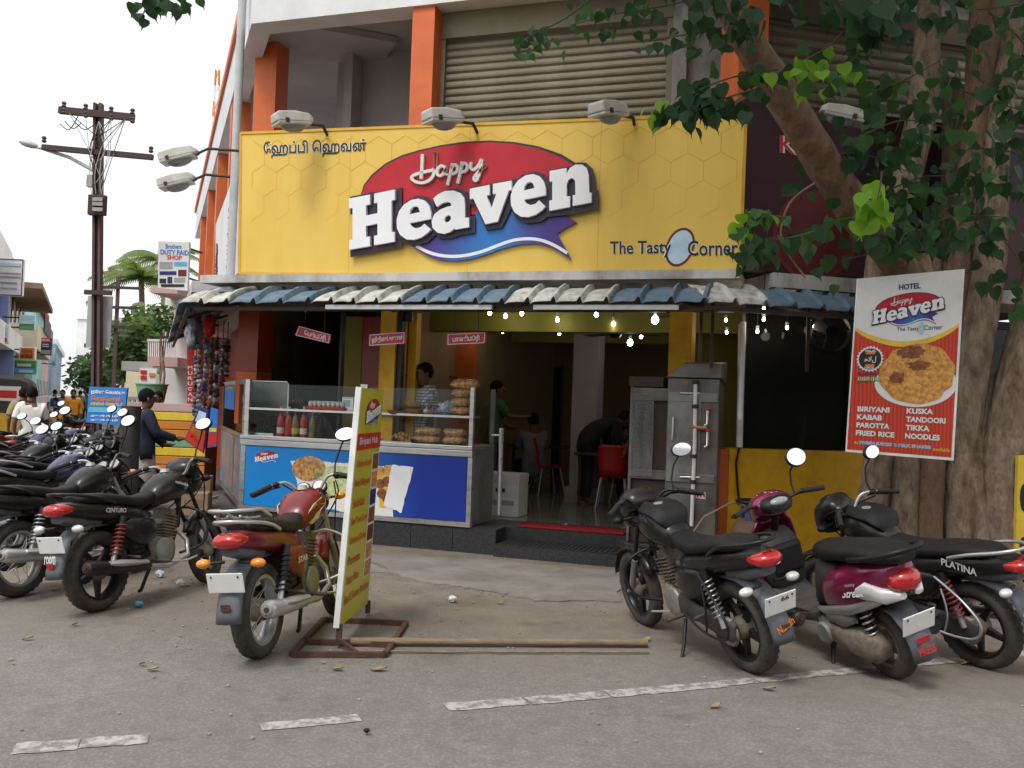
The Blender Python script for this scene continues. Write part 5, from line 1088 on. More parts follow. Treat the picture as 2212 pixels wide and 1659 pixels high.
def bike(label, rear, heading, lean=9, steer=0, tank='paint_black', tail='paint_black', side='paint_black', wheels='alloy', spring='spring_grey', rack=False, bag=False, guard=True, ind='lens_clear', light='lens_red', rails='black_metal', flap='grey_plastic', visor=True, texts=(), dials=True, tail_up=0.0, name='motorcycle', mudf='paint_black', plate=True, sari=False, group='parked motorcycles', stripe=None, exh='chrome', plate_txt=None, small_red=True, wb=1.27, muffler_dark=False, mir=(0, 1), scale=1.0):
    root = thing(name, label, 'motorcycle', rear, group=group, local=True); root.scale = (scale,) * 3; root.rotation_euler = (-R_(lean), 0, R_(90 - heading))
    Rw = .3; HP = V((wb - .3, 0, .88)); AX = (HP - V((wb, 0, Rw))).normalized()
    T = Matrix.Translation(HP) @ Matrix.Rotation(R_(steer), 4, AX) @ Matrix.Translation(-HP)
    def fr(mb): mb.v = [tuple(T @ V(v)) for v in mb.v]; return mb
    wheel_parts(0, Rw, Rw, .12, wheels, root, 'rear_wheel'); wheel_parts(wb, Rw - .005, Rw - .005, .095, wheels, root, 'front_wheel', T)
    # frame and engine
    MB().tube([(HP.x, 0, .84), (.85, 0, .78), (.5, 0, .7), (.1, 0, .7)], .022, 8).build('frame', 'black_metal', root, smooth=60)
    MB().tube([(HP.x, 0, .8), (.93, 0, .55), (.8, 0, .32), (.5, 0, .26), (.38, 0, .36)], .02, 8).build('frame', 'black_metal', root, smooth=60)
    for s_ in (-1, 1):
        MB().bar((0, s_ * .085, .3), (.44, s_ * .1, .37), .03, .045).build('swingarm', 'black_metal', root)
        MB().tube([(.1, s_ * .12, .7), (.35, s_ * .12, .62), (.46, s_ * .1, .35)], .014, 6).build('frame', 'black_metal', root)
        a, b = V((.0, s_ * .145, .33)), V((.13, s_ * .15, .69))
        sa = MB().tube([a, a.lerp(b, .45)], .02, 10).build('shock_absorber', 'chrome', root, smooth=60); MB().tube([a.lerp(b, .4), b], .028, 10).build('damper', 'black_metal', sa, smooth=60)
        MB().helix(a.lerp(b, .2), a.lerp(b, .86), .036, .0065, 8).build('spring', spring, sa, smooth=80)
        MB().tube([(.48, s_ * .1, .31), (.5, s_ * .27, .3)], .014, 8).build('footrest', 'rubber', root, smooth=60); MB().tube([(.2, s_ * .12, .38), (.2, s_ * .24, .37)], .013, 8).build('footrest', 'rubber', root, smooth=60)
    MB().loft([(.42, 0, .38, .06, .06), (.48, 0, .38, .12, .12), (.62, 0, .36, .14, .125), (.74, 0, .37, .12, .12), (.82, 0, .38, .06, .07)], 16).build('engine', 'engine_dirty', root, smooth=45)
    for s_ in (-1, 1): MB().lathe([(0, .03), (.06, .028), (.1, .015), (.105, 0)], 20, Matrix.Translation((.6, s_ * .125, .37)) @ Matrix.Rotation(R_(-90 * s_), 4, 'X')).build('engine_cover', 'grey_cast', root, smooth=40)
    for i in range(8): MB().box(-.075 + .003 * i, .085 - .002 * i, -.085, .085, 0, .009, Matrix.Translation((.72 + i * .006, 0, .47 + i * .024)) @ Matrix.Rotation(R_(14), 4, 'Y')).build('cooling_fin', 'engine_dirty', root)
    MB().box(-.06, .06, -.065, .065, 0, .26, Matrix.Translation((.725, 0, .44)) @ Matrix.Rotation(R_(12), 4, 'Y')).build('cylinder', 'engine_dirty', root)
    MB().loft([(-.09, .115, .31, .02, .05), (-.05, .115, .31, .03, .075), (.05, .115, .315, .03, .08), (.3, .118, .35, .03, .06), (.5, .118, .37, .03, .09), (.56, .118, .37, .02, .05)], 12).build('chain_case', 'dusty_plastic', root, smooth=45)
    ex = MB().tube([(.84, -.06, .52), (.9, -.11, .42), (.86, -.15, .3), (.6, -.165, .25), (.34, -.18, .28)], .02, 10).build('exhaust', exh, root, smooth=60)
    MB().tube([(.36, -.185, .285), (.3, -.19, .295), (-.1, -.2, .335), (-.29, -.205, .36), (-.31, -.205, .362)], [.022, .04, .052, .056, .045], 16).build('muffler', 'black_metal' if muffler_dark else exh, ex, smooth=50)
    MB().tube([(-.3, -.205, .361), (-.325, -.205, .364)], [.05, .03], 16).build('muffler_end', 'iron_dark' if muffler_dark else 'grey_cast', ex, smooth=40); MB().tube([(-.28, -.205, .359), (-.335, -.205, .365)], .016, 10).build('muffler_pipe', 'iron_dark', ex, smooth=40)
    MB().tube([(.3, -.205, .32), (.0, -.222, .352), (-.12, -.225, .365)], [.02, .03, .02], 8, flat=1.6).build('heat_shield', 'chrome', ex, smooth=60)
    MB().tube([(.5, .12, .27), (.44, .2, .14), (.4, .27, .045)], .013, 8).build('side_stand', 'black_metal', root, smooth=60); MB().tube([(.46, -.1, .26), (.3, -.14, .1), (.28, -.14, .1)], .014, 8).build('centre_stand', 'black_metal', root, smooth=60)
    MB().tube([(.62, -.17, .28), (.72, -.24, .27), (.86, -.24, .29)], .009, 6).build('brake_pedal', 'chrome', root, smooth=60); MB().tube([(.64, .15, .3), (.78, .22, .29)], .008, 6).build('gear_lever', 'chrome', root, smooth=60)
    # bodywork
    tk = MB().loft([(.55, 0, .79, .07, .045), (.6, 0, .815, .11, .085), (.72, 0, .86, .15, .125), (.84, 0, .885, .155, .125), (.93, 0, .885, .125, .105), (.99, 0, .87, .07, .06), (1.0, 0, .868, .03, .03)], 22, 2.5).build('tank', tank, root, smooth=60)
    MB().lathe([(0, .03), (.035, .028), (.042, 0)], 14, Matrix.Translation((.8, 0, 1.0))).build('filler_cap', 'chrome', tk, smooth=40)
    MB().loft([(-.24, 0, .845 + tail_up, .07, .028), (-.17, 0, .85 + tail_up, .115, .042), (0, 0, .838 + tail_up * .7, .13, .048), (.16, 0, .815 + tail_up * .3, .135, .05), (.3, 0, .79, .13, .048), (.46, 0, .785, .115, .05), (.58, 0, .81, .085, .05), (.63, 0, .83, .05, .035)], 18, 2.8).build('seat', 'seat_vinyl', root, smooth=60)
    MB().loft([(-.4, 0, .8 + tail_up, .055, .03), (-.3, 0, .785 + tail_up, .1, .055), (-.12, 0, .755 + tail_up * .7, .13, .07), (.1, 0, .725, .14, .075), (.32, 0, .68, .14, .085), (.46, 0, .65, .115, .075), (.5, 0, .64, .08, .04)], 18, 3).build('tail_cowl', tail, root, smooth=50)
    for s_ in (-1, 1):
        MB().loft([(.14, s_ * .12, .6, .02, .03), (.22, s_ * .135, .58, .03, .09), (.36, s_ * .14, .55, .03, .11), (.48, s_ * .13, .56, .025, .08), (.52, s_ * .12, .57, .015, .03)], 12).build('side_panel', side, root, smooth=50)
        if stripe: MB().prism([(.58, .8), (.66, .9), (.8, .94), (.92, .92), (.84, .89), (.74, .85), (.72, .8), (.66, .76)], .0, .006, lambda x, z, d: V((x, s_ * (.152 - 1.9 * (z - .87) ** 2 + d - max(0, .7 - x) * .45 - max(0, x - .86) * .4), z))).build('tank_stripe', stripe, tk)
    lt = MB().loft([(-.44, 0, .785 + tail_up, .03, .012), (-.425, 0, .785 + tail_up, .075, .038), (-.37, 0, .785 + tail_up, .095, .05), (-.3, 0, .79 + tail_up, .1, .04)], 18, 2.4).build('tail_light', light, root, smooth=60)
    MB().loft([(-.36, 0, .72 + tail_up * .6, .06, .03), (-.2, 0, .7, .07, .05), (.0, 0, .68, .07, .05)], 12).build('light_bracket', flap, root, smooth=50)
    # rear mudguard and flap
    mb = MB(); vs = []; pr_ = [(.05, .655), (-.12, .66), (-.26, .63), (-.345, .56), (-.4, .45), (-.43, .36), (-.438, .3)]
    for i, (x, z) in enumerate(pr_):
        w2 = .062 + .012 * i / 6
        for k, dx in ((-1, .035), (-.7, .01), (0, 0), (.7, .01), (1, .035)): vs.append((x + dx, k * w2 * 1.1, z - (dx * .6 if i < 3 else 0)))
    mb.add(vs, [(i * 5 + j, i * 5 + j + 1, i * 5 + 6 + j, i * 5 + 5 + j) for i in range(6) for j in range(4)]); mg = mb.build('rear_mudguard', flap, root, smooth=50, solid=.006)
    if plate:
        Px = Matrix.Translation((-.425, 0, .545)) @ Matrix.Rotation(R_(-14), 4, 'Y')
        pl_ = MB().box(-.004, .004, -.115, .115, -.062, .062, Px).build('number_plate', 'plate_white', root, bevel=.006)
        for yy in (-.085, .085): MB().ell((-.006, yy, .04), (.004, .007, .007), 8, 6, Px).build('plate_bolt', 'iron_dark', pl_)
        if plate_txt: text(plate_txt[0], lambda x, y, d: Px @ V((-.0045 - d, -x, y)), plate_txt[1], plate_txt[2], plate_txt[3], plate_txt[4], 'print_black', pl_, .02, .002)
    MB().box(-.006, .006, -.03, .03, -.022, .022, Matrix.Translation((-.437, 0, .4)) @ Matrix.Rotation(R_(-12), 4, 'Y')).build('reflector', 'lens_red' if small_red else 'rust', mg, bevel=.004)
    for s_ in (-1, 1):
        ir = MB().tube([(-.33, s_ * .05, .655), (-.345, s_ * .14, .65)], .01, 8).build('indicator', 'black_plastic', root, smooth=60); MB().ell((-.35, s_ * .175, .65), (.036, .048, .029), 14, 8).build('lens', ind, ir, smooth=180)
        i2 = fr(MB().tube([(1.06, s_ * .09, .9), (1.08, s_ * .16, .9)], .01, 8)).build('indicator', 'black_plastic', root, smooth=60); fr(MB().ell((1.085, s_ * .195, .9), (.034, .045, .028), 14, 8)).build('lens', ind if ind == 'lens_orange' else 'black_plastic', i2, smooth=180)
    gr = [(.06, .14, .8), (-.1, .155, .85 + tail_up), (-.28, .13, .885 + tail_up), (-.385, .05, .9 + tail_up), (-.385, -.05, .9 + tail_up), (-.28, -.13, .885 + tail_up), (-.1, -.155, .85 + tail_up), (.06, -.14, .8)]
    gr_ = MB().tube([V((a_[0], a_[1], 0)).to_3d() + UP * a_[2] for a_ in [(*p_, 0) for p_ in bez3(gr)]], .0125, 8).build('grab_rail', rails, root, smooth=70)
    if rack:
        for y_ in (-.08, 0, .08): MB().tube([(-.1, y_, .9), (-.3, y_, .91), (-.37, y_, .935)], .007, 6).build('rack_bar', 'chrome', gr_, smooth=60)
        MB().tube([(-.05, .13, .9), (-.2, .14, .955), (-.36, .12, .965), (-.4, 0, .965), (-.36, -.12, .965), (-.2, -.14, .955), (-.05, -.13, .9)], .011, 8).build('rack_hoop', 'chrome', gr_, smooth=70)
    # front end
    for s_ in (-1, 1):
        fk = fr(MB().tube([(wb, s_ * .075, Rw), (wb - .14, s_ * .075, .56)], .024, 10)).build('fork', 'grey_cast', root, smooth=60); fr(MB().tube([(wb - .13, s_ * .075, .55), (wb - .31, s_ * .075, .9)], .017, 10)).build('fork_tube', 'chrome' if not visor else 'black_metal', fk, smooth=60)
    fr(MB().box(-.05, .05, -.1, .1, -.02, .02, Matrix.Translation((wb - .3, 0, .9)))).build('yoke', 'black_metal', root, bevel=.008)
    fr(arcstrip(wb, Rw, Rw + .04, 10, 150, .115, drop=.03)).build('front_mudguard', mudf, root, smooth=60, solid=.005)
    bars_ = [(wb - .49, .37, 1.02), (wb - .4, .25, 1.06), (wb - .33, .15, 1.06), (wb - .3, .07, .97), (wb - .3, 0, .955), (wb - .3, -.07, .97), (wb - .33, -.15, 1.06), (wb - .4, -.25, 1.06), (wb - .49, -.37, 1.02)]
    hb = fr(MB().tube(bez3(bars_), .0115, 10)).build('handlebar', 'chrome' if rails == 'chrome' or dials else 'black_metal', root, smooth=70)
    for s_ in (-1, 1):
        fr(MB().tube([(wb - .4, s_ * .255, 1.06), (wb - .5, s_ * .385, 1.017)], .0185, 12)).build('grip', 'grip', hb, smooth=60); fr(MB().tube([(wb - .35, s_ * .2, 1.04), (wb - .37, s_ * .26, 1.035), (wb - .46, s_ * .38, 1.0)], .006, 6)).build('lever', 'black_metal', hb, smooth=60); fr(MB().ell((wb - .385, s_ * .225, 1.062), (.03, .03, .022), 10, 8)).build('switch_gear', 'black_plastic', hb, smooth=180)
        if mir[0 if s_ > 0 else 1]: mirror(root, (wb - .38, s_ * .21, 1.07), s_, T)
        if dials:
            dl = fr(MB().lathe([(0, 0), (.055, .0), (.06, .012), (.055, .04), (.0, .06)], 18, Matrix.Translation((wb - .235, s_ * .062, 1.0)) @ Matrix.Rotation(R_(-55), 4, 'Y') @ Matrix.Rotation(math.pi, 4, 'X'))).build('instrument', 'black_plastic', root, smooth=40)
            fr(MB().disc((0, 0, .004), .045, 18, Matrix.Translation((wb - .235, s_ * .062, 1.0)) @ Matrix.Rotation(R_(-55), 4, 'Y'))).build('dial_face', 'dial', dl)
    hl = fr(MB().loft([(wb - .24, 0, .9, .07, .07), (wb - .16, 0, .9, .1, .1), (wb - .1, 0, .89, .1, .1), (wb - .06, 0, .885, .07, .07), (wb - .05, 0, .885, .02, .02)], 16, 2.2)).build('headlamp', 'black_plastic', root, smooth=60); fr(MB().ell((wb - .075, 0, .885), (.03, .085, .085), 16, 8)).build('lens', 'lens_clear', hl, smooth=180)
    if visor: fr(MB().loft([(wb - .3, 0, 1.0, .1, .05), (wb - .22, 0, 1.02, .135, .09), (wb - .12, 0, .97, .13, .12), (wb - .06, 0, .92, .1, .11), (wb - .03, 0, .88, .05, .07)], 16, 2.6)).build('front_cowl', tank, root, smooth=60)
    if guard:
        for s_ in (-1, 1): MB().tube(bez3([(.86, s_ * .03, .68), (.92, s_ * .12, .69), (.96, s_ * .24, .63), (.98, s_ * .27, .52), (.93, s_ * .24, .38), (.84, s_ * .08, .32)]), .011, 8).build('crash_guard', rails, root, smooth=70)
    if sari: MB().tube(bez3([(.16, .17, .66), (-.08, .24, .56), (-.2, .25, .42), (-.12, .24, .31), (.15, .22, .3), (.38, .19, .36)]), .009, 8).build('leg_guard', rails, root, smooth=70); MB().tube(bez3([(.1, .2, .6), (.05, .23, .45), (.1, .22, .3)]), .007, 6).build('leg_guard', rails, root, smooth=70)
    for k_, pts_ in enumerate((((wb - .38, .22, 1.05), (wb - .2, .16, .95), (wb - .22, .05, .8), (.8, .03, .66)), ((wb - .38, -.22, 1.05), (wb - .18, -.16, .93), (wb - .2, -.06, .76), (.76, -.05, .62)), ((wb - .36, -.2, 1.04), (wb - .12, -.12, .9), (wb - .1, -.09, .6), (wb - .02, -.09, .36)), ((.1, .1, .66), (.3, .09, .5), (.5, .1, .46), (.7, .09, .5)))): MB().tube(bez3(pts_), .0055, 6).build('cable', 'black_plastic', root, smooth=70)
    MB().box(.3, .46, -.1, .1, .42, .6).build('battery_box', 'dusty_plastic', root, bevel=.015); MB().tube([(.7, -.02, .6), (.58, -.03, .6), (.5, -.03, .6)], .03, 10).build('carburettor', 'grey_cast', root, smooth=50); MB().lathe([(0, .02), (.09, .018), (.1, 0)], 18, Matrix.Translation((.0, .112, .3)) @ Matrix.Rotation(R_(-90), 4, 'X')).build('sprocket', 'engine_dirty', root, smooth=40)
    if bag:
        mb = MB(); bs = .0 if bag != 'small' else .16
        mb.loft([(.6, 0, .91, .09, .03), (.63, 0, .945, .13, .045), (.7, 0, .975, .145, .05), (.78, 0, .985, .15, .05), (.86, 0, .99, .14, .045), (.92, 0, .985, .11, .04), (.95, 0, .975, .06, .02)], 26, 2.6)
        mb.v = [(v[0] * (1 - .45 * (bs > 0)) + bs * 2.75, v[1] * (1 - bs), v[2] - bs * .25) for v in mb.v]
        mb.v = [tuple(V(v) + V((0, 0, .03 * noise.noise(V(v) * 16))) + V((0, .02 * noise.noise(V(v) * 13 + V((5, 0, 0))), 0))) for v in mb.v]; mb.build('tank_bag', 'seat_vinyl', root, smooth=60)
    for (tx, c_, ux, uy, w_, h_, mt) in texts:
        c_ = V(c_); ux = V(ux).normalized(); uy = V(uy).normalized(); text(tx, lambda x, y, d: c_ + ux * x + uy * y, -w_ / 2, w_ / 2, -h_ / 2, h_ / 2, mt, root, .02, 0)
    return root
def bez3(pts, n=4):
    out = []; pts = [tuple(p_)[:3] for p_ in pts]
    for i in range(len(pts) - 1):
        p0, p1, p2, p3 = pts[max(i - 1, 0)], pts[i], pts[i + 1], pts[min(i + 2, len(pts) - 1)]
        for j in range(n):
            t = j / n; out.append(tuple(.5 * (2 * p1[k] + (p2[k] - p0[k]) * t + (2 * p0[k] - 5 * p1[k] + 4 * p2[k] - p3[k]) * t * t + (3 * p1[k] - p0[k] - 3 * p2[k] + p3[k]) * t ** 3) for k in range(3)))
    return out + [pts[-1]]
def gl(x, y): p_ = gp(x, y); return V((p_.x, p_.y, 0))
left = [(-1, 0, 0), (0, 0, 1)]
# the red motorcycle beside the menu board
bike('red motorcycle with chrome rear rack and orange indicators beside the menu board', gl(562, 1420), 9.5, 5, 14, tank='paint_darkred', tail='paint_darkred', side='paint_darkred', wheels='spoke', spring='black_metal', rack=True, ind='lens_orange', rails='chrome', visor=False, mudf='paint_red', stripe='paint_beige', small_red=False, bag='small',
     texts=(('TVS', (.9, -.155, .93), (1, .1, 0), (0, .15, 1), .11, .045, 'decal_white'), ('STAR', (.34, -.176, .57), (1, 0, 0), (0, 0, 1), .16, .04, 'decal_white')))
# black motorcycle with a red spring, at left
bike('black motorcycle with red shock springs and white plate parked near the left edge', gl(212, 1320), 19, 6, 16, spring='spring_red', light='lens_red', rails='black_metal', visor=True, dials=True, muffler_dark=True, wheels='alloy',
     texts=(('CENTURO', (.06, -.152, .745), (1, -.05, -.1), (.1, 0, 1), .2, .035, 'decal_white'), ('mahindra', (.8, -.168, .9), (1, 0, -.25), (.25, .2, 1), .16, .026, 'decal_white'), ('room', (-.438, 0, .44), (0, -1, 0), (.1, 0, 1), .1, .06, 'decal_white')))
bike('black motorcycle with chrome springs and muffler cut by the left edge', gl(38, 1289), 20, 6, 12, spring='chrome', ind='lens_orange', wheels='spoke', visor=False, rails='black_metal', tail='paint_black')
# right-hand group
bike('plain black motorcycle with black tank bag parked beside the magenta scooter', gl(1624, 1449), -22.5, 14, -4, scale=1.0, wb=1.3, bag=True, sari=True, muffler_dark=True, tail_up=.03, plate_txt=('66', .0, .06, .015, .045), small_red=False, mudf='paint_black', ind='lens_clear', dials=False,
     texts=(('Nandh', (-.441, .0, .41), (0, -1, .35), (.1, .3, 1), .13, .05, 'decal_orange'),))
bike('black motorcycle with silver tail stripe parked against the tree', gl(2126, 1441), -29, 14, 8, scale=1.0, bag=True, sari=True, spring='spring_red', rails='chrome', wheels='alloy', stripe=None, ind='lens_clear', plate_txt=('14', -.09, -.03, -.03, .03),
     texts=(('PLATINA', (-.02, .148, .755), (-1, .02, -.12), (-.12, 0, 1), .26, .05, 'decal_white'), ('\u0b95\u0bbe\u0bb0\u0bcd', (-.44, 0, .46), (0, -1, 0), (.1, 0, 1), .1, .03, 'decal_white'), ('\u0ba8\u0bb2\u0bcd', (-.446, 0, .41), (0, -1, 0), (.1, 0, 1), .1, .03, 'decal_white')))
# ---------------------------------------------------------------- magenta scooter
def scooter(label, rear, heading, lean, tint='paint_magenta', txt=True, name='scooter', steer=0, group='parked motorcycles'):
    root = thing(name, label, 'scooter', rear, group=group, local=True); root.rotation_euler = (-R_(lean), 0, R_(90 - heading)); Rw = .225; wb = 1.24
    HP = V((wb - .2, 0, .75)); AX = (HP - V((wb, 0, Rw))).normalized(); T = Matrix.Translation(HP) @ Matrix.Rotation(R_(steer), 4, AX) @ Matrix.Translation(-HP)
    def fr(mb): mb.v = [tuple(T @ V(v)) for v in mb.v]; return mb
    wheel_parts(0, Rw, Rw, .1, 'alloy', root, 'rear_wheel', rimm='engine_dirty'); wheel_parts(wb, Rw, Rw, .09, 'alloy', root, 'front_wheel', T)
    bd = MB().loft([(-.3, 0, .74, .06, .05), (-.24, 0, .7, .12, .1), (-.1, 0, .64, .165, .15), (.1, 0, .58, .18, .17), (.28, 0, .53, .17, .16), (.38, 0, .49, .13, .12), (.42, 0, .46, .08, .06)], 22, 2.6).build('body', tint, root, smooth=60)
    for s_ in (-1, 1):
        MB().loft([(-.26, s_ * .1, .6, .02, .02), (-.15, s_ * .135, .55, .03, .03), (.05, s_ * .165, .47, .025, .035), (.3, s_ * .165, .41, .02, .03), (.42, s_ * .14, .39, .015, .015)], 10).build('lower_trim', 'paint_silver', bd, smooth=60)
        MB().prism([(-.22, .63), (-.08, .6), (.1, .55), (.3, .44), (.12, .53), (-.08, .585)], 0, .004, lambda x, z, d: V((x, s_ * (.186 - 1.2 * abs(z - .56) - .15 * max(0, -x) - .05 * max(0, x - .1) + d), z))).build('body_stripe', 'decal_white', bd)
    MB().loft([(-.33, 0, .815, .07, .025), (-.25, 0, .825, .13, .045), (-.05, 0, .82, .155, .055), (.15, 0, .79, .15, .055), (.3, 0, .77, .14, .06), (.42, 0, .76, .1, .055), (.46, 0, .755, .05, .03)], 18, 2.8).build('seat', 'seat_vinyl', root, smooth=60)
    MB().loft([(.1, 0, .62, .13, .06), (.3, 0, .6, .14, .12), (.42, 0, .55, .13, .16), (.46, 0, .45, .12, .1)], 14).build('under_seat_panel', 'dusty_plastic', root, smooth=50)
    MB().tube(bez3([(.0, .15, .79), (-.18, .165, .83), (-.33, .12, .87), (-.38, 0, .88), (-.33, -.12, .87), (-.18, -.165, .83), (.0, -.15, .79)]), .018, 8).build('grab_rail', 'black_plastic', root, smooth=70)
    tl = MB().ell((-.27, 0, .68), (.085, .11, .075), 18, 10).build('tail_light', 'lens_red', root, smooth=180)
    for s_ in (-1, 1): MB().loft([(-.31, s_ * .06, .6, .03, .02), (-.24, s_ * .1, .6, .05, .05), (-.12, s_ * .15, .62, .03, .06), (-.04, s_ * .165, .6, .015, .03)], 12).build('indicator', 'lens_clear', tl, smooth=60)
    # floor, apron, front
    MB().loft([(.4, 0, .34, .16, .05), (.6, 0, .3, .17, .035), (.85, 0, .3, .16, .035), (.95, 0, .36, .15, .06)], 16, 4).build('floorboard', 'dusty_plastic', root, smooth=40)
    MB().add([(.44, y_, .342) for y_ in (-.15, .15)] + [(.9, y_, .342) for y_ in (-.15, .15)], [(0, 1, 3, 2)]).build('floor_mat', 'rubber', root, solid=.012)
    mb = MB(); vs = []
    pr_ = [(.92, .3, .13), (.98, .42, .17), (1.0, .56, .19), (1.0, .7, .19), (.98, .82, .16), (.96, .9, .11)]
    for x, z, w_ in pr_:
        for k in range(-4, 5): vs.append((x + .1 * math.cos(k / 4 * 1.35), w_ * math.sin(k / 4 * 1.5), z))
    mb.add(vs, [(i * 9 + j, i * 9 + j + 1, i * 9 + 10 + j, i * 9 + 9 + j) for i in range(5) for j in range(8)]); mb.build('front_apron', tint, root, smooth=60, solid=.014)
    MB().loft([(.9, 0, .55, .13, .12), (.94, 0, .58, .155, .2), (.99, 0, .6, .15, .22), (1.03, 0, .6, .1, .2)], 16, 3.2).build('inner_apron', 'dusty_plastic', root, smooth=50); MB().box(.86, .92, -.12, .12, .5, .72).build('glove_box', 'black_plastic', root, bevel=.03)
    hc = fr(MB().loft([(.86, 0, .98, .1, .05), (.92, 0, .99, .15, .075), (1.0, 0, .98, .15, .1), (1.08, 0, .94, .12, .1), (1.13, 0, .9, .06, .05)], 16, 2.5)).build('handlebar_cowl', tint, root, smooth=60)
    fr(MB().loft([(.83, 0, .985, .09, .035), (.87, 0, .995, .125, .055), (.93, 0, 1.0, .13, .062), (.945, 0, 1.0, .12, .05)], 14, 2.8)).build('dash_panel', 'black_plastic', hc, smooth=50); fr(MB().ell((.85, 0, 1.02), (.035, .075, .03), 14, 8)).build('dial_face', 'dial', hc, smooth=180)
    fr(MB().tube([(.92, 0, .93), (1.0, 0, .75), (wb - .03, 0, .3)], .025, 10)).build('steering_column', 'black_metal', root, smooth=60)
    for s_ in (-1, 1):
        hb = fr(MB().tube([(.93, s_ * .1, 1.0), (.89, s_ * .22, 1.03), (.84, s_ * .36, 1.02)], .012, 10)).build('handlebar', 'black_metal', root, smooth=60); fr(MB().tube([(.885, s_ * .23, 1.03), (.83, s_ * .37, 1.02)], .0185, 12)).build('grip', 'grip', hb, smooth=60); fr(MB().tube([(.93, s_ * .2, 1.01), (.9, s_ * .36, 1.0)], .006, 6)).build('lever', 'black_metal', hb, smooth=60)
        if s_ < 0: mirror(root, (.9, s_ * .17, 1.03), s_, T, tall=1.3, up=.2, out=.06)
    fr(arcstrip(wb, Rw, Rw + .05, 0, 160, .15, drop=.05)).build('front_mudguard', tint, root, smooth=60, solid=.006)
    for s_ in (-1, 1): fr(MB().tube([(wb, s_ * .07, Rw), (wb - .06, s_ * .07, .5)], .02, 8)).build('fork', 'black_metal', root, smooth=60)
    # engine on the left, shock, muffler on the right
    en = MB().loft([(-.12, .1, .24, .04, .05), (-.06, .11, .24, .07, .1), (.08, .12, .25, .08, .09), (.3, .12, .27, .075, .07), (.42, .1, .28, .07, .09), (.48, .08, .28, .05, .05)], 16).build('engine', 'engine_dirty', root, smooth=50)
    MB().lathe([(0, .02), (.06, .018), (.075, 0)], 18, Matrix.Translation((.34, .19, .26)) @ Matrix.Rotation(R_(-90), 4, 'X')).build('engine_cover', 'grey_cast', en, smooth=40)
    MB().loft([(.05, .16, .4, .012, .02), (.15, .165, .39, .02, .06), (.3, .165, .38, .018, .03)], 10).build('air_scoop', 'grey_cast', en, smooth=50)
    sa = MB().tube([(-.05, .12, .3), (.0, .12, .52)], .02, 8).build('shock_absorber', 'black_metal', root); MB().helix((-.045, .12, .32), (-.005, .12, .5), .036, .007, 5).build('spring', 'spring_grey', sa, smooth=80)
    MB().tube([(.4, -.12, .26), (.2, -.19, .26), (-.1, -.2, .3), (-.2, -.2, .31)], [.02, .05, .06, .05], 14).build('muffler', 'black_metal', root, smooth=50)
    mb = MB(); vs = []
    for i, (x, z) in enumerate([(-.1, .5), (-.22, .47), (-.29, .4), (-.33, .3), (-.345, .2)]):
        for k in (-1, 0, 1): vs.append((x + .02 * abs(k), k * .085, z))
    mb.add(vs, [(i * 3 + j, i * 3 + j + 1, i * 3 + 4 + j, i * 3 + 3 + j) for i in range(4) for j in (0, 1)]); mg = mb.build('rear_mudguard', 'grey_plastic', root, smooth=60, solid=.006)
    Px = Matrix.Translation((-.325, 0, .43)) @ Matrix.Rotation(R_(-16), 4, 'Y'); pl_ = MB().box(-.004, .004, -.115, .115, -.062, .062, Px).build('number_plate', 'plate_white', root, bevel=.006)
    for yy in (-.085, .085): MB().ell((-.006, yy, .042), (.004, .007, .007), 8, 6, Px).build('plate_bolt', 'iron_dark', pl_)
    MB().box(-.012, -.004, -.05, .05, -.022, .018, Matrix.Translation((-.325, 0, .33)) @ Matrix.Rotation(R_(-10), 4, 'Y')).build('reflector', 'lens_red', mg, bevel=.004)
    if txt:
        text('PRESS', lambda x, y, d: V((-.35 - (.28 - y) * .1, x, y)), .06, -.06, .245, .29, 'print_red', mg, .02, 0); text('Streak', lambda x, y, d: V((x, .186 + (y - .56) * -.3, y + (x) * -.25)), .09, -.12, .565, .615, 'decal_white', bd, .02, 0, slant=-.2); text('scooty', lambda x, y, d: V((x, .178, y + x * -.25)), .05, -.05, .625, .65, 'decal_white', bd, .01, 0)
    MB().tube([(.4, .1, .22), (.32, .2, .03)], .012, 8).build('side_stand', 'black_metal', root); MB().tube([(.46, .0, .24), (.4, .14, .03), (.38, .16, .03)], .013, 8).build('centre_stand', 'black_metal', root)
    return root
scooter('magenta scooter with pale side stripe parked between two black motorcycles', gl(1932, 1462), -18, 16).scale = (1.05,) * 3
# ---------------------------------------------------------------- peepal tree at right: many fused stems, a leaning limb, long-tipped heart leaves
tree = thing('peepal_tree', 'old peepal tree with many fused stems and dark heart-shaped leaves', 'tree', dp(2060, 1260, 8.6) * 1)
tree.location.z = 0
def stem(pts, radii, name='stem', mt='bark', n=18, k=10, lump=.2, seed=0):
    radii = [r_ * .86 for r_ in radii]; P = bez3(pts, k); Rr = []
    for i in range(len(pts) - 1):
        for j in range(k): Rr.append(radii[i] + (radii[i + 1] - radii[i]) * j / k)
    Rr.append(radii[-1]); mb = MB(); mb.tube(P, Rr, n)
    vs = []
    for idx, v in enumerate(mb.v):
        i = min(idx // n, len(P) - 1); c = V(P[i]); o = V(v) - c; a = math.atan2(o.y, o.x)
        f = 1 + lump * noise.noise(V((v[0] * 3 + seed, v[1] * 3, v[2] * .8))) + lump * .6 * noise.noise(V((math.cos(a) * 2.5 + seed, math.sin(a) * 2.5, v[2] * .35))) + .05 * noise.noise(V(v) * 9)
        vs.append(tuple(c + o * f))
    mb.v = vs; return mb.build(name, mt, tree, smooth=70)
tp = lambda x, y, Y: tuple(dp(x, y, Y))
T0 = 8.5
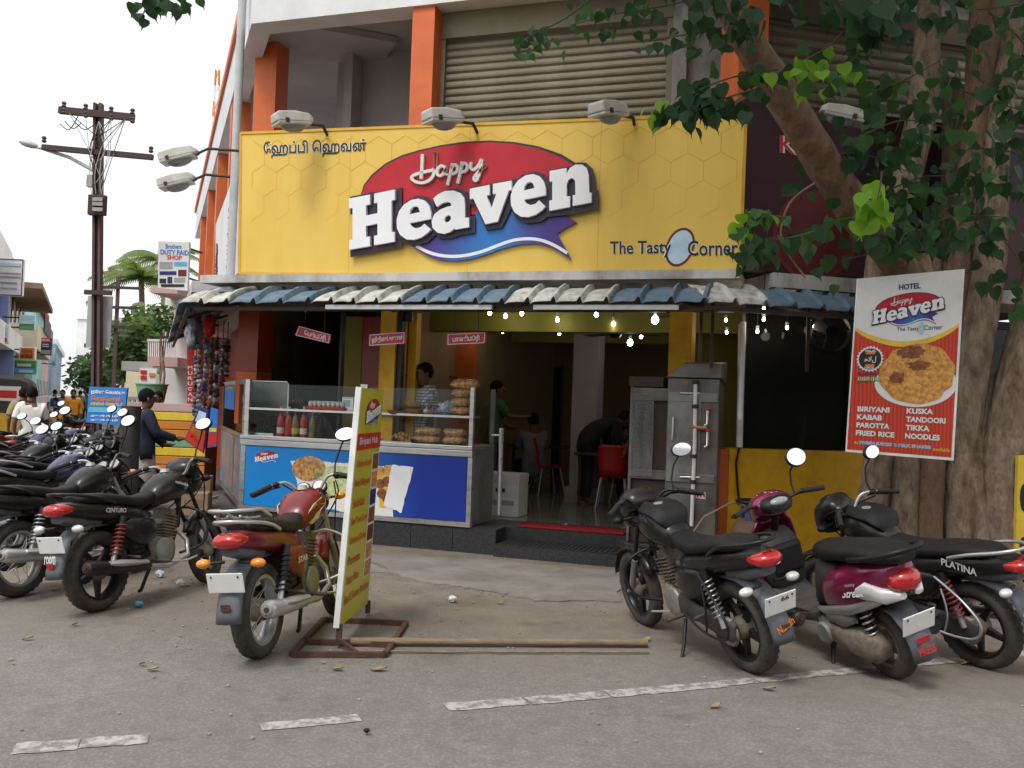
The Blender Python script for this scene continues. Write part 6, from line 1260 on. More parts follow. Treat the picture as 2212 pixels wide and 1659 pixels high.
stem([tp(1905, 1310, T0), tp(1885, 1150, T0), tp(1905, 960, T0), tp(1925, 760, T0 + .1), tp(1900, 600, T0 + .2), tp(1930, 470, T0 + .3), tp(1990, 250, T0 + .5), tp(2005, 60, T0 + .6), tp(2010, -160, T0 + .7)], [.24, .17, .165, .19, .16, .17, .16, .14, .13], seed=1)
stem([tp(1965, 1320, T0 - .1), tp(1960, 1150, T0 - .1), tp(1962, 960, T0 - .05), tp(1990, 750, T0 + .1), tp(2000, 560, T0 + .3)], [.22, .155, .15, .17, .16], seed=2)
stem([tp(2010, 1330, T0 - .15), tp(2005, 1150, T0 - .15), tp(2012, 970, T0 - .1), tp(2035, 800, T0), tp(2065, 620, T0 + .1), tp(2075, 520, T0 + .2), tp(2100, 330, T0 + .35), tp(2125, 100, T0 + .5), tp(2140, -150, T0 + .6)], [.2, .145, .14, .16, .15, .14, .15, .17, .16], seed=3, mt='bark_dark')
stem([tp(2065, 1340, T0 - .2), tp(2070, 1160, T0 - .2), tp(2075, 1000, T0 - .15), tp(2095, 820, T0 - .1), tp(2120, 640, T0), tp(2140, 520, T0 + .1), tp(2150, 300, T0 + .3), tp(2190, 40, T0 + .5)], [.21, .15, .16, .19, .17, .17, .15, .13], seed=4)
stem([tp(2120, 1340, T0 - .25), tp(2118, 1150, T0 - .25), tp(2105, 1020, T0 - .2), tp(2115, 900, T0 - .1), tp(2135, 800, T0)], [.18, .12, .11, .1, .09], seed=5)
stem([tp(2175, 1340, T0 - .3), tp(2170, 1180, T0 - .3), tp(2165, 1000, T0 - .25), tp(2190, 850, T0 - .2), tp(2240, 700, T0 - .1), tp(2280, 500, T0)], [.28, .2, .2, .21, .23, .22], seed=6)
stem([tp(2260, 1360, T0 - .3), tp(2280, 1100, T0 - .2), tp(2300, 800, T0), tp(2300, 300, T0)], [.3, .22, .22, .2], seed=7)
stem([tp(2060, 1300, T0 + .5), tp(2060, 900, T0 + .55), tp(2080, 600, T0 + .6), tp(2080, 200, T0 + .8)], [.36, .3, .26, .22], seed=8, mt='bark_dark')
br = stem([tp(2000, 640, T0 + .2), tp(1930, 560, T0 - .1), tp(1840, 445, T0 - .7), tp(1745, 300, T0 - 1.1), tp(1665, 165, T0 - 1.35), tp(1600, 60, T0 - 1.5), tp(1560, -40, T0 - 1.6)], [.17, .17, .165, .16, .145, .125, .11], 'limb', 'bark_dark', seed=9)
LIM2 = [tp(1600, 60, T0 - 1.5), tp(1560, -40, T0 - 1.6), tp(1500, -200, T0 - 1.8), tp(1300, -420, T0 - 2.2)]
stem(LIM2, [.12, .11, .1, .07], 'limb', 'bark_dark', seed=12)
# leaf blade, drawn once
prof = [(0, .03), (-.035, .14), (-.03, .25), (.05, .35), (.16, .4), (.3, .395), (.44, .33), (.56, .23), (.66, .11), (.76, .035), (1.0, .004)]
def leaf_mesh(name, mt, fold=.1, droop=.12, simple=False):
    pr = [(0, .1), (.02, .3), (.18, .4), (.4, .34), (.58, .2), (.72, .05), (1.0, .004)] if simple else prof
    vs = []
    for t_, w_ in pr:
        dz = -droop * max(0, t_) ** 2
        vs += [(t_, -w_, fold * w_ + dz), (max(t_, .0), 0, dz - .02), (t_, w_, fold * w_ + dz)]
    fs_ = [(i * 3 + j, i * 3 + j + 1, i * 3 + 4 + j, i * 3 + 3 + j) for i in range(len(pr) - 1) for j in (0, 1)]
    return vs, fs_
LV, LF = leaf_mesh('leaf', 'leaf'); SV, SF = leaf_mesh('leaf', 'leaf', simple=True)
lmesh = {}
for nm_ in ('leaf', 'leaf_mid', 'leaf_light'):
    me = bpy.data.meshes.new('leaf_blade'); me.from_pydata(LV, [], LF); me.materials.append(M[nm_])
    for p_ in me.polygons: p_.use_smooth = True
    lmesh[nm_] = me
rl = random.Random(21)
def leaf_mat4(c, down, sz, rnd):
    ax = V((rnd.gauss(0, .5), rnd.gauss(-.1, .45), -1 + rnd.gauss(0, .5) * (1 - down))).normalized()
    nr = V((rnd.gauss(0, .8), -1, rnd.gauss(.3, .6))); nr = (nr - ax * nr.dot(ax)).normalized(); s_ = nr.cross(ax)
    m_ = Matrix((ax, s_, nr)).transposed().to_4x4() @ Matrix.Scale(sz, 4); m_.translation = c; return m_
cand = []        # (matrix, material, size on picture)
twigs = []
def twig(pts, n, mt, spread, size, depth_j=.15, mixl=0.0):
    P = bez3(pts, 6); twigs.append(P)
    for i in range(n):
        u = rl.random() ** .75; a = P[min(len(P) - 1, int(u * (len(P) - 1)))]; c = V(a) + V((rl.gauss(0, spread), rl.gauss(0, depth_j), rl.gauss(-spread * .35, spread * .7)))
        mm = mt
        if rl.random() < mixl: mm = 'leaf_mid'
        cand.append((leaf_mat4(c, .5, size * rl.uniform(.7, 1.15), rl), mm, c))
D = lambda x, y, Y: dp(x, y, Y)
Yb = T0 - 1.5
# A sparse twigs at the top, left of the limb
twig([D(1560, -20, 6.9), D(1450, 10, 6.9), D(1330, 30, 7.0), D(1230, 55, 7.0)], 30, 'leaf', .1, .11, mixl=.3)
twig([D(1300, -20, 7.0), D(1220, 40, 7.0), D(1150, 75, 7.1), D(1125, 95, 7.1)], 26, 'leaf', .06, .1, mixl=.4)
twig([D(1420, -40, 6.9), D(1400, 10, 6.9), D(1390, 40, 6.9)], 10, 'leaf', .08, .12)
twig([D(1560, 60, 6.9), D(1480, 75, 6.8), D(1400, 90, 6.8)], 20, 'leaf', .07, .12, mixl=.2)
# B band of big dark leaves hanging in from above
twig([D(1540, -30, 6.6), D(1700, -20, 6.5), D(1850, -10, 6.5), D(2000, 0, 6.6)], 90, 'leaf', .16, .15)
twig([D(1500, -40, 6.6), D(1560, 10, 6.6), D(1600, 50, 6.6)], 26, 'leaf', .09, .15)
twig([D(1800, -30, 6.3), D(1870, 30, 6.3), D(1900, 70, 6.3)], 20, 'leaf', .1, .2)
# C row hanging before the sign's corner
twig([D(1680, 150, 6.7), D(1590, 165, 6.6), D(1510, 195, 6.5), D(1430, 240, 6.5)], 46, 'leaf', .07, .15, .08, .1)
twig([D(1640, 190, 6.6), D(1560, 215, 6.5), D(1480, 250, 6.5)], 30, 'leaf', .06, .15, .08)
twig([D(1425, 225, 6.5), D(1415, 240, 6.5), D(1408, 250, 6.5)], 5, 'leaf_light', .03, .13, .03)
# D light cluster
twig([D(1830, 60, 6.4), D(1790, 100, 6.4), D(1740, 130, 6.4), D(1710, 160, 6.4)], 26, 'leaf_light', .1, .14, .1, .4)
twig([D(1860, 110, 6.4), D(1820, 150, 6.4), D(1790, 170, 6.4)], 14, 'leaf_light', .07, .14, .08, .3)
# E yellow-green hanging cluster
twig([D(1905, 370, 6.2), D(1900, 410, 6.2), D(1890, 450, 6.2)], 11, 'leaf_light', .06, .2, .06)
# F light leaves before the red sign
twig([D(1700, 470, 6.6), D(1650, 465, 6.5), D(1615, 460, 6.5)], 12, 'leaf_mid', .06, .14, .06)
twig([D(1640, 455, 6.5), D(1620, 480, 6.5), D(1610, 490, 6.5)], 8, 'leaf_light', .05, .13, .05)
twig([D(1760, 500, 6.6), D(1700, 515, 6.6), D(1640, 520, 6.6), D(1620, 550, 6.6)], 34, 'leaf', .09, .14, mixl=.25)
# G dark mass round the stems
for a, b, c_, n_ in (((1850, 300), (1950, 260), (2060, 280), 60), ((1750, 350), (1850, 330), (1960, 370), 70), ((1900, 420), (2010, 380), (2150, 400), 90), ((1780, 480), (1880, 470), (2000, 500), 80), ((1950, 520), (2050, 470), (2190, 470), 90), ((2030, 180), (2120, 210), (2210, 240), 60), ((1830, 560), (1930, 540), (2030, 545), 40), ((1880, 200), (1960, 170), (2050, 120), 50), ((2120, 320), (2190, 330), (2230, 360), 50), ((2170, 520), (2200, 560), (2220, 620), 40), ((2150, 40), (2200, 80), (2240, 140), 50), ((2020, -10), (2100, 20), (2200, 10), 50)):
    Yd = rl.uniform(7.0, 7.9); twig([D(*a, Yd), D(*b, Yd), D(*c_, Yd)], int(n_ * .72), 'leaf', .17, .15, .25, .3)
# top-left corner spray of another limb overhead
twig([D(420, -40, 5.2), D(380, -12, 5.2), D(340, -6, 5.2), D(300, -8, 5.2)], 26, 'leaf', .05, .09, .06)
def on_poster(c): x, y, _ = inpic(c); return 1835 < x < 2095 and 545 < y < 1000
def inpic(c):
    d_ = c - EYE; z_ = d_.dot(_f); return (FPX * d_.dot(_r) / z_ + CXP, CYP - FPX * d_.dot(_u) / z_, z_)
cand = [q for q in cand if not on_poster(q[2])]
seen = [q for q in cand if -20 < inpic(q[2])[0] < 2230 and -30 < inpic(q[2])[1] < 1660]
seen.sort(key=lambda q: -q[0].to_scale().x / inpic(q[2])[2])
keep = seen[:300]; kid = {id(q) for q in keep}
lf_ = []
for q in keep:
    o = bpy.data.objects.new('leaf', lmesh[q[1]]); COL.objects.link(o); o.matrix_basis = q[0]; o.parent = tree; o.matrix_parent_inverse = tree.matrix_basis.inverted()
bulk = {'leaf': MB(), 'leaf_mid': MB(), 'leaf_light': MB()}
for q in cand:
    if id(q) not in kid: bulk[q[1]].add(SV, SF, q[0])
# unseen crown above the view, added to shade shop front and road at right
for i in range(9000):
    a = rl.random() * 6.283; r_ = rl.random() ** .5; c = V((4.4 + 5.2 * r_ * math.cos(a), 6.3 + 3.6 * r_ * math.sin(a), 6.4 + 3.4 * rl.random() * (1 - .5 * r_)))
    if inpic(c)[1] > -40: c.z += 2.2
    if noise.noise(c * .9) < -.12: continue
    bulk['leaf' if rl.random() < .8 else 'leaf_mid'].add(SV, SF, leaf_mat4(c, .3, rl.uniform(.2, .32), rl))
for nm_, b_ in bulk.items():
    if b_.v: o = b_.build('foliage', nm_, tree); o['kind'] = 'stuff'
mb = MB()
for P in twigs:
    st_ = V(P[0]); mb.tube(P, [.008 - .005 * i / len(P) for i in range(len(P))], 5)
o = mb.build('twigs', 'twig', tree, smooth=60); o['kind'] = 'stuff'
# dangling aerial shoot in front of the red sign
MB().tube(bez3([tuple(D(1760, 395, 6.9)), tuple(D(1705, 440, 6.9)), tuple(D(1688, 520, 6.9)), tuple(D(1740, 600, 6.9))]), .008, 6).build('aerial_root', 'bark_dark', tree, smooth=60)
# ---------------------------------------------------------------- people (one continuous body each; clothes and hair are children)
BASE = dict(pelvis=(0, 0, .94), waist=(0, 0, 1.08), chest=(0, .0, 1.28), neck=(0, -.01, 1.45), jaw=(0, .025, 1.53), head=(0, .01, 1.62), crown=(0, -.005, 1.69),
            ls=(-.175, 0, 1.39), le=(-.235, -.02, 1.12), lw=(-.235, .08, .9), lh=(-.235, .11, .83), rs=(.175, 0, 1.39), re=(.235, -.02, 1.12), rw=(.235, .08, .9), rh=(.235, .11, .83),
            lp=(-.09, 0, .9), lk=(-.1, .02, .5), la=(-.1, -.01, .09), lt=(-.11, .14, .035), rp=(.09, 0, .9), rk=(.1, .02, .5), ra=(.1, -.01, .09), rt=(.11, .14, .035))
RAD = dict(pelvis=(.155, .115), waist=(.145, .105), chest=(.165, .115), neck=(.058, .06), jaw=(.07, .085), head=(.078, .098), crown=(.055, .07), s=.068, e=.042, w=.029, h=.034, p=.095, k=.06, a=.04, t=.036)
EDG = [('pelvis', 'waist'), ('waist', 'chest'), ('chest', 'neck'), ('neck', 'jaw'), ('jaw', 'head'), ('head', 'crown')] + [(a, b) for s in 'lr' for a, b in (('chest', s + 's'), (s + 's', s + 'e'), (s + 'e', s + 'w'), (s + 'w', s + 'h'), ('pelvis', s + 'p'), (s + 'p', s + 'k'), (s + 'k', s + 'a'), (s + 'a', s + 't'))]
def person(label, loc, facing, shirt, lower, pose=None, H=1.68, lungi=False, long_sleeve=False, group='people in the street and shop', legs=True, fingers=False, backpack=False, beard=False):
    """facing: degrees clockwise from +Y; pose overrides joints of BASE"""
    J = {k: V(v) for k, v in BASE.items()}
    for k, v in (pose or {}).items(): J[k] = V(v)
    root = thing('person', label, 'person', loc, -R_(facing), group, local=True); root.scale = (H / 1.74,) * 3
    names = list(J); idx = {k: i for i, k in enumerate(names)}; vs = [J[k] for k in names]; ed = [(idx[a], idx[b]) for a, b in EDG]; rad = []
    for k in names: r_ = RAD.get(k) or RAD[k[1]]; rad.append(r_ if isinstance(r_, tuple) else (r_, r_))
    for s_ in 'lr':
        d_ = (J[s_ + 'h'] - J[s_ + 'w']).normalized(); sx_ = d_.cross(V((0, 1, 0)) if abs(d_.y) < .8 else UP).normalized(); sg_ = 1 if s_ == 'r' else -1; nn = sx_.cross(d_)
        for i, (off, ln) in enumerate(((-.026, .07), (-.009, .08), (.009, .078), (.026, .062))):
            b = J[s_ + 'h'] + sx_ * off; m_ = b + d_ * ln * .55; t_ = m_ + (d_ * .7 + nn * .5).normalized() * ln * .45
            n0_ = len(vs); vs += [m_, t_]; rad += [(.0095, .0095), (.007, .007)]; ed += [(idx[s_ + 'h'], n0_), (n0_, n0_ + 1)]; names += [s_ + 'f'] * 2
        b = J[s_ + 'w'].lerp(J[s_ + 'h'], .5) + sx_ * .03 * -sg_ + nn * .012; t_ = b + (d_ * .8 + sx_ * -.35 * sg_).normalized() * .045; n0_ = len(vs); vs += [b, t_]; rad += [(.012, .012), (.008, .008)]; ed += [(idx[s_ + 'h'], n0_), (n0_, n0_ + 1)]; names += [s_ + 'f'] * 2
    me = bpy.data.meshes.new('b'); me.from_pydata([tuple(v) for v in vs], ed, []); o = bpy.data.objects.new('b', me); COL.objects.link(o)
    md = o.modifiers.new('skin', 'SKIN'); md.use_smooth_shade = True
    if not me.skin_vertices: return root
    for i, sv in enumerate(me.skin_vertices[0].data): sv.radius = rad[i]; sv.use_root = (i == 0)
    sb = o.modifiers.new('s', 'SUBSURF'); sb.levels = 2; sb.render_levels = 2
    bm_ = bpy.data.meshes.new_from_object(o.evaluated_get(bpy.context.evaluated_depsgraph_get())); bpy.data.objects.remove(o)
    bm_.name = 'body'; bm_.materials.clear()
    body = link('body', bm_, 'skin', root, 180)
    # nearest bone decides what is clothed
    seg = [(names[a], names[b], vs[a], vs[b]) for a, b in ed]
    def near(c):
        best = None
        for a, b, p_, q_ in seg:
            d_ = q_ - p_; t_ = max(0, min(1, (c - p_).dot(d_) / max(d_.length_squared, 1e-9))); r_ = (c - p_ - d_ * t_).length
            if best is None or r_ < best[0]: best = (r_, a, b, t_)
        return best[1:]
    pts_s, pts_l = [], []
    for f in bm_.polygons:
        a, b, t_ = near(f.center); k = (a, b)
        top = k in (('pelvis', 'waist'), ('waist', 'chest'), ('chest', 'ls'), ('chest', 'rs')) or (k == ('chest', 'neck') and t_ < .72) or (a[1:] == 's' and b[1:] == 'e' and (long_sleeve or t_ < .8)) or (long_sleeve and a[1:] == 'e' and b[1:] == 'w' and t_ < .9) or (a == 'pelvis' and b in ('lp', 'rp') and f.center.z > J['pelvis'].z - .08)
        low = (b in ('lp', 'rp') or a in ('lp', 'rp') or a in ('lk', 'rk')) and not (a in ('lk', 'rk') and t_ > .93)
        if top: pts_s.append(f.index)
        if low: pts_l.append(f.index)
    def cloth(name, idxs, mt, off, extra=None):
        mb = MB(); mp_ = {}
        for i in idxs:
            fc = []
            for v in bm_.polygons[i].vertices:
                if v not in mp_:
                    c = bm_.vertices[v].co; n_ = bm_.vertices[v].normal; w_ = .006 * noise.noise(c * 14); p_ = c + n_ * (off + w_); mp_[v] = len(mb.v); mb.v.append(tuple(extra(p_) if extra else p_))
                fc.append(mp_[v])
            mb.f.append(tuple(fc))
        return mb.build(name, mt, root, smooth=180, solid=.004)
    def hem(p_):
        k = max(0, J['pelvis'].z + .04 - p_.z); k2 = max(0, J['waist'].z - p_.z)
        return V((p_.x * (1 + .25 * k2), p_.y * (1 + .35 * k2), p_.z - k * .9))
    cloth('shirt', pts_s, shirt, .02, hem)
    if lungi:
        mb = MB(); n = 22; rows = [(J['waist'].z - .04, .15, .115), (J['pelvis'].z - .05, .17, .135), (.6, .17, .15), (.3, .165, .16), (.12, .17, .165)]; vv = []
        for z_, a_, b_ in rows:
            for j in range(n): t_ = 2 * math.pi * j / n; fo = 1 + .05 * math.sin(t_ * 5 + z_ * 3) * (1.1 - z_); vv.append((J['pelvis'].x + a_ * fo * math.cos(t_), J['pelvis'].y + b_ * fo * math.sin(t_), z_))
        mb.add(vv, [(i * n + j, i * n + (j + 1) % n, (i + 1) * n + (j + 1) % n, (i + 1) * n + j) for i in range(4) for j in range(n)]); mb.build('lungi', lower, root, smooth=70, solid=.005)
    else: cloth('trousers', pts_l, lower, .014)
    # head: hair cap, ears, nose, eyes, mouth
    hd, cr_, jw = J['head'], J['crown'], J['jaw']; up_ = (cr_ - jw).normalized(); fw = (jw - cr_ + up_ * (cr_ - jw).length); f_ = V((0, 1, 0)); f_ = (f_ - up_ * f_.dot(up_)).normalized(); x_ = f_.cross(up_)
    Mx = Matrix((x_, f_, up_)).transposed().to_4x4(); Mx.translation = hd
    mb = MB(); nu, nv = 18, 9; vv = []
    for i in range(nv + 1):
        th = R_(118) * i / nv
        for j in range(nu):
            ph = 2 * math.pi * j / nu; fr_ = math.sin(ph); t2 = th * (1 - .42 * max(0, fr_)); r_ = 1 + .1 * noise.noise(V((i, j, H)) * .9)
            vv.append((.085 * r_ * math.sin(t2) * math.cos(ph), -.01 + .104 * r_ * math.sin(t2) * math.sin(ph), .006 + .112 * r_ * math.cos(t2)))
    mb.add(vv, [(i * nu + j, (i + 1) * nu + j, (i + 1) * nu + (j + 1) % nu, i * nu + (j + 1) % nu) for i in range(nv) for j in range(nu)], Mx); mb.build('hair', 'hair', root, smooth=180, solid=.008)
    MB().ell((0, .1, -.035), (.014, .02, .026), 8, 6, Mx).build('nose', 'skin', root, smooth=180)
    for s_ in (-1, 1):
        MB().ell((s_ * .082, -.005, -.03), (.012, .02, .032), 8, 6, Mx).build('ear', 'skin', root, smooth=180); MB().ell((s_ * .032, .088, -.005), (.014, .008, .007), 8, 6, Mx).build('eye', 'print_white', root, smooth=180); MB().ell((s_ * .032, .094, -.005), (.006, .004, .006), 6, 5, Mx).build('pupil', 'hair', root, smooth=180); MB().ell((s_ * .032, .092, .014), (.02, .008, .005), 8, 5, Mx).build('eyebrow', 'hair', root, smooth=180)
    MB().ell((0, .09, -.085), (.026, .01, .008), 10, 6, Mx).build('mouth', 'meat', root, smooth=180); MB().ell((0, .093, -.068), (.028, .01, .008), 10, 5, Mx).build('moustache', 'hair', root, smooth=180)
    if backpack: MB().loft([(-.13, -.2, 1.2, .05, .15), (0, -.22, 1.2, .08, .2), (.13, -.2, 1.2, .05, .15)], 12).build('backpack', 'print_navy', root, smooth=60)
    return root
walk = dict(lk=(-.1, .12, .52), la=(-.1, .2, .1), lt=(-.11, .34, .06), rk=(.1, .0, .5), ra=(.1, -.2, .12), rt=(.11, -.08, .04), le=(-.24, -.08, 1.13), lw=(-.24, -.02, .92), lh=(-.24, 0, .85), re=(.24, .06, 1.13), rw=(.23, .16, .95), rh=(.23, .2, .88))
reach = dict(re=(.27, .16, 1.2), rw=(.2, .38, 1.2), rh=(.18, .45, 1.21), le=(-.25, .06, 1.14), lw=(-.18, .26, 1.02), lh=(-.15, .33, 1.02))
G = lambda x, Y: V((dp(x, 880, Y).x, Y, 0))
person('man in navy shirt and cream lungi standing by the striped wooden counter', G(316, 12.2) + UP * .0, 60, 'shirt_navy', 'cloth_cream', dict(re=(.27, .1, 1.15), rw=(.22, .36, 1.08), rh=(.2, .43, 1.08), le=(-.22, .1, 1.12), lw=(-.12, .28, .98), lh=(-.1, .34, .98)), 1.72, lungi=True, long_sleeve=True)
person('man in white shirt seen from behind walking up the street', G(68, 15.5), -22, 'cloth_white', 'cloth_jeans', walk, 1.7)
person('man in blue shirt walking towards the shops beside a man in yellow', G(134, 31), 155, 'cloth_blue', 'cloth_jeans', walk, 1.68)
person('man in bright yellow shirt walking down the middle of the street', G(157, 30), 158, 'cloth_orange', 'cloth_jeans', walk, 1.7, long_sleeve=True)
person('person with a dark backpack walking away far up the street', G(117, 38), -22, 'cloth_white', 'cloth_dark', walk, 1.68, backpack=True)
person('person in khaki shirt just behind the man in white', G(50, 17.5), -30, 'cloth_khaki', 'cloth_dark', walk, 1.68)
person('person in green shirt walking far up the street', G(185, 46), 160, 'cloth_green', 'cloth_dark', walk, 1.66); person('person in grey shirt among the far pedestrians', G(172, 44), -20, 'cloth_grey', 'cloth_dark', walk, 1.68)
person('small person in an orange dress near the far parked bikes', G(121, 24), 150, 'cloth_orange', 'town_orange', None, 1.2, lungi=True)
def fperson(lab, x, n, face, *a, **k):
    up = k.pop('lift', .0); p_ = fb(fs(x, n), n, 0); return person(lab, V((p_.x, p_.y, FLZ + .002 + up)), face, *a, **k)
fperson('vendor in grey checked shirt standing behind the stall with the plates', 915, -.42, 240, 'cloth_check', 'cloth_dark', dict(re=(.24, .12, 1.16), rw=(.16, .36, 1.12), rh=(.12, .44, 1.13), le=(-.24, .14, 1.15), lw=(-.16, .38, 1.12), lh=(-.13, .45, 1.13)), 1.74, beard=True, lift=.12)
fperson('worker in green checked shirt bending behind the stall glass', 700, -.95, 235, 'cloth_greencheck', 'cloth_dark', dict(chest=(0, .14, 1.2), neck=(0, .26, 1.33), jaw=(0, .35, 1.37), head=(0, .37, 1.46), crown=(0, .37, 1.53), ls=(-.175, .2, 1.27), le=(-.25, .36, 1.06), lw=(-.16, .56, 1.0), lh=(-.13, .63, 1.0), rs=(.175, .2, 1.27), re=(.25, .36, 1.06), rw=(.16, .56, 1.0), rh=(.13, .63, 1.0)), 1.62)
fperson('customer in green shirt standing at the back of the restaurant', 1072, -3.6, 80, 'cloth_green', 'cloth_dark', reach, 1.76)
sit = dict(pelvis=(0, 0, .5), waist=(0, .0, .64), chest=(0, .03, .84), neck=(0, .03, 1.01), jaw=(0, .07, 1.09), head=(0, .055, 1.18), crown=(0, .04, 1.25), ls=(-.175, .03, .95), le=(-.25, .12, .72), lw=(-.15, .34, .76), lh=(-.1, .4, .77), rs=(.175, .03, .95), re=(.25, .12, .72), rw=(.15, .34, .76), rh=(.1, .4, .77), lp=(-.09, .03, .47), lk=(-.12, .42, .48), la=(-.12, .42, .09), lt=(-.12, .55, .04), rp=(.09, .03, .47), rk=(.12, .42, .48), ra=(.12, .42, .09), rt=(.12, .55, .04))
fperson('seated customer in striped grey shirt facing into the restaurant', 1155, -4.2, -18, 'cloth_grey', 'cloth_dark', sit, 1.72)
bend = dict(chest=(0, .3, 1.12), neck=(0, .46, 1.18), jaw=(0, .56, 1.15), head=(0, .6, 1.22), crown=(0, .63, 1.28), waist=(0, .1, 1.06), ls=(-.175, .36, 1.14), le=(-.22, .42, .88), lw=(-.15, .56, .78), lh=(-.12, .6, .74), rs=(.175, .36, 1.14), re=(.22, .42, .88), rw=(.15, .56, .78), rh=(.12, .6, .74))
fperson('waiter in dark clothes bending over a table', 1268, -3.2, 72, 'cloth_dark', 'cloth_dark', bend, 1.78)
fperson('seated customer in dark shirt with his back to the red chairs', 1345, -3.9, 20, 'cloth_jeans', 'cloth_dark', sit, 1.7); fperson('dark figure standing just behind the grill cabinet', 1382, -2.6, 250, 'cloth_dark', 'cloth_dark', None, 1.62)
p_ = lb(7.2, .9, 0); person('man in khaki clothes standing under the side awning', V((p_.x, p_.y, .01)), 200, 'cloth_khaki', 'cloth_khaki', reach, 1.7)
# ---------------------------------------------------------------- the street on the left
WU = V((-.418, .908, 0)).normalized(); W0 = V((-15.9, 27, 0)); WN = WU.cross(UP)          # left-hand row; WN towards the street
def wb_(t, n, z): return W0 + WU * t + WN * n + UP * z
WP = Plane(W0, WU, UP)
def bld(name, label, boxes, fn=wb_, loc=None, group='buildings along the side street'):
    t = thing(name, label, 'building', loc or fn(boxes[0][2], boxes[0][4], 0), group=group)
    for nm, mt, *b in boxes: MB().hexa(bx8(fn, *b)).build(nm, mt, t)
    return t
def windows(t, fn, t0, t1, n, zs, k, mt='window_dark', h=1.1, w_=.9):
    st_ = (t1 - t0) / k
    for z in zs:
        for i in range(k):
            a = t0 + st_ * (i + .5) - w_ / 2; wd = MB().hexa(bx8(fn, a, a + w_, n, n + .03, z, z + h)).build('window', mt, t)
            MB().hexa(bx8(fn, a - .06, a + w_ + .06, n, n + .12, z - .1, z - .01)).build('sill', 'town_white', wd)
b = bld('shop_building', 'blue and white three-storey building at the left edge of the street', [('wall', 'town_blue', -8, 10.5, -8, 0, 0, 5.4), ('parapet', 'town_white', -8, 10.5, -.25, .3, 5.4, 7.0), ('balcony', 'town_white', -8, 10.5, .01, .8, 3.0, 3.7), ('shop_front', 'town_grey', -8, 10.4, .01, .1, 0, 2.9), ('pillar', 'town_blue', 6, 6.6, .01, .8, 0, 3.0), ('pillar', 'town_blue', 9.8, 10.4, .01, .29, 3.71, 5.39)]); windows(b, wb_, -4, 9, .012, (4.0,), 5, h=.9)
b = bld('shop_building', 'cream building with brown balcony roof up the street', [('wall', 'town_cream', 11, 27, -8, 0, 0, 5.7), ('top_storey', 'town_yellow', 11, 24, -5, -.4, 5.7, 8.2), ('balcony_roof', 'town_brown', 10.8, 24, -.39, 1.4, 5.72, 5.95), ('balcony', 'town_cream', 11, 26.8, .01, 1.3, 3.3, 4.3), ('shop_front', 'town_brown', 11.2, 26.5, .01, .08, .2, 2.6)]); windows(b, wb_, 12, 26, .012, (4.4,), 5, h=1.4); MB().hexa(bx8(wb_, 16, 24, 1.31, 1.36, 4.3, 5.1)).build('railing', 'iron_dark', b)
b = bld('shop_building', 'turquoise building beyond the cream one', [('wall', 'town_teal', 28, 40, -8, .4, 0, 6.4), ('roof_band', 'town_red', 28, 40, -.2, .7, 6.4, 6.7), ('balcony', 'town_blue', 28.2, 33, .41, 1.2, 4.2, 5.2)]); windows(b, wb_, 33, 39.5, .412, (1.2, 4.2), 3)
b = bld('shop_building', 'faded red building far up the left side', [('wall', 'town_pink', 41, 56, -8, .3, 0, 6.0), ('parapet', 'town_white', 41, 56, -.3, .5, 6.0, 6.5)]); windows(b, wb_, 42, 55, .312, (1.2, 3.8), 5)
b = bld('shop_building', 'pale blue building at the far end of the left row', [('wall', 'town_lightblue', 57, 90, -8, .5, 0, 5.5), ('parapet', 'town_white', 57, 90, -.3, .8, 5.5, 6)]); windows(b, wb_, 58, 88, .512, (1.2, 3.6), 8)
def far(x0, x1, y0, Y, dep, mt, label, wins=()):
    a, c = dp(x0, 848, Y), dp(x1, 848, Y); z = dp((x0 + x1) / 2, y0, Y).z; t = thing('apartment_block', label, 'building', (a + c) / 2 * 1, group='buildings along the side street'); t.location.z = 0
    MB().box(a.x, c.x, Y, Y + dep, 0, z).build('wall', mt, t); MB().box(a.x - .2, c.x + .2, Y - .2, Y + dep, z, z + .4).build('roof', 'town_white', t)
    for (wx0, wx1, wy0, wy1) in wins:
        p_, q_ = dp(wx0, wy1, Y), dp(wx1, wy0, Y); MB().box(p_.x, q_.x, Y - .06, Y - .01, p_.z, q_.z).build('window', 'window_dark', t)
far(160, 236, 690, 95, 12, 'town_white', 'tall white apartment block closing the end of the street', ((167, 175, 767, 780), (182, 188, 742, 750), (196, 204, 760, 770), (168, 182, 772, 782), (204, 212, 790, 800), (214, 228, 745, 757)))
far(228, 262, 730, 80, 10, 'town_cream', 'cream block at the end of the street beside the pole', ((238, 244, 760, 772), (250, 256, 760, 772)))
# right-hand side of the side street beyond the shop: pink balconied house
PH = 27
a = dp(350, 848, PH); t = thing('pink_house', 'white house with pink balconies beyond the shop', 'building', V((a.x, PH, 0)), group='buildings along the side street')
def hx_(nm, mt, x0, x1, y0, y1, Y, dep, par=t):
    p_, q_ = dp(x0, y1, Y), dp(x1, y0, Y); return MB().box(p_.x, q_.x, Y, Y + dep, max(p_.z, 0), q_.z).build(nm, mt, par)
hx_('wall', 'town_white', 345, 430, 640, 905, PH, 8); hx_('balcony', 'town_pink', 333, 384, 668, 690, PH - 1.5, 1.5); hx_('balcony', 'town_pink', 318, 384, 772, 790, PH - 2, 2); hx_('roof_slab', 'town_pink', 325, 384, 618, 632, PH - 1.5, 6); hx_('window', 'window_dark', 358, 372, 705, 750, PH - .05, .04)
bl = None
for i in range(14): x = 321 + i * 4.3; p_, q_ = dp(x, 772, PH - 1.95), dp(x, 735, PH - 1.95); MB().bar(p_, q_, .03, .03).build('baluster', 'town_white', t)
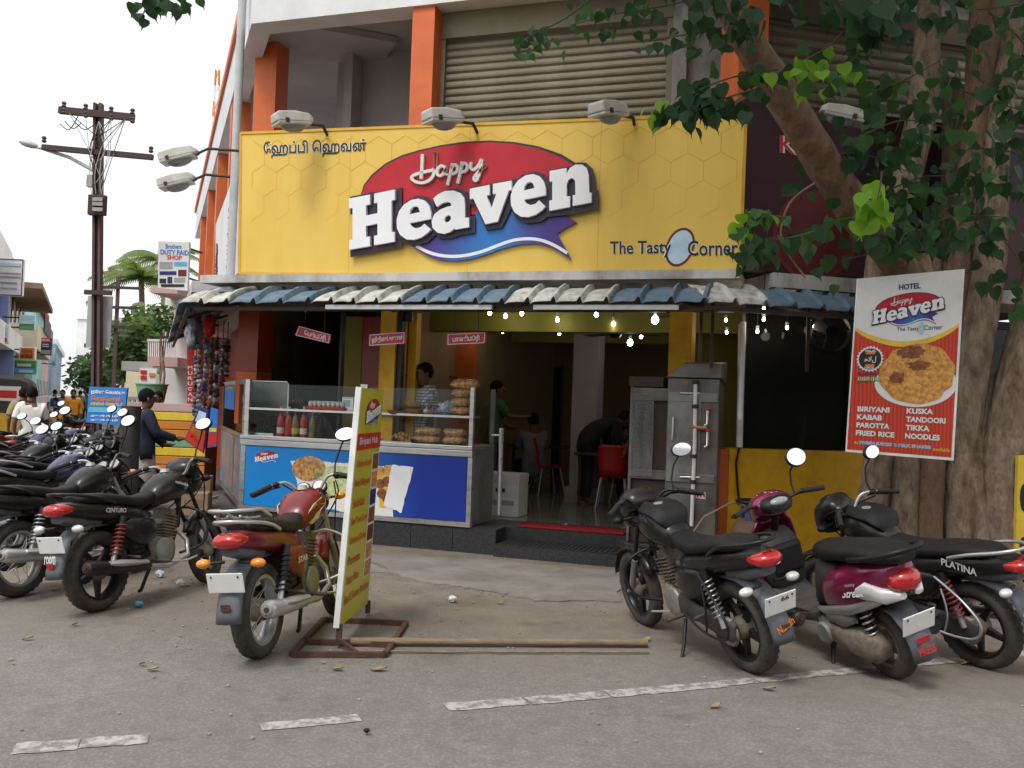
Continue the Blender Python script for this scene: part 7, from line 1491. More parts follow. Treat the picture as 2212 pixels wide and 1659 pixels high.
MB().bar(dp(319, 735, PH - 1.95), dp(382, 735, PH - 1.95), .06, .06).build('railing', 'town_white', t); hx_('shop_wall', 'town_cream', 268, 345, 800, 905, PH + 4, 5); hx_('awning', 'town_grey', 262, 330, 782, 800, PH + 1, 4)
s_ = thing('red_white_poster', 'red and white poster on the wall under the pink balcony', 'poster', dp(318, 835, PH + .9), group='signboards along the side street')
hx_('panel', 'print_white', 300, 338, 796, 832, PH + .9, .08, s_)
for i, (x, y, m_) in enumerate(((303, 800, 'print_red'), (303, 812, 'print_red'), (322, 806, 'town_orange'))): hx_('print', m_, x, x + 13, y, y + 7, PH + .86, .03, s_)
def gate(x0, x1, y0, y1, Y, mt, nm, label, cat):
    t_ = thing(nm, label, cat, V((*dp(x0, 880, Y).to_2d(), 0))); p_, q_ = dp(x0, y1, Y), dp(x1, y0, Y); n = 7
    for i in range(n): x = p_.x + (q_.x - p_.x) * i / (n - 1); MB().bar((x, Y, 0), (x, Y, q_.z), .05, .05).build('post', mt, t_)
    for z in (.5, q_.z): MB().bar((p_.x, Y, z), (q_.x, Y, z), .06, .06).build('rail', mt, t_)
gate(268, 332, 862, 900, 19, 'town_grey', 'street_fence', 'low grey railing behind the blue Tamil banner', 'fence')
# signboards
def fboard(x0, x1, y0, y1, Y, mt, label, txt=(), strips=()):      # boards sticking out over the street, facing down it
    p_, q_ = dp(x0, y1, Y), dp(x1, y0, Y); s_ = thing('shop_board', label, 'signboard', V(((p_.x + q_.x) / 2, Y, p_.z)), group='signboards along the side street'); MB().box(p_.x, q_.x, Y, Y + .1, p_.z, q_.z).build('panel', mt, s_, bevel=.02)
    fx = lambda u: p_.x + (q_.x - p_.x) * u; fy = lambda v: p_.z + (q_.z - p_.z) * v
    for k, (u0, u1, v0, v1, m_) in enumerate(strips): MB().box(fx(u0), fx(u1), Y - .012 - .004 * k, Y - .003, fy(v0), fy(v1)).build('print', m_, s_)
    for body, u0, u1, v0, v1, m_ in txt: text(body, lambda x, y, d: V((x, Y - .04, y)), fx(u0), fx(u1), fy(v0), fy(v1), m_, s_, .03, 0)
    MB().bar((p_.x - .6, Y + .05, p_.z + .1), (p_.x + .05, Y + .05, p_.z + .1), .05, .05).build('bracket', 'iron_dark', s_); MB().bar((p_.x - .6, Y + .05, q_.z - .1), (p_.x + .05, Y + .05, q_.z - .1), .05, .05).build('bracket', 'iron_dark', s_)
fboard(-12, 52, 560, 638, 27.5, 'print_white', 'white framed notice board with faint lines over the left street', strips=((.02, .98, .97, .995, 'iron_dark'), (.02, .98, .005, .03, 'iron_dark'), (.96, .985, .03, .97, 'iron_dark'), (.15, .9, .8, .88, 'print_paleblue'), (.1, .9, .6, .63, 'town_pink'), (.1, .9, .5, .53, 'town_grey'), (.2, .8, .34, .37, 'town_grey'), (.2, .8, .2, .22, 'town_pink')))
fboard(40, 76, 681, 713, 33, 'print_paleblue', 'landscape picture board over the left street', strips=((.03, .97, .05, .42, 'print_green'), (.2, .75, .42, .6, 'town_white'), (.1, .9, .1, .25, 'town_green')))
fboard(40, 77, 750, 777, 33, 'print_white', 'white and orange board reading KOVAI MOBILE over the left street', (('KOVAI', .2, .8, .54, .84, 'print_maroon'), ('MOBILE', .15, .85, .16, .46, 'print_maroon')), strips=((.08, .92, .08, .92, 'print_orange'),))
fboard(26, 78, 779, 807, 33.6, 'print_green', 'green and blue shop board below the KOVAI MOBILE board', strips=((.02, .98, .04, .42, 'print_cyan'), (.2, .8, .55, .75, 'town_white'), (.3, .9, .12, .3, 'town_white')))
fboard(86, 111, 730, 767, 41, 'print_navy', 'dark board with a red top over the left street', (('ORION', .12, .88, .8, .94, 'print_white'),), strips=((.02, .98, .74, .99, 'print_red'), (.2, .8, .6, .65, 'town_white'), (.2, .8, .48, .53, 'town_white'), (.05, .95, .06, .3, 'town_grey')))
fboard(-14, 20, 700, 742, 29, 'print_white', 'pale shop board low at the left picture edge', strips=((.1, .9, .4, .8, 'print_paleblue'), (.1, .9, .1, .3, 'town_red')))
fboard(112, 121, 742, 790, 52, 'print_cyan', 'narrow blue board far up the left street', strips=((.15, .85, .2, .8, 'town_white'),))
# duty paid shop board on the main building's flank
DB = Plane(lb(8.6, 1.0, 0), V((1, -.05, 0)), UP); yb = [(342, 521), (409, 523), (405, 628), (341, 622)]
t = thing('duty_paid_board', 'white shop board with blue and red lettering hung out over the street', 'signboard', DB.px(375, 622)); P4 = [DB.px(*q) for q in yb]; MB().hexa([p_ - DB.N * .08 for p_ in P4] + P4).build('panel', 'print_white', t)
ptext('Brothers', DB, (358, 527), (392, 528), 10, 'print_blue', t, .02, .006); ptext('DUTY PAID', DB, (347, 539), (408, 541), 11, 'print_blue', t, .03, .006); ptext('SHOP', DB, (361, 551), (393, 552), 10, 'print_red', t, .03, .006)
for i, (x, y, w_, h_, m_) in enumerate(((345, 566, 28, 15, 'town_grey'), (376, 566, 28, 9, 'print_cyan'), (345, 586, 36, 8, 'print_navy'), (385, 583, 18, 14, 'print_maroon'), (345, 602, 14, 10, 'print_black'), (362, 598, 10, 14, 'print_navy'), (376, 600, 24, 10, 'town_grey'), (348, 614, 50, 6, 'print_black'))): MB().hexa([DB.px(x, y, .004), DB.px(x + w_, y, .004), DB.px(x + w_, y + h_, .004), DB.px(x, y + h_, .004), DB.px(x, y, .008), DB.px(x + w_, y, .008), DB.px(x + w_, y + h_, .008), DB.px(x, y + h_, .008)]).build('print', m_, t)
for y in (535, 600): MB().tube([DB.px(405, y, -.1), DB.px(425, y + 6, -.3)], .02, 6).build('bracket', 'iron_dark', t)
# ---------------------------------------------------------------- utility pole with crossarms, street lamp and fuse box
PY = 18.0
t = thing('utility_pole', 'brown iron utility pole with two crossarms, street lamp and tangled wires', 'utility pole', V((*dp(208, 1031, PY).to_2d(), 0)))
q = lambda x, y, Y=PY: dp(x, y, Y)
base_ = V((*dp(207.5, 1031, PY).to_2d(), 0)); top_ = q(213, 224)
for s_, w_ in ((-.055, .05), (.055, .05)): MB().bar(base_ + V((s_, 0, 0)), top_ + V((s_, 0, 0)), w_, .14, up=(0, 1, 0)).build('pole_flange', 'pole_iron', t)
MB().bar(base_ + V((0, .02, 0)), top_ + V((0, .02, 0)), .07, .02, up=(0, 1, 0)).build('pole_web', 'pole_iron', t)
c1 = MB().bar(q(128, 238, PY - .1), q(290, 254, PY - .1), .1, .13).build('crossarm', 'iron_dark', t); c2 = MB().bar(q(92, 318, PY - .1), q(330, 340, PY - .1), .1, .1).build('crossarm', 'iron_dark', t); c3 = MB().bar(q(183, 631, PY - .1), q(241, 633, PY - .1), .07, .09).build('crossarm', 'iron_dark', t)
for x, y, up_ in ((138, 237, -1), (185, 242, -1), (240, 248, -1), (286, 252, -1), (138, 243, 1), (185, 250, 1), (240, 256, 1), (286, 262, 1), (95, 312, -1), (326, 334, -1)):
    MB().lathe([(0, 0), (.03, 0), (.05, .03), (.03, .06), (.05, .09), (.03, .12), (0, .13)], 10, Matrix.Translation(q(x, y + 4 * up_, PY - .12))).build('insulator', 'hanging_dark', t, smooth=60)
MB().tube([q(105, 325), q(150, 340), q(205, 370)], .035, 8).build('brace', 'grey_pvc', t, smooth=60)
MB().tube([q(105, 326), q(95, 322), q(80, 318)], .03, 8).build('lamp_arm', 'grey_pvc', t, smooth=60); mb = MB(); c = q(62, 311); mb.ell((0, 0, 0), (.2, .11, .07), 14, 8, Matrix.Translation(c) @ Matrix.Rotation(R_(14), 4, 'Y')); mb.build('lamp_head', 'lamp_grey', t, smooth=180)
p_, q_ = q(192, 465, PY - .14), q(231, 423, PY - .14); fbx = MB().box(p_.x, q_.x, PY - .22, PY - .1, p_.z, q_.z).build('fuse_box', 'iron_dark', t, bevel=.01)
for y in (430, 440, 452): a, c = q(200, y + 4, PY - .25), q(222, y - 3, PY - .25); MB().box(a.x, c.x, PY - .27, PY - .225, a.z, c.z).build('fuse', 'grey_cast', fbx)
p_, q_ = q(191, 405, PY - .1), q(204, 380, PY - .1); MB().box(p_.x, q_.x, PY - .2, PY - .1, p_.z, q_.z).build('switch_box', 'grey_cast', t)
for i in range(15):
    x0, y0 = random.choice(((213, 262), (185, 250), (240, 258), (150, 245), (270, 258))); x1, y1 = random.uniform(196, 228), random.uniform(300, 470); mid = (random.uniform(190, 236), (y0 + y1) / 2 + random.uniform(-20, 40))
    MB().tube(bez3([tuple(q(x0, y0, PY - .16)), tuple(q(*mid, PY - .2)), tuple(q(x1, y1, PY - .16))]), .008, 5).build('wire', 'iron_dark' if i % 2 else 'town_grey', t, smooth=70)
for x0, y0, x1, y1 in ((170, 248, 130, 268), (160, 262, 205, 268), (140, 262, 175, 266)): MB().tube(bez3([tuple(q(x0, y0)), tuple(q((x0 + x1) / 2, max(y0, y1) + 12)), tuple(q(x1, y1))]), .01, 5).build('wire', 'iron_dark', t, smooth=70)
p_, q_ = q(184, 750, PY + .1), q(242, 640, PY + .1); MB().box(p_.x, q_.x, PY + .12, PY + .15, p_.z, q_.z).build('sheet_board', 'town_grey', t)
# overhead lines going up the street
for k_, (x, y) in enumerate(((138, 243), (185, 250), (240, 256), (286, 262))):
    a = q(x, y, PY - .1)
    e_ = dp(240 + k_ * 3, 640, 42)
    if k_ == 1: MB().tube([a.lerp(e_, s_ / 10) - UP * .9 * math.sin(math.pi * s_ / 10) for s_ in range(11)], .005, 4).build('line_wire', 'iron_dark', t)
for k_, (x, ytop, Y, lab) in enumerate(((243, 598, 42, 'thin utility pole with insulator arms behind the palm'), (263, 690, 55, 'second thin utility pole further up the street'), (222, 770, 66, 'third thin utility pole near the far tree'), (232, 790, 78, 'faint utility pole near the white block'))):
    t = thing('street_pole', lab, 'utility pole', V((*dp(x, 880, Y).to_2d(), 0)), group='thin poles up the street'); z = dp(x, ytop, Y).z; X_ = t.location.x
    MB().bar((X_, Y, 0), (X_, Y, z), .13, .13).build('pole', 'pole_iron', t)
    for i in range(3): MB().bar((X_ - 1.1, Y - .15, z - .5 - i * .9), (X_ + 1.1, Y - .15, z - .5 - i * .9), .12, .12).build('crossarm', 'iron_dark', t)
t = thing('telecom_tower', 'red and white lattice telecom mast rising behind the shop', 'mast', V((*dp(438, 880, 75).to_2d(), 0))); X_ = t.location.x; zt_ = dp(438, 150, 75).z
for i in range(12):
    z0, z1 = zt_ * .45 + (zt_ * .55) * i / 12, zt_ * .45 + (zt_ * .55) * (i + 1) / 12; m_ = 'town_orange' if i % 2 else 'town_white'; r0 = .35 - .018 * i
    for sx_, sy_ in ((-1, -1), (1, -1), (1, 1), (-1, 1)): MB().bar((X_ + sx_ * r0, 75 + sy_ * r0, z0), (X_ + sx_ * (r0 - .018), 75 + sy_ * (r0 - .018), z1), .07, .07).build('leg', m_, t)
    MB().bar((X_ - r0, 75 - r0, z0), (X_ + r0, 75 - r0, z1), .05, .05).build('brace', m_, t)
MB().bar((X_, 75, 0), (X_, 75, zt_ * .45), .5, .5).build('mast_base', 'town_grey', t)
for i in range(5): MB().box(X_ - .9 + i * .4, X_ - .6 + i * .4, 74.5, 74.8, zt_ * (.62 + .05 * i), zt_ * (.62 + .05 * i) + 1.1).build('antenna', 'town_grey', t)
# ---------------------------------------------------------------- palm and trees
def palm(x, y, Y, L_, lab, n=17):
    c = dp(x, y, Y); t = thing('coconut_palm', lab, 'tree', V((c.x, Y, 0)), group='palms beyond the shop'); MB().tube([(c.x + .8, Y, 0), (c.x + .3, Y, c.z * .5), tuple(c)], [.22, .17, .14], 10).build('trunk', 'bark', t, smooth=60)
    rnd = random.Random(x)
    for i in range(n):
        a = 2 * math.pi * i / n + rnd.uniform(-.2, .2); el = rnd.uniform(-.2, 1.0); d_ = V((math.cos(a), math.sin(a) * .8, el)).normalized(); P = [c + d_ * (L_ * s_ / 8) - UP * (L_ * .5 * (s_ / 8) ** 2.2) for s_ in range(9)]; mb = MB(); mb.tube(P, [.035 - .003 * k for k in range(9)], 4)
        for k in range(1, 25):
            u = k / 25 * 8; i0 = min(7, int(u)); b_ = P[i0].lerp(P[i0 + 1], u - i0); tg = (P[i0 + 1] - P[i0]).normalized(); sd_ = tg.cross(UP).normalized(); ll = L_ * .26 * (1 - abs(k / 25 - .45) * 1.1)
            for sg_ in (-1, 1): e_ = b_ + sd_ * sg_ * ll * .8 + tg * ll * .45 - UP * ll * .45; w2 = tg * .07; mb.add([b_ - w2, b_ + w2, e_ + w2 * .3, e_ - w2 * .3], [(0, 1, 2, 3)])
        mb.build('frond', 'palm', t)
palm(305, 600, 50, 2.9, 'coconut palm with drooping fronds behind the white shop board'); palm(352, 560, 60, 3.2, 'taller coconut palm partly hidden by the white shop board', 13)
def btree(x, y, Y, rx, rz, n, lab, mt='tree_far', leaf=.35):
    c = dp(x, y, Y); t = thing('street_tree', lab, 'tree', V((c.x, Y, 0)), group='trees up the street'); MB().tube([(c.x, Y, 0), (c.x + .1, Y, c.z * .6), (c.x - .1, Y, c.z)], [.14 * rx, .1 * rx, .04 * rx], 8).build('trunk', 'bark', t, smooth=60)
    rnd = random.Random(int(x * 7 + y))
    for i in range(5): a = rnd.random() * 6.28; MB().tube([(c.x, Y, c.z * .55), (c.x + rx * .6 * math.cos(a), Y + rx * .5 * math.sin(a), c.z + rz * rnd.uniform(-.1, .6))], [.06 * rx, .02 * rx], 6).build('limb', 'bark', t)
    mb = MB()
    for i in range(n):
        p_ = V((rnd.gauss(0, 1), rnd.gauss(0, 1), rnd.gauss(0, 1))).normalized() * rnd.random() ** .4; w3 = 1 + .5 * noise.noise(p_ * 2.2 + V((x, 0, 0)));
        if noise.noise(p_ * 3.5 + V((0, x, 0))) < -.22: continue
        p_ = c + V((p_.x * rx * w3, p_.y * rx * w3, p_.z * rz * w3)); d_ = V((rnd.gauss(0, 1), rnd.gauss(0, 1), rnd.gauss(0, .6))).normalized() * leaf * rnd.uniform(.5, 1.2); e_ = d_.orthogonal().normalized() * leaf * .45
        mb.add([p_ - d_, p_ + e_, p_ + d_, p_ - e_], [(0, 1, 2, 3)])
    o = mb.build('crown', mt, t); o['kind'] = 'stuff'
btree(300, 745, 46, 1.7, 1.7, 1300, 'bushy green tree below the palms', leaf=.3); btree(285, 760, 44, 1.5, 1.4, 800, 'dark green tree behind the second pole', leaf=.26); btree(205, 810, 64, 1.9, 1.5, 1100, 'round green tree far up the street beside the brown pole', leaf=.3); btree(330, 715, 44, 1.2, 1.5, 600, 'pale green tree beside the pink house', 'palm', .28)
btree(352, 690, 24, .35, .45, 160, 'small potted tree on the pink balcony', 'leaf_mid', .12)
# ---------------------------------------------------------------- autorickshaw at the left edge
AY = 23
c = G(14, AY); t = thing('auto_rickshaw', 'yellow autorickshaw with dark canopy seen from behind at the left edge', 'autorickshaw', c, group=None, local=True); t.rotation_euler = (0, 0, R_(24))
MB().loft([(-1.2, 0, 0, 0, 0)] and [(-1.25, 0, .75, .6, .3), (-1.0, 0, .78, .66, .34), (0, 0, .75, .66, .33), (.9, 0, .7, .5, .28), (1.2, 0, .6, .25, .15)], 16, 5, M=Matrix.Rotation(R_(90), 4, 'Z')).build('body', 'print_yellow', t, smooth=40)
MB().loft([(-1.2, 0, 1.45, .58, .42), (-1.05, 0, 1.5, .65, .45), (.3, 0, 1.52, .64, .42), (.7, 0, 1.45, .55, .35)], 16, 4, M=Matrix.Rotation(R_(90), 4, 'Z')).build('canopy', 'dusty_plastic', t, smooth=40)
MB().box(-.38, .38, -1.23, -1.2, 1.35, 1.7).build('rear_window', 'print_white', t); MB().box(-.3, .3, -1.235, -1.231, 1.42, 1.6).build('window_print', 'print_red', t); MB().box(-.6, .6, -1.3, -1.24, .38, .5).build('bumper', 'black_metal', t)
for x in (-.5, .5): MB().lathe([(0, -.06), (.18, -.06), (.2, 0), (.18, .06), (0, .06)], 18, Matrix.Translation((x, -.75, .2)) @ Matrix.Rotation(R_(90), 4, 'Y')).build('wheel', 'rubber', t, smooth=40); MB().ell((x * 1.1, -1.27, .75), (.06, .03, .09), 10, 6).build('tail_light', 'lens_red', t, smooth=180)
MB().lathe([(0, -.06), (.18, -.06), (.2, 0), (.18, .06), (0, .06)], 18, Matrix.Translation((0, 1.1, .2)) @ Matrix.Rotation(R_(90), 4, 'Y')).build('wheel', 'rubber', t, smooth=40)
# ---------------------------------------------------------------- blue Tamil banner, striped counter, roll, carton, bucket, side-shop goods
BP = Plane(dp(232, 880, 14.2), V((1, -.15, 0)), UP); t = thing('tamil_banner', 'blue banner with white and yellow Tamil lettering behind the parked bikes', 'banner', V((*dp(232, 920, 14.2).to_2d(), 0))); yb = [(193, 835), (275, 838), (266, 920), (186, 912)]; P4 = [BP.px(*q) for q in yb]; MB().hexa([p_ - BP.N * .04 for p_ in P4] + P4).build('panel', 'print_blue', t)
ptext('\u0ba8\u0bc2\u0bb3 \u0bc7வல்டு', BP, (197, 841), (270, 844), 11, 'print_white', t, .04, .006); ptext('\u0bc6சல்\u0bc7பான்', BP, (198, 854), (262, 857), 11, 'print_orange', t, .04, .006); ptext('சர்வீஸ் \u0bc6சண்டர்', BP, (196, 867), (266, 869), 10, 'print_yellow', t, .04, .006); MB().hexa([BP.px(192, 879, .004), BP.px(262, 881, .004), BP.px(261, 892, .004), BP.px(191, 890, .004), BP.px(192, 879, .007), BP.px(262, 881, .007), BP.px(261, 892, .007), BP.px(191, 890, .007)]).build('print', 'print_cyan', t)
for y in (895, 904): ptext('\u0b9a\u0bc1\u0ba4\u0bcd\u0ba4\u0bae\u0bcd', BP, (196, y), (255, y + 1), 7, 'print_white', t, .03, .006)
for x in (200, 262): MB().bar(V((*BP.px(x, 900, -.06).to_2d(), 0)), BP.px(x, 842, -.06), .04, .04).build('post', 'iron_dark', t)
CY_ = 14.6; t = thing('striped_counter', 'low wooden counter of orange, yellow and green planks behind the navy-shirted man', 'counter', V((*dp(365, 960, CY_).to_2d(), 0))); zA, zB_ = dp(380, 872, CY_).z, .12; cols = ['town_pink', 'print_yellow', 'town_orange', 'town_orange', 'town_green', 'print_yellow', 'town_orange', 'town_orange', 'town_green', 'town_green']; hh_ = (zA - zB_) / len(cols); X0, X1 = dp(270, 880, CY_).x, dp(447, 880, CY_).x
for i, m_ in enumerate(cols): MB().box(X0, X1, CY_, CY_ + .04, zA - (i + 1) * hh_ + .012, zA - i * hh_).build('plank', m_, t, bevel=.006)
MB().box(X0, X1, CY_ + .05, CY_ + .6, .1, zA - .02).build('body', 'town_brown', t)
RYY = 11.6; t = thing('sheet_roll', 'tall dark grey roll of corrugated sheet standing beside the navy-shirted man', 'roll', V((*dp(277, 1020, RYY).to_2d(), 0))); r_ = 13 * RYY / 1000 * .5 * 2 * .82; zr = dp(277, 877, RYY).z; pr_ = []
for i in range(46): pr_ += [(r_, zr * i / 46), (r_ * .955, zr * (i + .5) / 46)]
MB().lathe(pr_ + [(r_, zr), (r_ * .3, zr)], 22, Matrix.Translation(t.location)).build('roll', 'dusty_plastic', t, smooth=60)
t = thing('green_bucket', 'green plastic tub on the railing beyond the navy-shirted man', 'tub', dp(327, 853, 18.5)); MB().lathe([(0, 0), (.24, 0), (.3, .34), (.32, .34), (.32, .36), (.28, .36), (.23, .02), (0, .02)], 18, Matrix.Translation(dp(327, 868, 18.5))).build('tub', 'town_green', t, smooth=50)
def carton(x, y, Y, w_, h_, lab, z0=.12):
    c = V((*dp(x, y, Y).to_2d(), z0)); t = thing('cardboard_box', lab, 'box', c, local=True, group='cardboard boxes by the side shop'); t.rotation_euler = (0, 0, .2); MB().box(-w_ / 2, w_ / 2, -w_ * .4, w_ * .4, 0, h_).build('carton', 'cardboard', t, bevel=.006); MB().box(-.03, .03, -w_ * .4 - .002, -w_ * .4 - .0005, 0, h_).build('tape', 'dry_leaf', t); MB().box(-w_ * .35, w_ * .35, -w_ * .4 - .003, -w_ * .4 - .0025, h_ * .35, h_ * .7).build('print', 'town_brown', t)
carton(424, 1030, 11.8, .34, .28, 'brown carton on the dark tiled platform beside the stall', .137); carton(428, 1030, 12.6, .36, .42, 'second carton behind the front one on the platform', .137)
# goods hanging at the corner shop
SYd = 11.9
def hang_strip(x, y0, y1, Y, w_, mt, lab, twist=0, n=12, group='goods hanging under the side awning'):
    t = thing('hanging_packets', lab, 'hanging goods', dp(x, y1, Y), group=group); a, c = dp(x, y0, Y), dp(x + twist, y1, Y); pr_ = None
    for i in range(n):
        p_ = a.lerp(c, i / n); rr = random.Random(i + x); Mx = Matrix.Translation(p_) @ Matrix.Rotation(rr.uniform(-1.4, 1.4), 4, 'Z') @ Matrix.Rotation(rr.uniform(-.5, .5), 4, 'Y'); h_ = (a.z - c.z) / n
        mb = MB(); mb.loft([(-w_ / 2, 0, -h_ * .4, .004, h_ * .4), (-w_ * .3, 0, -h_ * .4, .02, h_ * .46), (w_ * .3, 0, -h_ * .4, .02, h_ * .46), (w_ / 2, 0, -h_ * .4, .004, h_ * .4)], 8, M=Mx); mb.build('packet', ('hanging_dark', 'hanging_color', 'plastic_bag', mt)[rr.randrange(4)], t, smooth=60)
    MB().tube([a + UP * .25, c], .006, 4).build('string', 'iron_dark', t)
for i, (x, y0, y1, mt, lab) in enumerate(((432, 745, 905, 'hanging_color', 'outermost strip of packets hanging at the corner shop'), (446, 735, 890, 'cloth_blue', 'strip of dull blue packets hanging second at the corner shop'), (458, 730, 900, 'cloth_green', 'strip of packets with green ones at the corner shop'), (470, 728, 880, 'hanging_dark', 'dark packet strip hanging near the orange column'), (424, 770, 900, 'town_brown', 'thin brownish packet strip hanging nearest the street'), (482, 732, 835, 'plastic_bag', 'cloudy plastic packet strip beside the orange column'), (492, 735, 815, 'hanging_dark', 'short dark packet strip touching the orange column'))): hang_strip(x, y0, y1, SYd + .1 * i, .085, mt, lab, -4, 15)
for x, y, Y, r_, mt, lab in ((418, 720, 12.2, .2, 'plastic_bag', 'clear plastic bag hanging at the awning corner'), (452, 705, 12, .13, 'logo_red', 'small red bag hanging under the awning')):
    t = thing('hanging_bag', lab, 'bag', dp(x, y, Y), group='bags hanging under the side awning'); mb = MB(); vs = []; nu, nv = 12, 10; tall = 5.0 if 'long' in lab else 1.6
    for i in range(nv + 1):
        th = math.pi * i / nv
        for j in range(nu): ph = 2 * math.pi * j / nu; v_ = V((math.sin(th) * math.cos(ph), math.sin(th) * math.sin(ph), math.cos(th))); k = 1 + .8 * noise.noise(v_ * 3.1 + V((x, 0, 0))); vs.append(dp(x, y, Y) + V((v_.x * r_ * k * .6, v_.y * r_ * k * .6, v_.z * r_ * tall * .7)))
    mb.add(vs, [(i * nu + j, (i + 1) * nu + j, (i + 1) * nu + (j + 1) % nu, i * nu + (j + 1) % nu) for i in range(nv) for j in range(nu)]); mb.build('bag', mt, t, smooth=50); MB().tube([dp(x, y, Y) + UP * r_, dp(x, y, Y) + UP * (r_ + .5)], .006, 4).build('string', 'iron_dark', t)
def poster3(q4_, Y, mt, lab, prints):
    Pq = Plane(dp(q4_[0][0], q4_[0][1], Y), V((1, .05, 0)), UP); t = thing('printed_bag', lab, 'bag', Pq.px(*q4_[2]), group='printed bags hanging by the stall'); P4 = [Pq.px(*c_) for c_ in q4_]; MB().hexa([p_ - Pq.N * .03 for p_ in P4] + P4).build('sheet', mt, t, bevel=.008); bl_ = lambda u, v: P4[0].lerp(P4[1], u).lerp(P4[3].lerp(P4[2], u), v)
    for u0, u1, v0, v1, m_ in prints: MB().hexa([bl_(u0, v0) + Pq.N * .002, bl_(u1, v0) + Pq.N * .002, bl_(u1, v1) + Pq.N * .002, bl_(u0, v1) + Pq.N * .002] + [bl_(u0, v0) + Pq.N * .006, bl_(u1, v0) + Pq.N * .006, bl_(u1, v1) + Pq.N * .006, bl_(u0, v1) + Pq.N * .006]).build('print', m_, t)
poster3([(430, 878), (452, 885), (440, 980), (398, 950)], 11.3, 'print_navy', 'purple and red printed bag hanging lowest by the stall', ((.05, .95, .5, .98, 'print_red'), (.1, .9, .55, .7, 'print_yellow'), (.15, .8, .1, .4, 'print_paleblue'), (.2, .7, .75, .85, 'print_orange')))
poster3([(455, 880), (472, 885), (468, 965), (448, 968)], 11.25, 'print_blue', 'blue printed bag hanging beside the stall flank', ((.05, .95, .62, .95, 'print_red'), (.1, .9, .5, .6, 'print_yellow')))
# vertical red sign by the side pier
vs_ = Plane(lb(8.9, .15, 0), V((1, 0, 0)), UP); t = thing('vertical_sign', 'narrow red vertical sign with white letters on the orange pier', 'signboard', vs_.px(411, 872)); P4 = [vs_.px(*c_) for c_ in ((404, 735), (418, 735), (418, 872), (404, 872))]; MB().hexa([p_ - vs_.N * .04 for p_ in P4] + P4).build('panel', 'print_red', t)
for i, ch in enumerate('MURUGAN'): ptext(ch, vs_, (406, 790 + i * 11.5), (416, 790 + i * 11.5), 8, 'print_white', t, .02, .006)
# garden hose
tag(MB().tube(bez3([tuple(gp(470, 1072, .16)), tuple(gp(440, 1082, .15)), tuple(gp(405, 1092, .15)), tuple(gp(380, 1108, .15))]), .016, 8).build('garden_hose', 'town_green', smooth=60), 'green garden hose lying from the stall across the dark platform', 'hose')
# ---------------------------------------------------------------- more bikes parked up the street (copies of two kinds, each turned its own way)
K1 = bike('dark blue motorcycle with white tank lettering behind the two black bikes', G(25, 8.9), 24, 8, 20, tank='paint_navy', tail='paint_black', wheels='spoke', visor=False, rails='chrome', mir=(1, 0), group='motorcycles parked up the street', texts=(('Splendor', (.8, -.17, .9), (1, 0, .05), (0, .2, 1), .17, .04, 'decal_white'),))
K2 = bike('black motorcycle with mirrors raised standing close to the pole', G(105, 10.6), 26, 8, 12, wheels='alloy', visor=True, rails='black_metal', tank='paint_black', tail='paint_darkred', side='paint_darkred', mir=(0, 1), group='motorcycles parked up the street')
def again(src, x, Y, h_, lab, steer=0):
    c_ = copy_tree(src); c_.location = G(x, Y); c_.rotation_euler = (-R_(8), 0, R_(90 - h_)); c_['label'] = lab; return c_
again(K1, 62, 9.9, 25, 'navy motorcycle whose round mirror shows beside the pole'); again(K2, -20, 10.4, 20, 'black motorcycle at the left edge in the second row'); again(K1, 30, 11.4, 22, 'navy motorcycle in the middle of the second row'); again(K2, 165, 12.2, 28, 'black motorcycle leaning behind the pole base'); again(K2, 112, 12.6, 22, 'dark motorcycle in the third row before the man in white'); again(K1, 10, 13.4, 20, 'motorcycle in the third row near the autorickshaw'); again(K2, 165, 14.6, 28, 'motorcycle behind the third row near the yellow-shirted man'); again(K1, 78, 15.0, 24, 'motorcycle at the feet of the man in white'); again(K2, 30, 16.5, 20, 'motorcycle just before the autorickshaw'); again(K1, 95, 27, 200, 'small far motorcycle parked before the cream building'); again(K2, 185, 26, 200, 'small far motorcycle right of the yellow-shirted man')
# yellow board at the right edge
YB = Plane(dp(2205, 1100, 8.0), V((1, .1, 0)), UP); t = thing('yellow_board', 'yellow painted board with black marks at the right edge behind the tree', 'board', V((*dp(2205, 1200, 8.0).to_2d(), 0))); P4 = [YB.px(*c_) for c_ in ((2200, 985), (2300, 975), (2300, 1250), (2192, 1250))]; MB().hexa([p_ - YB.N * .04 for p_ in P4] + P4).build('panel', 'print_yellow', t); oval(YB, 2212, 1075, 9, 30, 0, 'print_black', t, .002, .006, 'print'); oval(YB, 2210, 1180, 8, 20, 0, 'print_black', t, .002, .006, 'print')
# ---------------------------------------------------------------- unseen shops behind the viewer, added to block low sky light
for i, (x0, x1, h_, m_, lab) in enumerate(((-16, -7, 7.5, 'town_cream', 'cream shop row added unseen behind the viewer to block low sky'), (-6.8, 2.5, 8.5, 'town_grey', 'grey shop house added unseen behind the viewer to block low sky'), (2.7, 12, 7, 'town_white', 'white shop house added unseen behind the viewer to block low sky'), (12.2, 24, 8, 'town_pink', 'pink shop house added unseen behind the viewer to block low sky'))):
    t = thing('shading_shop', lab, 'building', ((x0 + x1) / 2, -9, 0), group='unseen shops added across the road for shade'); MB().box(x0, x1, -18, -8, 0, h_).build('wall', m_, t); MB().box(x0, x1, -7.99, -7.0, 2.9, 3.05).build('sunshade_slab', 'concrete', t); MB().box(x0 + .5, x1 - .5, -7.99, -7.95, .2, 2.7).build('shutter', 'shutter', t)
    for k in range(3): a = x0 + 1 + k * (x1 - x0 - 2) / 3; MB().box(a, a + 1.4, -7.99, -7.94, 4.2, 5.6).build('window', 'window_dark', t)
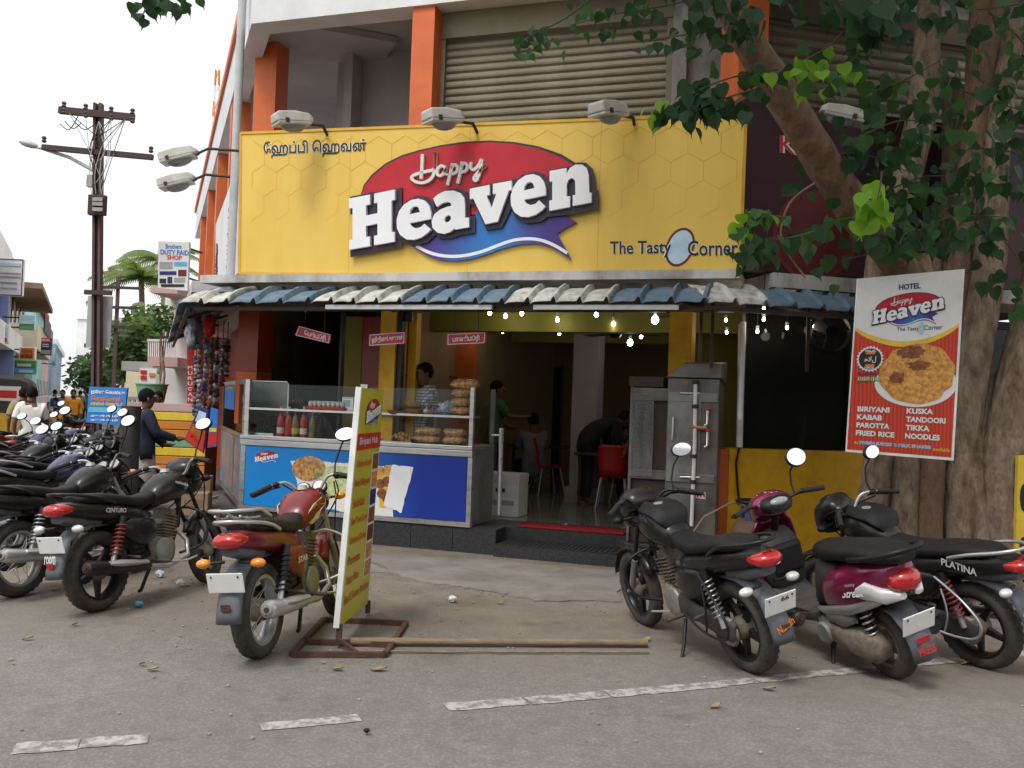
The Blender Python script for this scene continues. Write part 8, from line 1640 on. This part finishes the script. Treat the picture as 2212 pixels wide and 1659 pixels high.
# ---------------------------------------------------------------- inside the restaurant: lit bulbs, fans, chairs, tables
def bulb(x, y, n, lab, big=1.0, fn=None):
    p_ = (fn or fpl(n)).px(x, y); t = thing('light_bulb', lab, 'bulb', p_, group='lit bulbs under the restaurant ceiling')
    MB().ell(p_, (.024 * big, .024 * big, .03 * big), 12, 8).build('glass', 'bulb', t, smooth=180); MB().tube([p_ + UP * .035 * big, p_ + UP * .09 * big], .018, 8).build('socket', 'print_white', t, smooth=60); MB().tube([p_ + UP * .09 * big, V((p_.x, p_.y, 3.05))], .005, 5).build('cord', 'iron_dark', t)
    l = bpy.data.lights.new('bulb_light', 'POINT'); l.energy = .7 * big; l.color = (1, .84, .62); l.shadow_soft_size = .05; lo = bpy.data.objects.new('bulb_light', l); COL.objects.link(lo); lo.location = p_ - UP * .06; adopt(lo, t)
for x, y, n, lab in ((1058, 676, -1.0, 'lit bulb highest on the left of the entrance row'), (1029, 702, -2.4, 'lit bulb lowest at the left over the snack bags'), (1092, 683, -1.3, 'lit bulb second in the front row left of the grey pillar'), (1127, 677, -1.0, 'lit bulb third in the front row left of the grey pillar'), (1086, 716, -3.4, 'lit bulb deeper inside above the green-shirted customer'), (1204, 691, -1.4, 'lit bulb just left of the grey pillar'), (1208, 720, -3.6, 'lit bulb deeper inside beside the grey pillar'), (1288, 680, -1.0, 'lit bulb just right of the grey pillar'), (1325, 700, -1.6, 'lit bulb over the red chairs'), (1385, 727, -3.4, 'lit bulb deeper inside over the grill cabinet')): bulb(x, y, n, lab)
bulb(1415, 691, -.7, 'largest bright bulb near the yellow column', 1.7); bulb(1361, 740, -2.8, 'bright oblong bulb over the seated dark customer', 1.6)
for x, y, n, lab in ((1650, 668, .45, 'lit bulb nearest the blue awning sheets over the low wall'), (1650, 690, .3, 'lit bulb below the topmost one over the low wall'), (1700, 708, .1, 'lit bulb right of the white pipe'), (1754, 703, .2, 'lit bulb before the dark glass by the fan'), (1820, 692, .2, 'lit bulb at the edge of the poster'), (1570, 718, -.8, 'lit bulb against the green wall left of the pipe'), (1568, 692, -.5, 'upper lit bulb against the green wall'), (1636, 716, .1, 'lit bulb just right of the white pipe')): bulb(x, y, n, lab, .65, rpl(n))
def fan(x, y, n, lab):
    c = fpl(n).px(x, y); t = thing('ceiling_fan', lab, 'ceiling fan', c, group='dark ceiling fans'); MB().lathe([(0, .05), (.06, .05), (.09, 0), (.06, -.05), (0, -.06)], 14, Matrix.Translation(c)).build('motor', 'black_plastic', t, smooth=40); MB().tube([c, V((c.x, c.y, 3.05))], .012, 6).build('rod', 'black_metal', t)
    for k in range(3): a = k * 2.094 + x; d_ = V((math.cos(a), math.sin(a), 0)); s_ = V((-d_.y, d_.x, .12)) * .065; MB().hexa([c + d_ * .08 - s_ * .6, c + d_ * .62 - s_, c + d_ * .62 + s_, c + d_ * .08 + s_ * .6] + [p_ + UP * .008 for p_ in (c + d_ * .08 - s_ * .6, c + d_ * .62 - s_, c + d_ * .62 + s_, c + d_ * .08 + s_ * .6)]).build('blade', 'black_plastic', t)
fan(1130, 706, -2.6, 'ceiling fan left of the grey pillar'); fan(1330, 722, -2.6, 'ceiling fan over the red chairs'); fan(1400, 690, -1.8, 'ceiling fan near the yellow column')
# wall fan behind the dark glass
t = thing('wall_fan', 'black wall fan showing behind the dark glass next to the poster', 'fan', rpl(.25).px(1792, 735)); c = rpl(.25).px(1792, 718)
MB().lathe([(.2, -.06), (.23, 0), (.2, .06)], 24, Matrix.Translation(c) @ Matrix.Rotation(R_(90), 4, 'X')).build('cage', 'black_plastic', t, smooth=60); MB().lathe([(0, -.05), (.05, -.04), (.06, .05), (0, .06)], 14, Matrix.Translation(c) @ Matrix.Rotation(R_(90), 4, 'X')).build('motor', 'black_plastic', t)
for k in range(3): a = k * 2.094 + .5; d_ = V((math.cos(a), 0, math.sin(a))); s_ = V((-d_.z, .4, d_.x)) * .07; MB().add([c + d_ * .04 - s_ * .5, c + d_ * .19 - s_, c + d_ * .19 + s_, c + d_ * .04 + s_ * .5], [(0, 1, 2, 3)]).build('blade', 'dusty_plastic', t, solid=.004)
MB().tube([c, c - RN * .3], .02, 8).build('bracket', 'black_metal', t)
def chair(x, y, face, lab):
    p_ = gp(x, y, FLZ); t = thing('red_chair', lab, 'chair', V((p_.x, p_.y, FLZ + .001)), R_(face), 'red plastic chairs with steel legs', local=True)
    MB().loft([(-.2, 0, .45, .19, .012), (-.1, 0, .44, .21, .014), (.12, 0, .44, .21, .014), (.21, 0, .455, .19, .012)], 16, 4).build('seat', 'red_chair', t, smooth=50)
    mb = MB(); vs = []
    for z_, x_, w_ in ((.44, -.19, .18), (.55, -.215, .185), (.7, -.235, .2), (.85, -.27, .195), (.89, -.285, .17)):
        for k in range(-3, 4): vs.append((x_ - .03 * (1 - (k / 3) ** 2), w_ * k / 3, z_))
    mb.add(vs, [(i * 7 + j, i * 7 + j + 1, i * 7 + 8 + j, i * 7 + 7 + j) for i in range(4) for j in range(6)]); mb.build('backrest', 'red_chair', t, smooth=60, solid=.014)
    for sx_ in (-1, 1):
        for sy_ in (-1, 1): MB().tube([(sx_ * .15, sy_ * .16, .43), (sx_ * .23, sy_ * .22, 0)], .011, 8).build('leg', 'chrome', t, smooth=60)
chair(1180, 1068, 20, 'red chair seen left of the grey pillar'); chair(1322, 1098, 80, 'red chair in front right of the grey pillar'); chair(1352, 1085, 75, 'red chair half hidden behind the other right of the pillar')
def table(x, n, lab):
    p_ = fb(fs(x, n), n, 0); t = thing('dining_table', lab, 'table', V((p_.x, p_.y, FLZ + .001)), -PHI, 'dark dining tables', local=True); MB().box(-.6, .6, -.38, .38, .72, .76).build('table_top', 'granite', t, bevel=.006)
    for sx_ in (-1, 1):
        for sy_ in (-1, 1): MB().box(sx_ * .52 - .02, sx_ * .52 + .02, sy_ * .3 - .02, sy_ * .3 + .02, 0, .72).build('leg', 'iron_dark', t)
table(1190, -4.9, 'dark table the striped customer sits at'); table(1345, -3.3, 'dark table beside the red chairs')
def crate(t):
    MB().box(-.24, .24, -.2, .2, 0, .52).build('carton', 'print_white', t, bevel=.01); MB().box(-.245, .245, -.205, .205, .42, .53).build('lid', 'print_white', t, bevel=.008); MB().box(-.06, .06, -.204, -.2005, .3, .35).build('handle_slot', 'print_black', t); MB().box(-.18, .18, -.2035, -.2, .14, .2).build('print', 'town_grey', t)
place(crate, 'white_carton', 'white carton on the restaurant floor behind the glass door', 'box', fb(fs(1098, -1.4), -1.4, FLZ + .001)).rotation_euler.z = -PHI
for k_, (x, z, mt, lab) in enumerate(((900, 2.052, 'plastic_bag', 'bundle in plastic on the upper wall shelf'), (930, 2.052, 'dusty_plastic', 'dark box on the upper wall shelf'), (955, 1.652, 'plastic_bag', 'pale bundle on the lower wall shelf'))):
    place(lambda t: crumple(t, mt, .14, k_ + 20, .8, 'bundle'), 'shelf_bundle', lab, 'bundle', fb(fs(x, -2.48), -2.48, z), 'bundles on the wall shelves')
tag(MB().hexa(bx8(fb, fs(860, -.45), fs(975, -.45), -.75, -.2, FLZ + .002, FLZ + .119)).build('duckboard', 'bamboo', bevel=.01), 'low wooden duckboard the vendor stands on behind the stall', 'duckboard')
